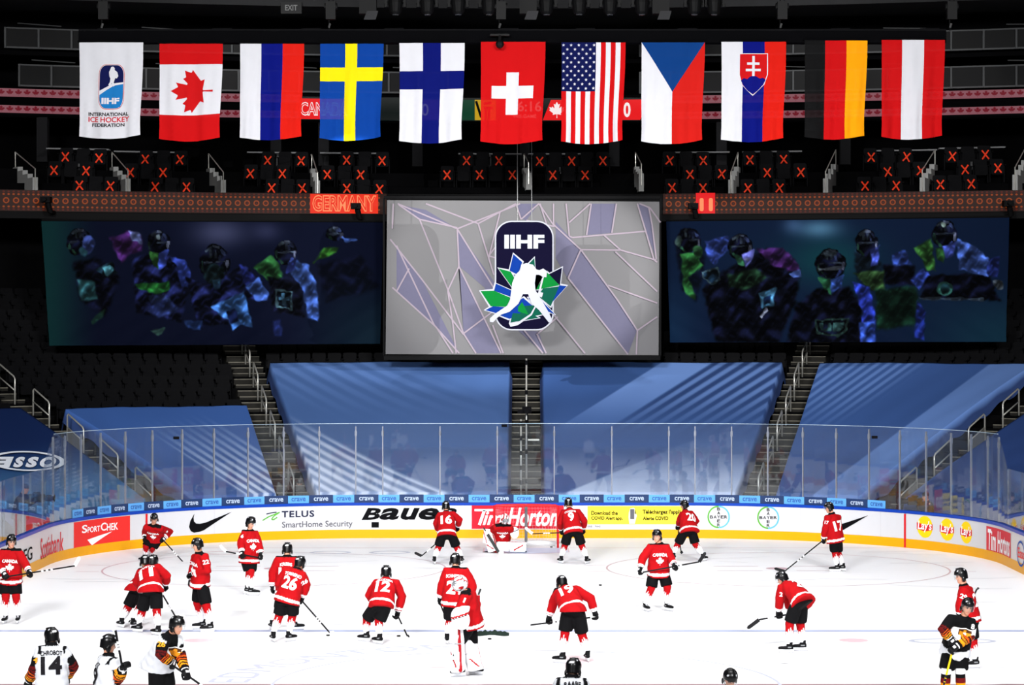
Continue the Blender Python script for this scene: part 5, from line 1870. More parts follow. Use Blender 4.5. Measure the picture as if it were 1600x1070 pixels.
def solve_pose(pd):
    f = math.radians(pd['f'])
    d = np.array([math.sin(f), -math.cos(f), 0])
    rgt = np.array([d[1], -d[0], 0])
    k = max(-1, min(1, d[1] / .5))
    q = {}
    Ys = []
    for a in ('AL', 'AR'):
        v = pd[a]
        if len(v) == 2:
            q[a] = np.array(gp(v[0], v[1], .20)); Ys.append(q[a][1])
    if 'gy' in pd:
        Yb = F * HC / (pd['gy'] - CY)
    else:
        Yb = sum(Ys) / len(Ys)
    for a in ('AL', 'AR'):
        if a not in q:
            q[a] = J(pd, a, Yb + pd[a][2])
        elif 'gy' in pd and abs(q[a][1] - Yb) > .6:
            q[a] = J(pd, a, Yb + .6 * np.sign(q[a][1] - Yb))
    Yp = Yb - d[1] * pd.get('hip_back', .05)
    P = J(pd, 'P', Yp); q['P'] = P

    def reach(p, key, L, kk, cap=9):
        v = pd[key]
        if len(v) == 3:
            return J(pd, key, Yb + v[2])
        g = J(pd, key, p[1])
        l2 = np.linalg.norm(g - p)
        dz = math.sqrt(max(0, L * L - l2 * l2))
        return J(pd, key, p[1] + kk * min(dz, cap))
    N = reach(P, 'N', .72, k, .5); q['N'] = N
    q['H'] = J(pd, 'H', N[1] + d[1] * .07)
    for s, sg in (('L', -1), ('R', 1)):
        sh = pd['S' + s]
        S = J(pd, 'S' + s, N[1] + sg * rgt[1] * .19 + (sh[2] if len(sh) == 3 else 0))
        q['S' + s] = S
        E = reach(S, 'E' + s, .30, k * .35, .25); q['E' + s] = E
        q['W' + s] = reach(E, 'W' + s, .31, k, .28)
        u = nrm(N - P)
        q['T' + s] = P + u * .10 + sg * rgt * .105
        kn = pd['K' + s]
        Yk = (q['T' + s][1] + q['A' + s][1]) / 2 + d[1] * .09 if len(kn) == 2 else Yb + kn[2]
        q['K' + s] = J(pd, 'K' + s, Yk)
    q['d'], q['r'], q['Yb'] = d, rgt, Yb
    q['u'] = nrm(N - P)
    fw = d - q['u'] * d.dot(q['u'])
    q['fw'] = nrm(fw)
    return q


def face_dirs(pd):
    h = math.radians(pd.get('hf', pd['f']))
    p = math.radians(pd.get('hp', 12))          # nodding down
    t = math.radians(pd.get('ht', 0))           # tilt, + = towards viewer's right for a front view
    fx = np.array([math.sin(h) * math.cos(p), -math.cos(h) * math.cos(p), -math.sin(p)])
    upv = np.array([math.sin(h) * math.sin(p), -math.cos(h) * math.sin(p), math.cos(p)])
    r = np.cross(fx, upv)
    if t:
        M = np.array(Matrix.Rotation(t, 3, Vector(fx)))
        r, upv = M @ r, M @ upv
    return fx, r, upv


def put_text(bvh, body, org, right, upv, nout, w_, h_, mats, name, parent, bold=.02, off=.012, cap=.5, curve=0., shear=0.):
    """letters laid on a garment: thrown along -nout from outside on to the surface"""
    V, T = text_in(body, -w_ / 2, -h_ / 2, w_ / 2, h_ / 2, bold, shear, .05)
    out = []
    for x, y in V:
        y2 = y - curve * (x / (w_ / 2 + 1e-9)) ** 2
        o = Vector(org + right * x + upv * y2 + nout * cap)
        hit = bvh.ray_cast(o, Vector(-nout), 1.2)
        p = np.array(hit[0]) if hit[0] is not None else org + right * x + upv * y2
        out.append(p + nout * off)
    return MB().add(out, T).build(name, mats, parent)


def put_poly(bvh, pts, org, right, upv, nout, mats, name, parent, off=.010, cap=.5):
    V, T = poly(pts, .05)
    out = []
    for x, y in V:
        o = Vector(org + right * x + upv * y + nout * cap)
        hit = bvh.ray_cast(o, Vector(-nout), 1.2)
        p = np.array(hit[0]) if hit[0] is not None else org + right * x + upv * y
        out.append(p + nout * off)
    return MB().add(out, T).build(name, mats, parent)


VX = .017


def make_head(pd, q, mb, style):
    """skull, jaw, nose, ears and neck added to the body"""
    fx, r, up_ = face_dirs(pd)
    H = q['H'] - up_ * .035
    q['Hc'], q['fx'], q['hr'], q['hu'] = H, fx, r, up_
    mb.ell(H + up_ * .03, [r * .078, fx * .096, up_ * .098], 16, 10)
    mb.loft([H + up_ * .02 + fx * .018, H - up_ * .03 + fx * .022, H - up_ * .07 + fx * .03, H - up_ * .105 + fx * .042, H - up_ * .118 + fx * .046], [r] * 5, [fx] * 5, [.072, .069, .058, .038, .02], [.076, .072, .06, .04, .02], 14)
    mb.tube([H + fx * .088 + up_ * .02, H + fx * .104 - up_ * .012, H + fx * .112 - up_ * .028], [.011, .014, .017], 8)
    mb.ell(H + fx * .084 - up_ * .064, [r * .024, fx * .012, up_ * .010], 8, 6)
    mb.ell(H + fx * .078 - up_ * .1, [r * .024, fx * .018, up_ * .016], 8, 6)
    for s in (-1, 1):
        mb.ell(H + r * s * .08 - fx * .008, [r * .012, fx * .02, up_ * .034], 8, 6)
        mb.ell(H + r * s * .03 + fx * .08 + up_ * .036, [r * .024, fx * .012, up_ * .008], 8, 6)
    mb.tube([q['N'] - q['u'] * .08, q['N'] * .5 + H * .5 - fx * .01, H - fx * .018], [.066, .062, .06], 14)


def skin_colours(V, pd, q):
    C = np.repeat(C_['dark'][None], len(V), 0)
    H, fx, r, up_ = q['Hc'], q['fx'], q['hr'], q['hu']
    L = V - H
    x, y, z = L @ r, L @ fx, L @ up_
    near = np.linalg.norm(L, axis=1) < .26
    sk = C_['skin'] * pd.get('tone', 1.)
    C[near] = sk
    nk = near & (z < -.03) & (y < -.01)
    C[near & (y < -.035) & (z > -.075)] = C_['hair']
    C[near & (z > .075)] = C_['hair']
    fr = near & (y > .05)
    C[fr & (np.abs(np.abs(x) - .03) < .017) & (np.abs(z - .018) < .011)] = C_['dark']
    C[fr & (np.abs(np.abs(x) - .031) < .024) & (np.abs(z - .042) < .008)] = C_['hair']
    C[fr & (np.abs(x) < .026) & (np.abs(z + .064) < .009)] = C_['lip']
    return C


def helmet(pd, q, par):
    H, fx, r, up_ = q['Hc'] + q['hu'] * .035, q['fx'], q['hr'], q['hu']
    n, k = 30, 18
    V, C = [], []
    for i in range(k + 1):
        for j in range(n):
            th = 2 * PI * j / n
            low = -.10 + .105 * sm(-.2, .75, np.array([math.cos(th)]))[0] if True else 0     # edge: low behind, brow height in front
            # vertical run from crown to the edge
            zt = math.cos(i / k * PI * .5)
            ph = i / k
            a = math.sin(min(1, ph * 1.35) * PI / 2)
            z = .118 * math.cos(min(1, ph * 1.35) * PI / 2) if ph < .74 else 0
            if ph >= .74:
                z = (low - .0) * (ph - .74) / .26
            ridge = 1 + .05 * math.exp(-((abs(math.sin(th)) - .45) / .12) ** 2) * math.sin(PI * min(1, ph * 1.2))
            tap = 1 - .06 * max(0, ph - .74) / .26
            V.append(H + r * (.108 * a * math.sin(th) * ridge * tap) + fx * (.128 * a * math.cos(th) * tap) + up_ * (z + .02 if ph < .74 else z + .02))
            c = C_['black']
            sx, cs = math.sin(th), math.cos(th)
            if .36 < ph < .46 and abs(abs(sx) - .72) < .08 and abs(cs) > .3:
                c = C_['wgrey'] if pd.get('decal', True) else c
            if .52 < ph < .66 and cs < -.97:
                c = C_['white']
            C.append(c)
    f = [(i * n + j, i * n + (j + 1) % n, (i + 1) * n + (j + 1) % n, (i + 1) * n + j) for i in range(k) for j in range(n)]
    mb = MB().add(V, f, 0, np.array(C))
    # inner rim
    rim = np.array(V[-n:]); inn = (rim - H) * .9 + H
    m0 = mb.n
    mb.add(np.concatenate([rim, inn]), [(j, (j + 1) % n, n + (j + 1) % n, n + j) for j in range(n)], 0, C_['black'])
    # ear guards and ridge vents
    for s in (-1, 1):
        mb.ell(H + r * s * .1 - up_ * .075 - fx * .012, [r * .016, fx * .04, up_ * .05], 10, 8, 0, C_['black'])
        mb.box(H + r * s * .045 + up_ * .122 + fx * .02, (.02, .09, .02), 0, np.column_stack([r, fx, up_]), C_['black'])
    h = mb.build('helmet', m_shell, par, smooth=True, col=True)
    if pd.get('visor', True):
        mb = MB(); V = []
        for i in range(15):
            a = math.radians(-68 + 136 * i / 14)
            for z, e in ((.038, 1.), (-.01, 1.04), (-.062, 1.0)):
                V.append(H + r * (.117 * e * math.sin(a)) + fx * (.137 * e * math.cos(a)) + up_ * (z - .008))
        mb.add(V, [(i * 3 + j, i * 3 + j + 1, i * 3 + j + 4, i * 3 + j + 3) for i in range(14) for j in range(2)])
        mb.build('visor', m_visor, h, smooth=True)
    mb = MB()
    Hc = q['Hc']
    mb.tube([Hc + r * .086 + up_ * .0, Hc + r * .072 - up_ * .07 + fx * .01, Hc - up_ * .128 + fx * .035, Hc - r * .072 - up_ * .07 + fx * .01, Hc - r * .086], .007, 6)
    mb.build('chin_strap', m_numk, h)
    return h


def goalie_mask(q, par):
    H, fx, r, up_ = q['Hc'], q['fx'], q['hr'], q['hu']
    mb = MB(); n, k = 28, 20
    V, C = [], []
    for i in range(k + 1):
        ph = PI * i / k
        for j in range(n):
            th = 2 * PI * j / n
            x, y, z = math.sin(ph) * math.sin(th), math.sin(ph) * math.cos(th), math.cos(ph)
            V.append(H + r * x * .118 + fx * (y * .142 + (.02 if z < 0 and y > 0 else 0)) + up_ * (z * .155 + .01))
            c = C_['white']
            if y > .62 and -.42 < z < .28:
                c = C_['grey'] * (.25 if (j + i) % 2 else 1.)
            elif math.sin(x * 9 + z * 5) > .55 and z > -.6:
                c = C_['red']
            elif math.sin(x * 7 - y * 6) > .8:
                c = C_['black']
            C.append(c)
    f = [(i * n + j, i * n + (j + 1) % n, (i + 1) * n + (j + 1) % n, (i + 1) * n + j) for i in range(k) for j in range(n)]
    h = mb.add(V, f, 0, np.array(C)).build('goalie_mask', m_shell, par, smooth=True, col=True)
    mb = MB()
    for a in (-.05, -.02, .01, .04):
        mb.tube([H + r * (.075 * math.sin(t)) + fx * (.155 * math.cos(t * .6)) + up_ * (a + .005) for t in np.linspace(-1.3, 1.3, 9)], .004, 5)
    for a in (-.05, 0, .05):
        mb.tube([H + r * a + fx * .15 + up_ * .06, H + r * a + fx * .162, H + r * a + fx * .15 - up_ * .07], .004, 5)
    mb.build('face_cage', m_blade, h)
    return h


def glove(E, W, pal, par, cols=('black', 'white'), big=1.0):
    """cuff, palm, four curled fingers and a thumb as one stitched glove"""
    a = nrm(W - E)
    nn = pal - a * pal.dot(a)
    nn = nrm(nn)
    b = np.cross(a, nn)
    mb = MB()
    k = big
    mb.loft([W - a * .13 * k, W - a * .08 * k, W - a * .03 * k], [b] * 3, [nn] * 3, [.064 * k, .066 * k, .056 * k], [.060 * k, .060 * k, .048 * k], 14)
    mb.loft([W - a * .05 * k, W, W + a * .045 * k], [b] * 3, [nn] * 3, [.05 * k, .062 * k, .060 * k], [.042 * k, .042 * k, .036 * k], 14, sq=.8)
    for i, L in enumerate((.86, 1.0, .96, .8)):
        o = W + a * .035 * k + b * (-.045 + .03 * i) * k
        mb.tube([o, o + a * .045 * k * L, o + a * .07 * k * L + nn * .03 * k, o + a * .05 * k * L + nn * .07 * k, o + a * .01 * k + nn * .075 * k], [.018 * k, .0185 * k, .0175 * k, .016 * k, .013 * k], 8)
    mb.tube([W - b * .05 * k - a * .01 * k, W - b * .075 * k + a * .02 * k + nn * .02 * k, W - b * .06 * k + a * .05 * k + nn * .05 * k, W - b * .035 * k + a * .06 * k + nn * .068 * k], [.019 * k, .02 * k, .018 * k, .014 * k], 8)
    V, Fc = mb.remesh(.0095, 1)
    t = (V - W) @ a
    C = np.repeat(C_[cols[0]][None], len(V), 0)
    bb = (V - W) @ b
    C[(t < -.055) & (t > -.08)] = C_[cols[1]]
    C[(np.abs(bb) < .03) & (t > -.02) & (t < .02) & ((V - W) @ nn < -.02)] = C_[cols[1]]
    return MB().add(V, Fc, 0, C).build('glove', m_gear, par, smooth=True, col=True)


def skate(A, toe, par, style):
    """boot, holder and blade; A = top of the boot, toe = horizontal direction"""
    toe = nrm(toe); side = np.array([toe[1], -toe[0], 0]); Z = np.array([0, 0, 1.])
    base = A - Z * .20
    mb = MB()
    mb.loft([A + Z * .02 - toe * .015, A - Z * .03 - toe * .012, A - Z * .08 - toe * .005, A - Z * .11], [side] * 4, [toe] * 4, [.05, .05, .047, .045], [.062, .06, .066, .075], 14)
    mb.loft([base + Z * .115 - toe * .085, base + Z * .115 - toe * .03, base + Z * .11 + toe * .06, base + Z * .105 + toe * .14, base + Z * .10 + toe * .19, base + Z * .098 + toe * .212],
            [side] * 6, [Z] * 6, [.036, .044, .046, .048, .042, .022], [.034, .045, .042, .034, .028, .016], 14)
    V, Fc = mb.remesh(.011, 1)
    x, z = (V - base) @ toe, (V - base)[:, 2]
    C = np.repeat(C_['black'][None], len(V), 0)
    C[(z < .078)] = C_['grey'] * .35
    lace = (x > .02) & (x < .12) & (np.abs((V - base) @ side) < .02) & (np.sin(x * 240) > -.2)
    C[lace] = C_['wgrey']
    C[(np.abs(z - .125) < .012) & (x < .02) & (x > -.05)] = C_['grey'] * .6
    b = MB().add(V, Fc, 0, C).build('skate', m_gear, par, smooth=True, col=True)
    M = np.column_stack([toe, side, Z])
    mb = MB()
    mb.hexa([base + toe * t + side * s + Z * z for z, w_ in ((.03, .006), (.078, .02)) for t, s in ((-.1, -w_), (.18, -w_), (.2 if z > .05 else .17, w_), (-.1, w_))])
    mb.build('blade_holder', m_hold, b)
    mb = MB(); mb.box(base + Z * .016 + toe * .045, (.29, .005, .032), M=M); mb.build('blade', m_blade, b)
    return b


def sock(Kn, An, par, style, ph=0.):
    n, k = 40, 46
    ax = nrm(An - Kn)
    ref = np.cross(ax, [1., 0, 0]) if abs(ax[0]) < .8 else np.cross(ax, [0, 1., 0])
    a = nrm(ref); b = np.cross(ax, a)
    p0 = Kn - ax * .05
    L = np.linalg.norm(An - p0) + .0
    V, C = [], []
    for i in range(k + 1):
        t = i / k
        rad = .078 + .012 * math.exp(-((t - .12) / .12) ** 2) + .008 * math.sin(PI * min(1, max(0, (t - .2) / .6))) - .026 * max(0, t - .55) / .45
        for j in range(n):
            th = 2 * PI * j / n
            V.append(p0 + ax * L * t + rad * (math.cos(th) * a + math.sin(th) * b))
            if style == 'canada':
                w_ = (th / (2 * PI) * 3 + ph) % 1.0          # three leaf points around the leg
                tri = abs(w_ - .5) * 2
                edge = .40 + .22 * (1 - abs((w_ * 4) % 1 - .5) * 2) * (1 if 0.1 < w_ < .9 else .5) - .22 * (1 - tri) + .06
                C.append(C_['red'] if t < edge else C_['white'])
            elif style == 'german':
                C.append(C_['white'] if t < .2 else C_['black'] if t < .36 else C_['maroon'] * 1.2 if t < .56 else C_['gold'])
            else:
                C.append(C_['white'])
    f = [(i * n + j, i * n + (j + 1) % n, (i + 1) * n + (j + 1) % n, (i + 1) * n + j) for i in range(k) for j in range(n)]
    f += [tuple(reversed(range(n))), tuple(k * n + j for j in range(n))]
    return MB().add(V, f, 0, np.array(C)).build('sock', m_cloth, par, smooth=True, col=True)


def pants(q, par, col='black'):
    mb = MB()
    P, u, r, fw = q['P'], q['u'], q['r'], q['fw']
    bd = min(1, max(0, 1 - u[2]) * 3)
    mb.loft([P + u * .2, P + u * .10, P + u * .02, P - u * .07 - fw * .04 * bd], [r] * 4, [fw] * 4, [.17, .195, .20, .18], [.12, .145, .155, .15 + .03 * bd], 18)
    for s in ('L', 'R'):
        T, K = q['T' + s], q['K' + s]
        e = T + (K - T) * .93
        ax = nrm(K - T)
        rr = nrm(r - ax * r.dot(ax)); ff = np.cross(ax, rr)
        mb.loft([T, T + (e - T) * .4, T + (e - T) * .8, e], [rr] * 4, [ff] * 4, [.112, .130, .137, .138], [.112, .134, .135, .128], 16)
    V, Fc = mb.remesh(.02, 3)
    return MB().add(V, Fc, 0, C_[col]).build('hockey_pants', m_cloth, par, smooth=True, col=True)


def jersey(pd, q, par, style):
    mb = MB()
    P, N, u, r, fw = q['P'], q['N'], q['u'], q['r'], q['fw']
    L = np.linalg.norm(N - P)
    bend = min(1, max(0, 1 - u[2])) + .15
    srt = nrm(q['SR'] - q['SL']) if np.linalg.norm(q['SR'] - q['SL']) > .15 else r
    srt = nrm(srt - u * srt.dot(u))
    if srt.dot(r) < 0:
        srt = r
    secs = [(-.03, .264, .222), (.06, .262, .218), (.2, .252, .192), (.4, .238, .175), (.6, .235, .17), (.76, .222, .158), (.87, .18, .128), (.95, .115, .098), (1.0, .088, .088), (1.05, .074, .076)]
    Cn, Rn, Fn = [], [], []
    for t, a, b in secs:
        rr = nrm(r * (1 - t) + srt * t); rr = nrm(rr - u * rr.dot(u))
        ff = np.cross(u, rr)
        if ff.dot(fw) < 0:
            ff = -ff
        wb = max(0, 1 - t / .4) * pd.get('level', .8) * min(1, max(0, 1 - u[2]) * 3)      # the hem hangs level when the back is bent
        ff = nrm(ff * (1 - wb) + q['d'] * wb); rr = nrm(rr * (1 - wb) + r * wb)
        Cn.append(P + u * L * t + fw * .025 * max(0, 1 - t / .3) * (1 if bend < .3 else 0) - fw * .09 * bend * math.sin(PI * min(1, max(0, t))))
        Rn.append(rr); Fn.append(ff)
    k = pd.get('bulk', 1.)
    bb = min(1, max(0, 1 - u[2]) * 3) * (1 if pd.get('level', .8) > .5 else .35)
    Cn = [c - fw * .05 * bb * max(0, 1 - t[0] / .35) for c, t in zip(Cn, secs)]
    mb.loft(Cn, Rn, Fn, [s[1] * k for s in secs], [(s[2] + .085 * bb * max(0, 1 - s[0] / .4)) * k for s in secs], 26, sq=.9)
    for s in ('L', 'R'):
        S, E, W = q['S' + s], q['E' + s], q['W' + s]
        S2 = S * .8 + (N - u * .08) * .2
        S3 = S * .35 + (N - u * .10) * .65
        We = W - nrm(W - E) * .07
        mb.tube([S3, S2, S2 * .5 + E * .5, E, E * .5 + We * .5, We], [.096 * k, .104 * k, .10 * k, .095 * k, .088 * k, .074 * k], 16)
    # creases
    V, Fc = mb.remesh(VX, 3)
    nv = len(V)
    ln = V - P
    # cloth folds push the surface in and out a little
    fold = .006 * np.sin(V @ (u * 38 + r * 17)) * np.sin(V @ (r * 31 - u * 9)) + .004 * np.sin(V @ (fw * 45 + u * 22))
    tt = np.clip((ln @ u) / L, 0, 1)
    ctr = P + tt[:, None] * u * L
    V = V + (V - ctr) / (np.linalg.norm(V - ctr, axis=1)[:, None] + 1e-6) * fold[:, None]
    tq = (ln @ u)                      # metres above the hem line
    td = np.linalg.norm((ln - tq[:, None] * u) @ np.column_stack([r / .235, fw / .175]), axis=1)
    best, arm_t, side = np.full(nv, 9.), np.full(nv, -1.), np.zeros(nv)
    for s, sg in (('L', -1), ('R', 1)):
        t1, d1 = seg_t(V, q['S' + s], q['E' + s]); t2, d2 = seg_t(V, q['E' + s], q['W' + s])
        dd = np.minimum(d1, d2); t = np.where(d1 < d2, t1, 1 + t2)
        m = dd < best
        best[m], arm_t[m], side[m] = dd[m], t[m], sg
    is_arm = (best / .098 < td * .95) & (best < .13)
    is_arm &= (arm_t > .12) | (td > 1.0)
    hl = tq + .022                                     # height over the hem
    base = {'canada': 'red', 'goalie': 'red', 'german_white': 'wgrey', 'german_black': 'black', 'staff': 'navy'}[style]
    C = np.repeat(C_[base][None], nv, 0)
    body = ~is_arm
    if style in ('canada', 'goalie'):
        C[body & (hl > .05) & (hl < .105)] = C_['white']
        C[is_arm & (arm_t > 1.62) & (arm_t < 1.74)] = C_['white']
        C[body & (tq / L > .985)] = C_['black']
    elif style == 'german_white':
        C[body & (tq / L > .84) & (np.abs(ln @ r) > .155) & (np.abs(ln @ r) < .21)] = C_['black']
        arm_cols(C, is_arm, arm_t, V)
        C[is_arm & (arm_t < .28)] = C_['wgrey']
        C[body & (tq / L > .985)] = C_['black']
        fr = body & ((ln @ fw) > .02) & (tq / L > .62)
        C[fr & (np.abs(ln @ r) > .13)] = C_['black']
    elif style == 'german_black':
        C[body & (tq < .16)] = C_['wgrey']
        arm_cols(C, is_arm, arm_t, V)
    o = MB().add(V, Fc, 0, C).build('jersey' if style != 'staff' else 'jacket', m_cloth, par, smooth=True, col=True)
    bvh = BVHTree.FromPolygons([tuple(v) for v in V], Fc)
    q['Rn'], q['Fn'], q['L'] = Rn, Fn, L
    return o, bvh


def arm_cols(C, is_arm, t, V):
    C[is_arm] = C_['black']
    w_ = t + .03 * np.sin(V[:, 0] * 40 + V[:, 2] * 31)
    C[is_arm & (w_ > .78) & (w_ < .90)] = C_['maroon']
    for a, b, c in ((.96, 1.02, 'maroon'), (1.08, 1.14, 'orange'), (1.22, 1.29, 'orange'), (1.37, 1.45, 'gold'), (1.53, 1.62, 'gold')):
        C[is_arm & (w_ > a) & (w_ < b)] = C_[c]


def body_mesh(pd, q, par, style):
    mb = MB()
    make_head(pd, q, mb, style)
    P, N, u, r, fw = q['P'], q['N'], q['u'], q['r'], q['fw']
    L = np.linalg.norm(N - P)
    bend = min(1, max(0, 1 - u[2])) + .15
    mb.loft([P + u * .0, P + u * .1, P + u * L * .4, P + u * L * .7, P + u * L * .88, N - u * .02], [r] * 6, [fw] * 6, [.09, .13, .14, .16, .13, .06], [.07, .09, .10, .10, .09, .06], 18)
    for s in ('L', 'R'):
        S, E, W, T, K, A = (q[a + s] for a in 'SEWTKA')
        Si = S * .7 + (N - u * .08) * .3
        w2 = W + nrm(W - E) * .0
        mb.tube([N * .5 + Si * .5 - u * .05, Si, (Si + E) / 2, E, (E + W) / 2, w2], [.06, .06, .052, .044, .04, .03], 12)
        mb.tube([T + u * .04, (T + K) / 2, K, (K * .6 + A * .4), A - np.array([0, 0, .03])], [.07, .075, .06, .055, .04], 12)
    V, Fc = mb.remesh(.014, 1)
    return MB().add(V, Fc, 0, skin_colours(V, pd, q)).build('body', m_skin, par, smooth=True, col=True)


def leg_pad(top, bot, face, par, w_=.14, foot=None, cols=('white', 'red'), label=None):
    """big goalie pad: a rounded tall cushion from above the knee to the toe"""
    top, bot = np.asarray(top, float), np.asarray(bot, float)
    ax = nrm(bot - top); fc = nrm(face - ax * face.dot(ax)); sd = np.cross(ax, fc)
    L = np.linalg.norm(bot - top)
    C, R_, F__, rx, ry = [], [], [], [], []
    for t, w, dth, o in ((0, .11, .05, .02), (.04, .135, .075, .01), (.3, .15, .085, 0), (.42, .152, .095, .01), (.6, .15, .085, 0), (.85, .145, .085, .0), (.95, .15, .09, .03), (1., .12, .07, .06)):
        C.append(top + ax * L * t + fc * o); R_.append(sd); F__.append(fc); rx.append(w); ry.append(dth)
    mb = MB().loft(C, R_, F__, rx, ry, 22, sq=.55)
    V, Fc = mb.remesh(.016, 2)
    t = (V - top) @ ax / L; s = (V - top) @ sd; d = (V - top) @ fc
    Cc = np.repeat(C_['white'][None], len(V), 0)
    Cc[(np.abs(s - .05 + .5 * (t - .72)) < .022) & (t > .58) & (t < .9)] = C_[cols[1]]
    Cc[(s < -.12) & (t > .1) & (d > .03)] = C_['dred']
    Cc[(np.abs(t - .43) < .012)] = C_['grey']
    Cc[d < -.06] = C_['black']
    o = MB().add(V, Fc, 0, Cc).build('leg_pad', m_gear, par, smooth=True, col=True)
    if label:
        o['label'] = label
    return o


def person(pd):
    style = pd.get('style', 'canada')
    q = solve_pose(pd)
    base = (q['P'][0], q['P'][1], 0)
    th = thing('person', base, pd['label'], 'person', None)
    body = body_mesh(pd, q, th, style)
    jr, bvh = jersey(pd, q, th, style)
    pc = 'black'
    pants(q, th, pc)
    ss = {'canada': 'canada', 'goalie': 'canada', 'german_white': 'white', 'german_black': 'german', 'staff': 'dark'}[style]
    for i, s in enumerate('LR'):
        toe_yaw = math.radians(pd.get('t' + s, pd['f']))
        toe = np.array([math.sin(toe_yaw), -math.cos(toe_yaw), 0])
        if style == 'staff':
            mb = MB(); mb.tube([q['K' + s] - nrm(q['A' + s] - q['K' + s]) * .1, q['K' + s], q['A' + s], q['A' + s] - np.array([0, 0, .12])], [.085, .08, .07, .07], 12)
            mb.ell(q['A' + s] + toe * .06 - np.array([0, 0, .15]), [toe * .14, np.cross(toe, [0, 0, 1.]) * .05, np.array([0, 0, .05])], 12, 8)
            mb.build('trouser_leg', mat('trouser_black', (18, 18, 20)), th, smooth=True)
        else:
            sock(q['K' + s], q['A' + s] - np.array([0, 0, .02]), th, ss, .17 * i + pd['f'] / 400)
            skate(q['A' + s], toe, th, style)
    if style == 'goalie':
        goalie_mask(q, th)
    elif style == 'staff':
        mb = MB(); H = q['Hc']; mb.ell(H + q['hu'] * .06 - q['fx'] * .01, [q['hr'] * .092, q['fx'] * .11, q['hu'] * .085], 16, 10); mb.build('cap', m_numk, th, smooth=True)
    else:
        helmet(pd, q, th)
    if style != 'goalie':
        for s, sg in (('L', -1), ('R', 1)):
            pal = q['P'] + q['fw'] * .15 - q['W' + s]
            glove(q['E' + s], q['W' + s], pal, th, ('black', 'white') if style != 'staff' else ('black', 'black'))
    # lettering
    u, L = q['u'], q['L']
    num_m = {'canada': m_numw, 'goalie': m_numw, 'german_white': m_numk, 'german_black': m_numw, 'staff': m_numk}[style]

    def on(t, sgn):
        i = 4
        rr, ff = q['Rn'][i], q['Fn'][i]
        fo = ff * sgn
        right = np.cross(u, fo)        # reading direction seen from outside
        return q['P'] + u * L * t, right, fo
    sk = pd.get('skew', 0.)
    if pd.get('num'):
        o, rt, fo = on(pd.get('nt', .56), -1)
        wd = .155 * len(pd['num']) * pd.get('nw', 1.)
        if pd['num'] == '1':
            wd = .1
        upv = u
        put_text(bvh, pd['num'], o + rt * pd.get('nx', 0), rt, upv, fo, wd, .27, num_m, 'jersey_number', jr, .035)
    if pd.get('back'):
        o, rt, fo = on(pd.get('bt', .815), -1)
        put_text(bvh, pd['back'], o + rt * pd.get('nx', 0), rt, u, fo, min(.36, (.046 if style != 'canada' else .052) * len(pd['back'])), .068, num_m, 'name_lettering', jr, .03, curve=.02)
    if pd.get('front') == 'canada':
        o, rt, fo = on(.70, 1)
        put_text(bvh, 'CANADA', o, rt, u, fo, .33, .075, m_numw, 'chest_lettering', jr, .04, curve=.018)
        o, rt, fo = on(.50, 1)
        put_poly(bvh, (LEAF * .2).tolist(), o, rt, u, fo, m_numw, 'leaf_emblem', jr)
    if pd.get('front') == 'eagle':
        o, rt, fo = on(.63, 1)
        put_poly(bvh, [(-.21, .14), (.21, .14), (.20, .02), (.07, -.17), (0, -.21), (-.07, -.17), (-.20, .02)], o, rt, u, fo, m_numw, 'crest_shield', jr, .008, .25)
        put_poly(bvh, [(-.10, .13), (.10, .13), (.10, 0), (.05, -.10), (0, -.13), (-.05, -.10), (-.10, 0)], o, rt, u, fo, mat('crest_gold', (70, 40, 18)), 'crest_field', jr, .014, .25)
        put_poly(bvh, [(-.02, .11), (.03, .115), (.02, .08), (.085, .10), (.088, .0), (.05, -.03), (.06, -.09), (.015, -.06), (0, -.115), (-.015, -.06), (-.06, -.09), (-.05, -.03), (-.088, .0), (-.085, .10), (-.02, .08)], o, rt, u, fo, mat('crest_eagle', (206, 132, 26)), 'crest_eagle', jr, .02, .25)
    for s, tx in pd.get('sleeve', {}).items():
        S, E = q['S' + s], q['E' + s]
        ax = nrm(S - E)
        c = S * .62 + E * .38
        out = nrm(np.array([0, -1., 0]) - ax * (-ax[1]))
        rt = np.cross(ax, out)
        put_text(bvh, tx, c, rt, ax, out, .065 * len(tx) - (.033 if tx[0] == '1' else 0), .09, m_numw if style != 'german_white' else m_numo, 'sleeve_number', jr, .03, cap=.3)
    if style in ('canada',) and pd.get('mark', True) and pd.get('num'):
        o, rt, fo = on(.0, -1)
        put_poly(bvh, [(-.07, -.03), (.07, -.03), (.07, .03), (-.07, .03)], o + rt * pd.get('patch', .1) + u * .05, rt, u, fo, m_numw, 'hem_patch', jr)
    return th, q


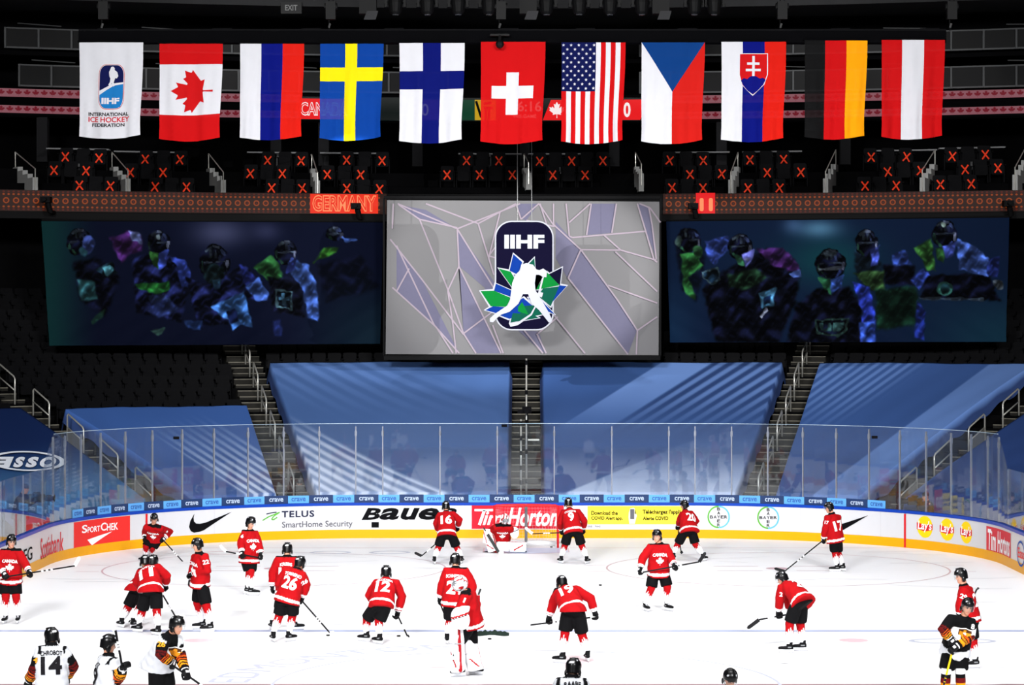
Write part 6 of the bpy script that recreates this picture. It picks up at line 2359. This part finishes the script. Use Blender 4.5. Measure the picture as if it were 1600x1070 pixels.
def stick(butt, heel, tip, label, mats=None, shaft_w=.03, tape=True, blade='black', paddle=False):
    """hockey stick from three known points; shaft, tape, blade"""
    b, h, t = (np.asarray(x, float) for x in (butt, heel, tip))
    th = thing('hockey_stick', tuple(h), label, 'hockey stick')
    ax = nrm(h - b)
    vd = np.array([0, 1., 0]); s1 = nrm(np.cross(ax, vd)); s2 = np.cross(ax, s1)
    L = np.linalg.norm(h - b)
    mb = MB()
    M = np.column_stack([ax, s1, s2])
    mb.box((b + h) / 2, (L, shaft_w, shaft_w * .7), 0, M)
    for tt in (.58, .64, .70):
        mb.box(b + ax * L * tt, (.05, shaft_w * 1.03, shaft_w * .73), 1, M)
    mb.box(b + ax * .06, (.12, shaft_w * 1.25, shaft_w), 1, M)
    if paddle:
        mb.box(h - ax * .3, (.6, .085, .026), 1, M)
    sm_ = {'black': m_stk, 'white': m_stw, 'yellow': m_sty}[mats or 'black']
    mb.build('shaft', [sm_, m_stw if (mats or 'black') == 'black' else m_stk], th)
    bl = nrm(t - h); Lb = np.linalg.norm(t - h)
    upd = -ax - bl * (-ax).dot(bl); upd = nrm(upd)
    nn = np.cross(bl, upd)
    mb = MB(); V = []
    n = 9
    hh = .037 if not paddle else .048
    for i in range(n):
        s = i / (n - 1)
        c = h + bl * Lb * s + nn * .02 * math.sin(s * 2.2) * (1)
        e = hh * (1 if s < .85 else math.sqrt(max(.05, 1 - ((s - .85) / .16) ** 2)))
        for a_, w_ in ((-1, -1), (1, -1), (1, 1), (-1, 1)):
            V.append(c + upd * a_ * e + nn * w_ * .006)
    f = [(4 * i + j, 4 * i + (j + 1) % 4, 4 * i + 4 + (j + 1) % 4, 4 * i + 4 + j) for i in range(n - 1) for j in range(4)] + [(3, 2, 1, 0), (4 * n - 4, 4 * n - 3, 4 * n - 2, 4 * n - 1)]
    mb.add(V, f)
    mb.build('blade', m_stw if blade == 'white' else m_stk, th)
    return th

# ------------------------------------------------------------------ the players (facing: 0 = towards the camera, 90 = to the right, 180 = away)
PEOPLE = {}


def add(key, **pd):
    PEOPLE[key] = person(pd)


def grip(key, b, h, t, label, hands=('WR', 'WL'), **kw):
    """stick through one or two hands; b, h, t = pixels of butt, heel, blade tip (h and t may carry 'g' = on the ice, or a depth shift)"""
    q = PEOPLE[key][1]
    A = q[hands[0]]
    xa = CX + F * A[0] / A[1]
    if len(hands) == 2 and hands[1]:
        B = q[hands[1]]
        xb = CX + F * B[0] / B[1]
        sl = (B[1] - A[1]) / (xb - xa) if abs(xb - xa) > 4 else 0
        sl = max(-.02, min(.02, sl))
    else:
        sl = 0

    def pt(v, ref):
        if len(v) == 3 and v[2] == 'g':
            return np.array(gp(v[0], v[1], .04))
        return np.array(up(v[0], v[1], ref + (v[2] if len(v) == 3 else 0)))
    Bp = pt(b, A[1] + sl * (b[0] - xa))
    Hp = pt(h, A[1] + sl * (h[0] - xa))
    Tp = pt(t, Hp[1])
    return stick(Bp, Hp, Tp, label, **kw)


# --- far row, in front of the end boards
add('p3', label='player in red number 3 jersey gliding low beside the red sports shop panel', f=-12, hf=0, hp=25, H=(241, 809), N=(239.5, 820), SL=(253, 826), SR=(227, 824), EL=(266, 831, -.1), WL=(255, 842, -.3),
    ER=(226.5, 832, -.1), WR=(225.5, 841, -.25), P=(243, 846), hip_back=-.1, KL=(238.5, 855, -.2), KR=(228, 854, -.3), AL=(236, 865, .1), AR=(228, 867, -.1), gy=873, tL=-80, tR=-80, front='canada', sleeve={'L': '3'})
grip('p3', (246, 834), (289.5, 881.5, -.5), (295.5, 883), 'long dark stick reaching right from the low gliding player at the left boards', ('WL', None))
add('p16', label='player in red number 16 jersey skating away beside the heavy slanted advert lettering', f=182, hf=186, H=(696.6, 790), N=(697, 800), SL=(685.5, 804.5), SR=(709.5, 803), EL=(681.5, 818.5), WL=(686, 832), ER=(718, 812.5), WR=(714.5, 824),
    P=(698, 836.5), KL=(685.5, 854), KR=(713, 854), AL=(678.8, 869.8), AR=(721.2, 869), tL=190, tR=170, num='16')
grip('p16', (690, 842), (658.6, 868.4), (647.6, 863.2), 'black stick trailing left of the red number 16 player', ('WL', None))
add('p9', label='player in red number 9 jersey standing wide-legged right of the goal', f=180, hf=182, H=(888, 785), N=(889.5, 795), SL=(878.5, 801), SR=(905.5, 800), EL=(875, 817), WL=(877, 829), ER=(913, 814), WR=(911.5, 828), P=(896, 832),
    KL=(883, 851), KR=(908.5, 851.5), AL=(876.8, 868.8), AR=(916.8, 869.5), tL=205, tR=155, num='9', back='COZENS')
grip('p9', (893, 831.5), (832, 833.8), (820.5, 824), 'black stick with a white taped blade held across the goal mouth', ('WL', None), blade='white')
add('p20', label='player in red number 20 jersey striding left in front of the yellow panel', f=215, hf=250, H=(1069.4, 788.6), N=(1070.5, 798), SL=(1065.5, 804), SR=(1081.5, 803), EL=(1062, 813), WL=(1059, 821.5), ER=(1088, 814), WR=(1078, 824), P=(1076.5, 832),
    KL=(1059.5, 849), KR=(1086.5, 850), AL=(1052, 864), AR=(1098.5, 865.5), tL=215, tR=140, num='20', nx=.03)
grip('p20', (1058, 815), (1064, 861), (1066, 864.5), 'short looking black stick pointing down from the striding number 20 player', ('WL', None))
add('p17', label='player in red number 17 jersey gliding left in front of the right swoosh emblem', f=232, hf=262, H=(1295.4, 791.8), N=(1299.5, 802.5), SL=(1292, 809), SR=(1311, 808), EL=(1289.5, 827), WL=(1285.5, 843), ER=(1309, 826), WR=(1290, 840), P=(1306.5, 846),
    KL=(1304.5, 862.5), KR=(1309.5, 863), AL=(1307.5, 881.5), AR=(1316, 880.5), tL=262, tR=245, num='17', nx=-.02, sleeve={'L': '17'})
grip('p17', (1296, 836), (1226, 892.3), (1210, 888), 'long black stick reaching left along the ice from the red number 17 player', ('WL', None))
add('p6', label='player in red number 6 jersey standing in profile below the green t emblem', f=38, hf=62, hp=22, H=(391.6, 815.5), N=(391, 828.5), SL=(400, 833.5), SR=(380.5, 832), EL=(404, 850), WL=(408, 867), ER=(376.5, 848.5), WR=(378, 865), P=(388.5, 878),
    KL=(392, 892), KR=(389.5, 892), AL=(393, 917), AR=(387.5, 915.5), tL=80, tR=84, front='canada', sleeve={'R': '6'})
grip('p6', (410, 872), (353, 861.5), (344, 851), 'stick with a pale curved blade held level by the red number 6 player', ('WR', 'WL'), blade='white')
# --- middle row
add('p5', label='red jersey player standing at the left edge facing the camera', f=2, hf=28, H=(18, 844), N=(17.5, 857.5), SL=(31.5, 862.5), SR=(3, 863), EL=(38.5, 880), WL=(46.5, 894), ER=(-4, 880), WR=(7.5, 897), P=(16.5, 908), KL=(25, 930), KR=(9, 930),
    AL=(28.5, 959), AR=(8.7, 959.5), tL=5, tR=-5, front='canada')
grip('p5', (-3, 903), (117, 883.8), (125, 870), 'stick with a white taped blade held level by the player at the left edge', ('WR', 'WL'), blade='white')
add('p4', label='red jersey player mostly hidden behind number 11, one leg kicked out left', f=150, hf=165, H=(239.5, 876), N=(237, 888), SL=(222, 895), SR=(250, 892), EL=(222, 910), WL=(228, 922), ER=(256, 905), WR=(252, 917), P=(217, 925), KL=(200, 949), KR=(219, 948),
    AL=(190, 966), AR=(209, 966.5), gy=979, tL=215, tR=150)
grip('p4', (240, 925), (190, 985.5), (172, 984), 'dark stick on the ice below the kicked out leg beside number 11', ('WL', None))
add('p11', label='player in red number 11 jersey bending away, left of the number 22 player', f=165, hf=188, hp=20, H=(226.7, 876.4), N=(231.5, 886), SL=(217.5, 894.5), SR=(249.5, 886.5), EL=(214, 909), WL=(221, 920), ER=(261, 900), WR=(258, 915), P=(238, 926), KL=(222.5, 953), KR=(244.8, 953),
    AL=(217, 973), AR=(246.5, 978), tL=235, tR=230, num='11', back='PERFETTI', nx=-.01)
grip('p11', (250, 922), (274, 963), (289, 962.5), 'stick with a pale blade right of the red number 11 player', ('WR', None), blade='white')
add('p22', label='player in red number 22 jersey standing in profile, face to the left', f=-72, hf=-82, H=(308.5, 849.8), N=(311, 863), SL=(321, 869.5, .02), SR=(304.5, 870.5), EL=(324.5, 891), WL=(298.5, 896.5, -.1), ER=(301.5, 890), WR=(298.5, 908, .15), P=(314, 914), KL=(322.5, 946), KR=(308.5, 942),
    AL=(327.5, 972.5), AR=(315.5, 968.5), tL=-80, tR=-80, front='canada', sleeve={'L': '22'})
add('p19', label='player in red number 19 jersey standing upright behind number 26', f=176, hf=180, H=(449, 857), N=(448.5, 869), SL=(432.5, 874), SR=(463, 874), EL=(426.5, 894), WL=(425, 919), ER=(468, 894), WR=(470, 916), P=(449, 928), KL=(437, 952), KR=(459, 952), AL=(425, 969.5), AR=(461, 970),
    tL=200, tR=110, num='19', back='KREBS')
add('p26', label='player in red number 26 jersey leaning right over his stick, back turned', f=168, hf=150, H=(469, 878.5), N=(464, 888), SL=(444, 892), SR=(474, 900), EL=(435.5, 911.5), WL=(446, 927), ER=(478.5, 914), WR=(472, 936), P=(447.5, 940.5), KL=(436.5, 961), KR=(457, 961), AL=(427, 987.5), AR=(452, 987),
    tL=200, tR=140, num='26', back='TOMASINO', sleeve={'R': '26'})
grip('p26', (466, 932), (515, 988, 'g'), (521.5, 985.5), 'black stick reaching right to a puck from the red number 26 player', ('WR', None), blade='white')
add('p12', label='player in red number 12 jersey skating away after a puck', f=172, hf=180, hp=10, H=(603.4, 893), N=(603.8, 904), SL=(585, 912), SR=(622.5, 912), EL=(577, 930), WL=(589, 945), ER=(628, 932), WR=(621, 959), P=(596, 949), KL=(573.5, 968), KR=(592, 971),
    AL=(572, 987), AR=(592.5, 991), tL=240, tR=225, num='12', back='PELLETIER')
grip('p12', (617, 952), (636.5, 993.5, 'g'), (639, 992), 'thin grey stick on the ice right of the red number 12 player', ('WR', None))
add('p2', label='x', f=176, hf=165, H=(711.4, 874), N=(712.5, 886.5), SL=(695.5, 892.5), SR=(730, 892.5), EL=(691, 914), WL=(686.7, 936.5), ER=(738.5, 914), WR=(735, 938), P=(709, 946), KL=(703.5, 968), KR=(716, 968),
    AL=(698.5, 990.5), AR=(714.5, 991), tL=185, tR=170, back='SCHNEIDER', num='21', bt=.80, nt=.5)
PEOPLE['p2'][0]['label'] = 'red jersey player with back turned, partly hidden by the standing goalie'
grip('p2', (683, 930), (704, 985), (712, 988), 'dark stick hanging down left behind the standing goalie', ('WL', None))
add('pC', label='red jersey player facing the camera, stick held level, below the yellow panel', f=8, hf=-28, hp=5, H=(1026.5, 836), N=(1030, 849), SL=(1043, 855), SR=(1013, 855.5), EL=(1048, 872), WL=(1055, 883.5), ER=(1004, 872), WR=(1000, 890), P=(1028.6, 898), KL=(1042.5, 917), KR=(1017.5, 919),
    AL=(1042.5, 940.5), AR=(1008.5, 941), tL=35, tR=20, front='canada', visor=True, tone=1.05)
grip('pC', (996, 895.5), (1092.5, 877.6), (1102.5, 862.5), 'black stick held level by the red player below the yellow panel', ('WR', 'WL'))
add('p19b', label='player in red number 19 jersey bent far forward, white bladed stick', f=172, hf=190, hp=30, H=(877.7, 909.5), N=(881.5, 918.5), SL=(869.5, 925.5), SR=(903, 921.5), EL=(864.8, 941), WL=(857.5, 966), ER=(922.5, 935), WR=(930, 959), P=(898, 957), KL=(883, 988), KR=(909, 990),
    AL=(878, 1020), AR=(917.8, 1017.5), tL=240, tR=190, num='19', nt=.66, nw=.9)
grip('p19b', (932, 963.5), (828.6, 976.3), (811, 962), 'stick with a white blade held behind the thighs of the bent number 19 player', ('WL', 'WR'), blade='white')
add('p2b', level=.12, label='player in red number 2 jersey bent over in profile, facing left', f=240, hf=262, hp=25, H=(1221.7, 902.6), N=(1226, 912), SL=(1220.5, 919), SR=(1231, 914), EL=(1218.5, 935), WL=(1216.5, 957.5), ER=(1231, 935), WR=(1234, 957), P=(1253.5, 944), hip_back=.1, KL=(1234, 974.5), KR=(1250.5, 974.5),
    AL=(1232.8, 1004.5), AR=(1253.4, 1001.5), tL=262, tR=262, num='2', nt=.62, nw=1.1, sleeve={'L': '2'})
grip('p2b', (1238, 958.5), (1186, 968), (1167.5, 981.5), 'long black curved stick pointing left from the bent number 2 player', ('WL', None))
add('p29', label='player in red number 29 jersey in profile behind the player in the black jersey', f=-98, hf=-84, H=(1501.5, 898), N=(1505.5, 914), SL=(1507, 923), SR=(1514, 922), EL=(1500.5, 944), WL=(1497.5, 962), ER=(1513, 944), WR=(1507, 962), P=(1516.5, 971), KL=(1520, 1000.5), KR=(1508, 1000.5),
    AL=(1523, 1027.5), AR=(1508, 1025), tL=-80, tR=-80, sleeve={'L': '29'}, num='29', nx=.0)
grip('p29', (1505, 966, .2), (1526, 921, .3), (1527.5, 917), 'thin dark stick sticking up behind the red number 29 player', ('WR', None))

# --- white and black team in front
add('g14', style='german_white', label='player in white number 14 jersey with black flame sleeves, back turned', f=188, hf=215, H=(80.7, 993.5), N=(80.7, 1007), SL=(60.5, 1017), SR=(102, 1018.5), EL=(54.5, 1046), WL=(43, 1066), ER=(114, 1041), WR=(103, 1060), P=(82, 1091), gy=1180,
    KL=(73, 1122), KR=(93, 1122), AL=(71, 1160), AR=(96, 1160), tL=200, tR=170, num='14', back='CHROBOT', nt=.64, bt=.875, sleeve={'L': '4'}, nw=1.0)
add('g9', style='german_white', label='player in white number 9 jersey holding a stick upright', f=118, hf=112, H=(170, 1004.5), N=(170, 1023), SL=(161, 1031), SR=(183, 1036), EL=(162, 1055), WL=(178, 1070), ER=(184.5, 1063), WR=(194, 1040, -.35), P=(166, 1103), gy=1196, KL=(158, 1140), KR=(172, 1140),
    AL=(158, 1176), AR=(176, 1176), tL=120, tR=110, num='9', back='RYZ', nt=.58, nx=-.03, sleeve={'R': '9'})
grip('g9', (193, 1052), (180.5, 984.5), (165, 967), 'upright stick with a white blade in front of the white number 9 player', ('WR', None), blade='white')
add('g26', style='german_white', label='player in white jersey gliding right, gold number 26 on the shoulder', f=58, hf=68, H=(276.2, 975), N=(268.5, 990.5), SL=(278, 999), SR=(254, 998), EL=(282, 1027), WL=(291, 1051), ER=(251, 1022), WR=(269, 1036, -.4), P=(247.5, 1044), hip_back=.05, gy=1141, KL=(262, 1075), KR=(246, 1078),
    AL=(268, 1120), AR=(238, 1120), tL=60, tR=60, front='eagle', sleeve={'R': '26'})
grip('g26', (262, 1034), (352, 1096), (366, 1094), 'stick slanting to the lower right from the white player with gold shoulder number', ('WR', 'WL'))
add('g8', style='german_black', label='player in black jersey with an eagle crest standing at the lower right', f=14, hf=8, hp=18, ht=-8, H=(1512, 945.5), N=(1506, 963.5), SL=(1519.5, 971.5), SR=(1481.5, 967.5), EL=(1515.5, 994), WL=(1491, 1012, -.4), ER=(1473.5, 984), WR=(1487, 1001, -.4), P=(1491.5, 1020), gy=1099, KL=(1500.5, 1048), KR=(1478.5, 1048),
    AL=(1501.5, 1082), AR=(1476, 1082), tL=20, tR=-10, front='eagle', sleeve={'L': '8'})
grip('g8', (1492, 1002), (1468, 1096), (1456, 1098), 'yellow and black stick held upright by the player in the black jersey', ('WR', 'WL'), mats='yellow')
add('graa', style='german_white', label='white jersey player cut off by the bottom edge, only head and shoulders showing', f=184, hf=165, hp=16, H=(896, 1043), N=(893.5, 1057), SL=(872, 1067.5), SR=(914, 1068.5), EL=(864, 1096), WL=(874, 1118), ER=(922, 1096), WR=(912, 1118), P=(893, 1145), gy=1250, KL=(882, 1185), KR=(904, 1185),
    AL=(880, 1228), AR=(906, 1228), tL=190, tR=170, back='RAABE', num='90', bt=.90, nt=.6)
add('glow', style='german_white', label='player cut off by the bottom edge, only a black helmet showing', f=12, hf=10, hp=34, H=(1141, 1058), N=(1141, 1077), SL=(1158, 1084), SR=(1124, 1084), EL=(1163, 1110), WL=(1150, 1135), ER=(1119, 1110), WR=(1132, 1135), P=(1143, 1125), gy=1196, KL=(1153, 1150), KR=(1133, 1150),
    AL=(1154, 1178), AR=(1131, 1178), tL=10, tR=-10)

# --- two goalies
add('go1', style='goalie', label='goalie in red number 1 jersey and white leg pads standing upright', f=-75, hf=-70, hp=-8, H=(719.6, 909), N=(727.5, 923), SL=(728.5, 931), SR=(738.5, 931), EL=(720.5, 949), WL=(722, 964), ER=(744, 948), WR=(742.5, 944, .1), P=(737, 976), KL=(716, 1003), KR=(736.5, 1010),
    AL=(719.6, 1040), AR=(740, 1037), tL=-62, tR=60, sleeve={'L': '1'}, bulk=1.08)
th, q = PEOPLE['go1']
leg_pad(up(712.5, 971, q['Yb'] - .18), up(717, 1050, q['Yb'] - .22), np.array([-.75, -.66, 0]), th, label='white leg pad')
leg_pad(up(732, 1000, q['Yb'] + .02), up(743, 1048, q['Yb'] - .08), np.array([.55, -.8, 0]), th, label='white and red leg pad')
mb = MB(); W = q['WL']; mb.ell(W + np.array([-.03, -.05, -.02]), [np.array([.17, 0, .03]), np.array([0, .1, 0]), np.array([-.05, 0, .21])], 18, 12, 0, C_['white'])
mb.loft([W + np.array([.06, 0, .2]), W + np.array([.02, 0, .1]), W], [np.array([1., 0, 0])] * 3, [np.array([0, 1., 0])] * 3, [.09, .11, .12], [.08, .09, .09], 14, 0, C_['white'])
V, Fc = mb.remesh(.016, 2); C = np.repeat(C_['white'][None], len(V), 0); l_ = V - W; C[(np.abs(l_[:, 2] - .05 - .3 * l_[:, 0]) < .018)] = C_['red']; C[np.abs(l_[:, 2] - .02 - .3 * l_[:, 0]) < .008] = C_['black']
MB().add(V, Fc, 0, C).build('catching_glove', m_gear, th, smooth=True, col=True)
W = q['WR']; mb = MB(); mb.loft([W + np.array([0, -.06, .17]), W + np.array([0, -.06, -.17])], [np.array([1., 0, 0])] * 2, [np.array([0, 1., 0])] * 2, [.09, .09], [.04, .04], 16, 0, C_['dred'], sq=.5)
mb.build('blocker', m_gear, th, col=True)
stick(up(751, 920, q['Yb'] + .2), up(710.5, 1026, q['Yb'] - .25), up(685.5, 1031, q['Yb'] - .25), 'goalie stick with a broad white blade held by the standing goalie', paddle=True, blade='white', mats='white')
add('go2', style='goalie', label='goalie in red jersey and white pads kneeling in front of the goal', f=8, hf=20, hp=14, H=(789, 809), N=(786, 819), SL=(799, 825), SR=(773, 824), EL=(804.5, 834, -.1), WL=(804, 832, -.35), ER=(764, 832, -.1), WR=(760.5, 837, -.3), P=(783, 845), gy=862, hip_back=-.05, KL=(786, 857, -.3), KR=(776, 859, -.3),
    AL=(812, 857, -.1), AR=(765, 858, -.1), tL=90, tR=-90, front='canada', bulk=1.05)
th, q = PEOPLE['go2']
leg_pad(up(776, 853.5, q['Yb'] - .38), up(822, 855, q['Yb'] - .36), np.array([0, -.9, .35]), th, label='white leg pad lying flat')
leg_pad(up(762, 831, q['Yb'] - .30), up(771, 861.5, q['Yb'] - .38), np.array([-.2, -.95, .1]), th, label='white leg pad standing upright')
W = q['WL']; mb = MB(); mb.ell(W + np.array([0, -.05, 0]), [np.array([.13, 0, .03]), np.array([0, .08, 0]), np.array([-.02, 0, .17])], 18, 12, 0, C_['white'])
V, Fc = mb.remesh(.014, 2); C = np.repeat(C_['white'][None], len(V), 0); l_ = V - W; C[np.abs(l_[:, 2] - .05 - .4 * l_[:, 0]) < .014] = C_['navy']
MB().add(V, Fc, 0, C).build('catching_glove', m_gear, th, smooth=True, col=True)
W = q['WR']; mb = MB(); mb.loft([W + np.array([.02, -.08, .2]), W + np.array([-.02, -.08, -.2])], [np.array([1., 0, 0])] * 2, [np.array([0, 1., 0])] * 2, [.1, .1], [.05, .05], 16, 0, C_['white'], sq=.5)
V, Fc = mb.remesh(.014, 1); C = np.repeat(C_['white'][None], len(V), 0); l_ = V - W; C[np.abs(l_[:, 0] + .05 + .3 * l_[:, 2]) < .014] = C_['red']
MB().add(V, Fc, 0, C).build('blocker', m_gear, th, smooth=True, col=True)
stick(up(755.5, 824, q['Yb'] - .45), up(779, 862.5, q['Yb'] - .62), up(787, 863.5, q['Yb'] - .62), 'goalie stick with a grey paddle in front of the kneeling goalie', paddle=True, blade='white', mats='white')

# --- camera crew behind the glass
add('s1', style='staff', label='camera operator in dark clothes behind the low glass at the left edge', f=70, hf=75, H=(40, 762), N=(36, 772), SL=(41, 777), SR=(29, 777), EL=(47, 787, -.05), WL=(53, 780, -.2), ER=(38, 790, -.2), WR=(50, 783, -.25), P=(31, 808), gy=876, KL=(32, 834), KR=(29, 834), AL=(32, 862), AR=(28, 862), num=None, tone=.8)
add('s2', style='staff', label='camera operator in dark clothes crouching at the foot of the left stairs', f=10, hf=0, H=(468, 754), N=(467, 761), SL=(474, 765), SR=(460, 765), EL=(476, 773), WL=(470, 771, -.2), ER=(458, 773), WR=(465, 771, -.2), P=(466, 789), gy=825, KL=(471, 800), KR=(462, 800), AL=(470, 815), AR=(462, 815), tone=.7)
add('s3', style='staff', label='camera operator in dark clothes behind the glass in the right corner', f=-70, hf=-75, H=(1446, 774), N=(1448, 783), SL=(1444, 788), SR=(1453, 788), EL=(1438, 797, -.1), WL=(1434, 785, -.2), ER=(1446, 798, -.1), WR=(1436, 787, -.1), P=(1449, 812), gy=852, KL=(1447, 824), KR=(1452, 824), AL=(1447, 838), AR=(1453, 838), tone=.8)
for key, dx, lab in (('s1', 1, 'dark television camera with a long lens behind the low glass at the left edge'), ('s3', -1, 'dark television camera with a bronze lens behind the glass in the right corner'), ('s2', 0, 'small dark camera held at the foot of the left stairs')):
    q = PEOPLE[key][1]
    c = (q['WL'] + q['WR']) / 2 + np.array([.1 * dx, -.1 if dx == 0 else 0, .06])
    th = thing('television_camera', tuple(c), lab, 'camera')
    ax = np.array([dx, 0, 0]) if dx else np.array([0, -1., 0])
    sd = np.array([0, 1., 0]) if dx else np.array([1., 0, 0])
    M = np.column_stack([ax, sd, [0, 0, 1.]])
    mb = MB(); mb.box(c, (.42, .16, .22), 0, M); mb.box(c + np.array([0, 0, .14]), (.2, .05, .05), 0, M); mb.build('camera_body', m_box, th)
    mb = MB(); mb.tube([c + ax * .2, c + ax * .3, c + ax * .5], [.07, .085, .1], 14); mb.build('lens', mat('lens_bronze', (44, 34, 24), rough=.3, metal=.5), th, smooth=False)
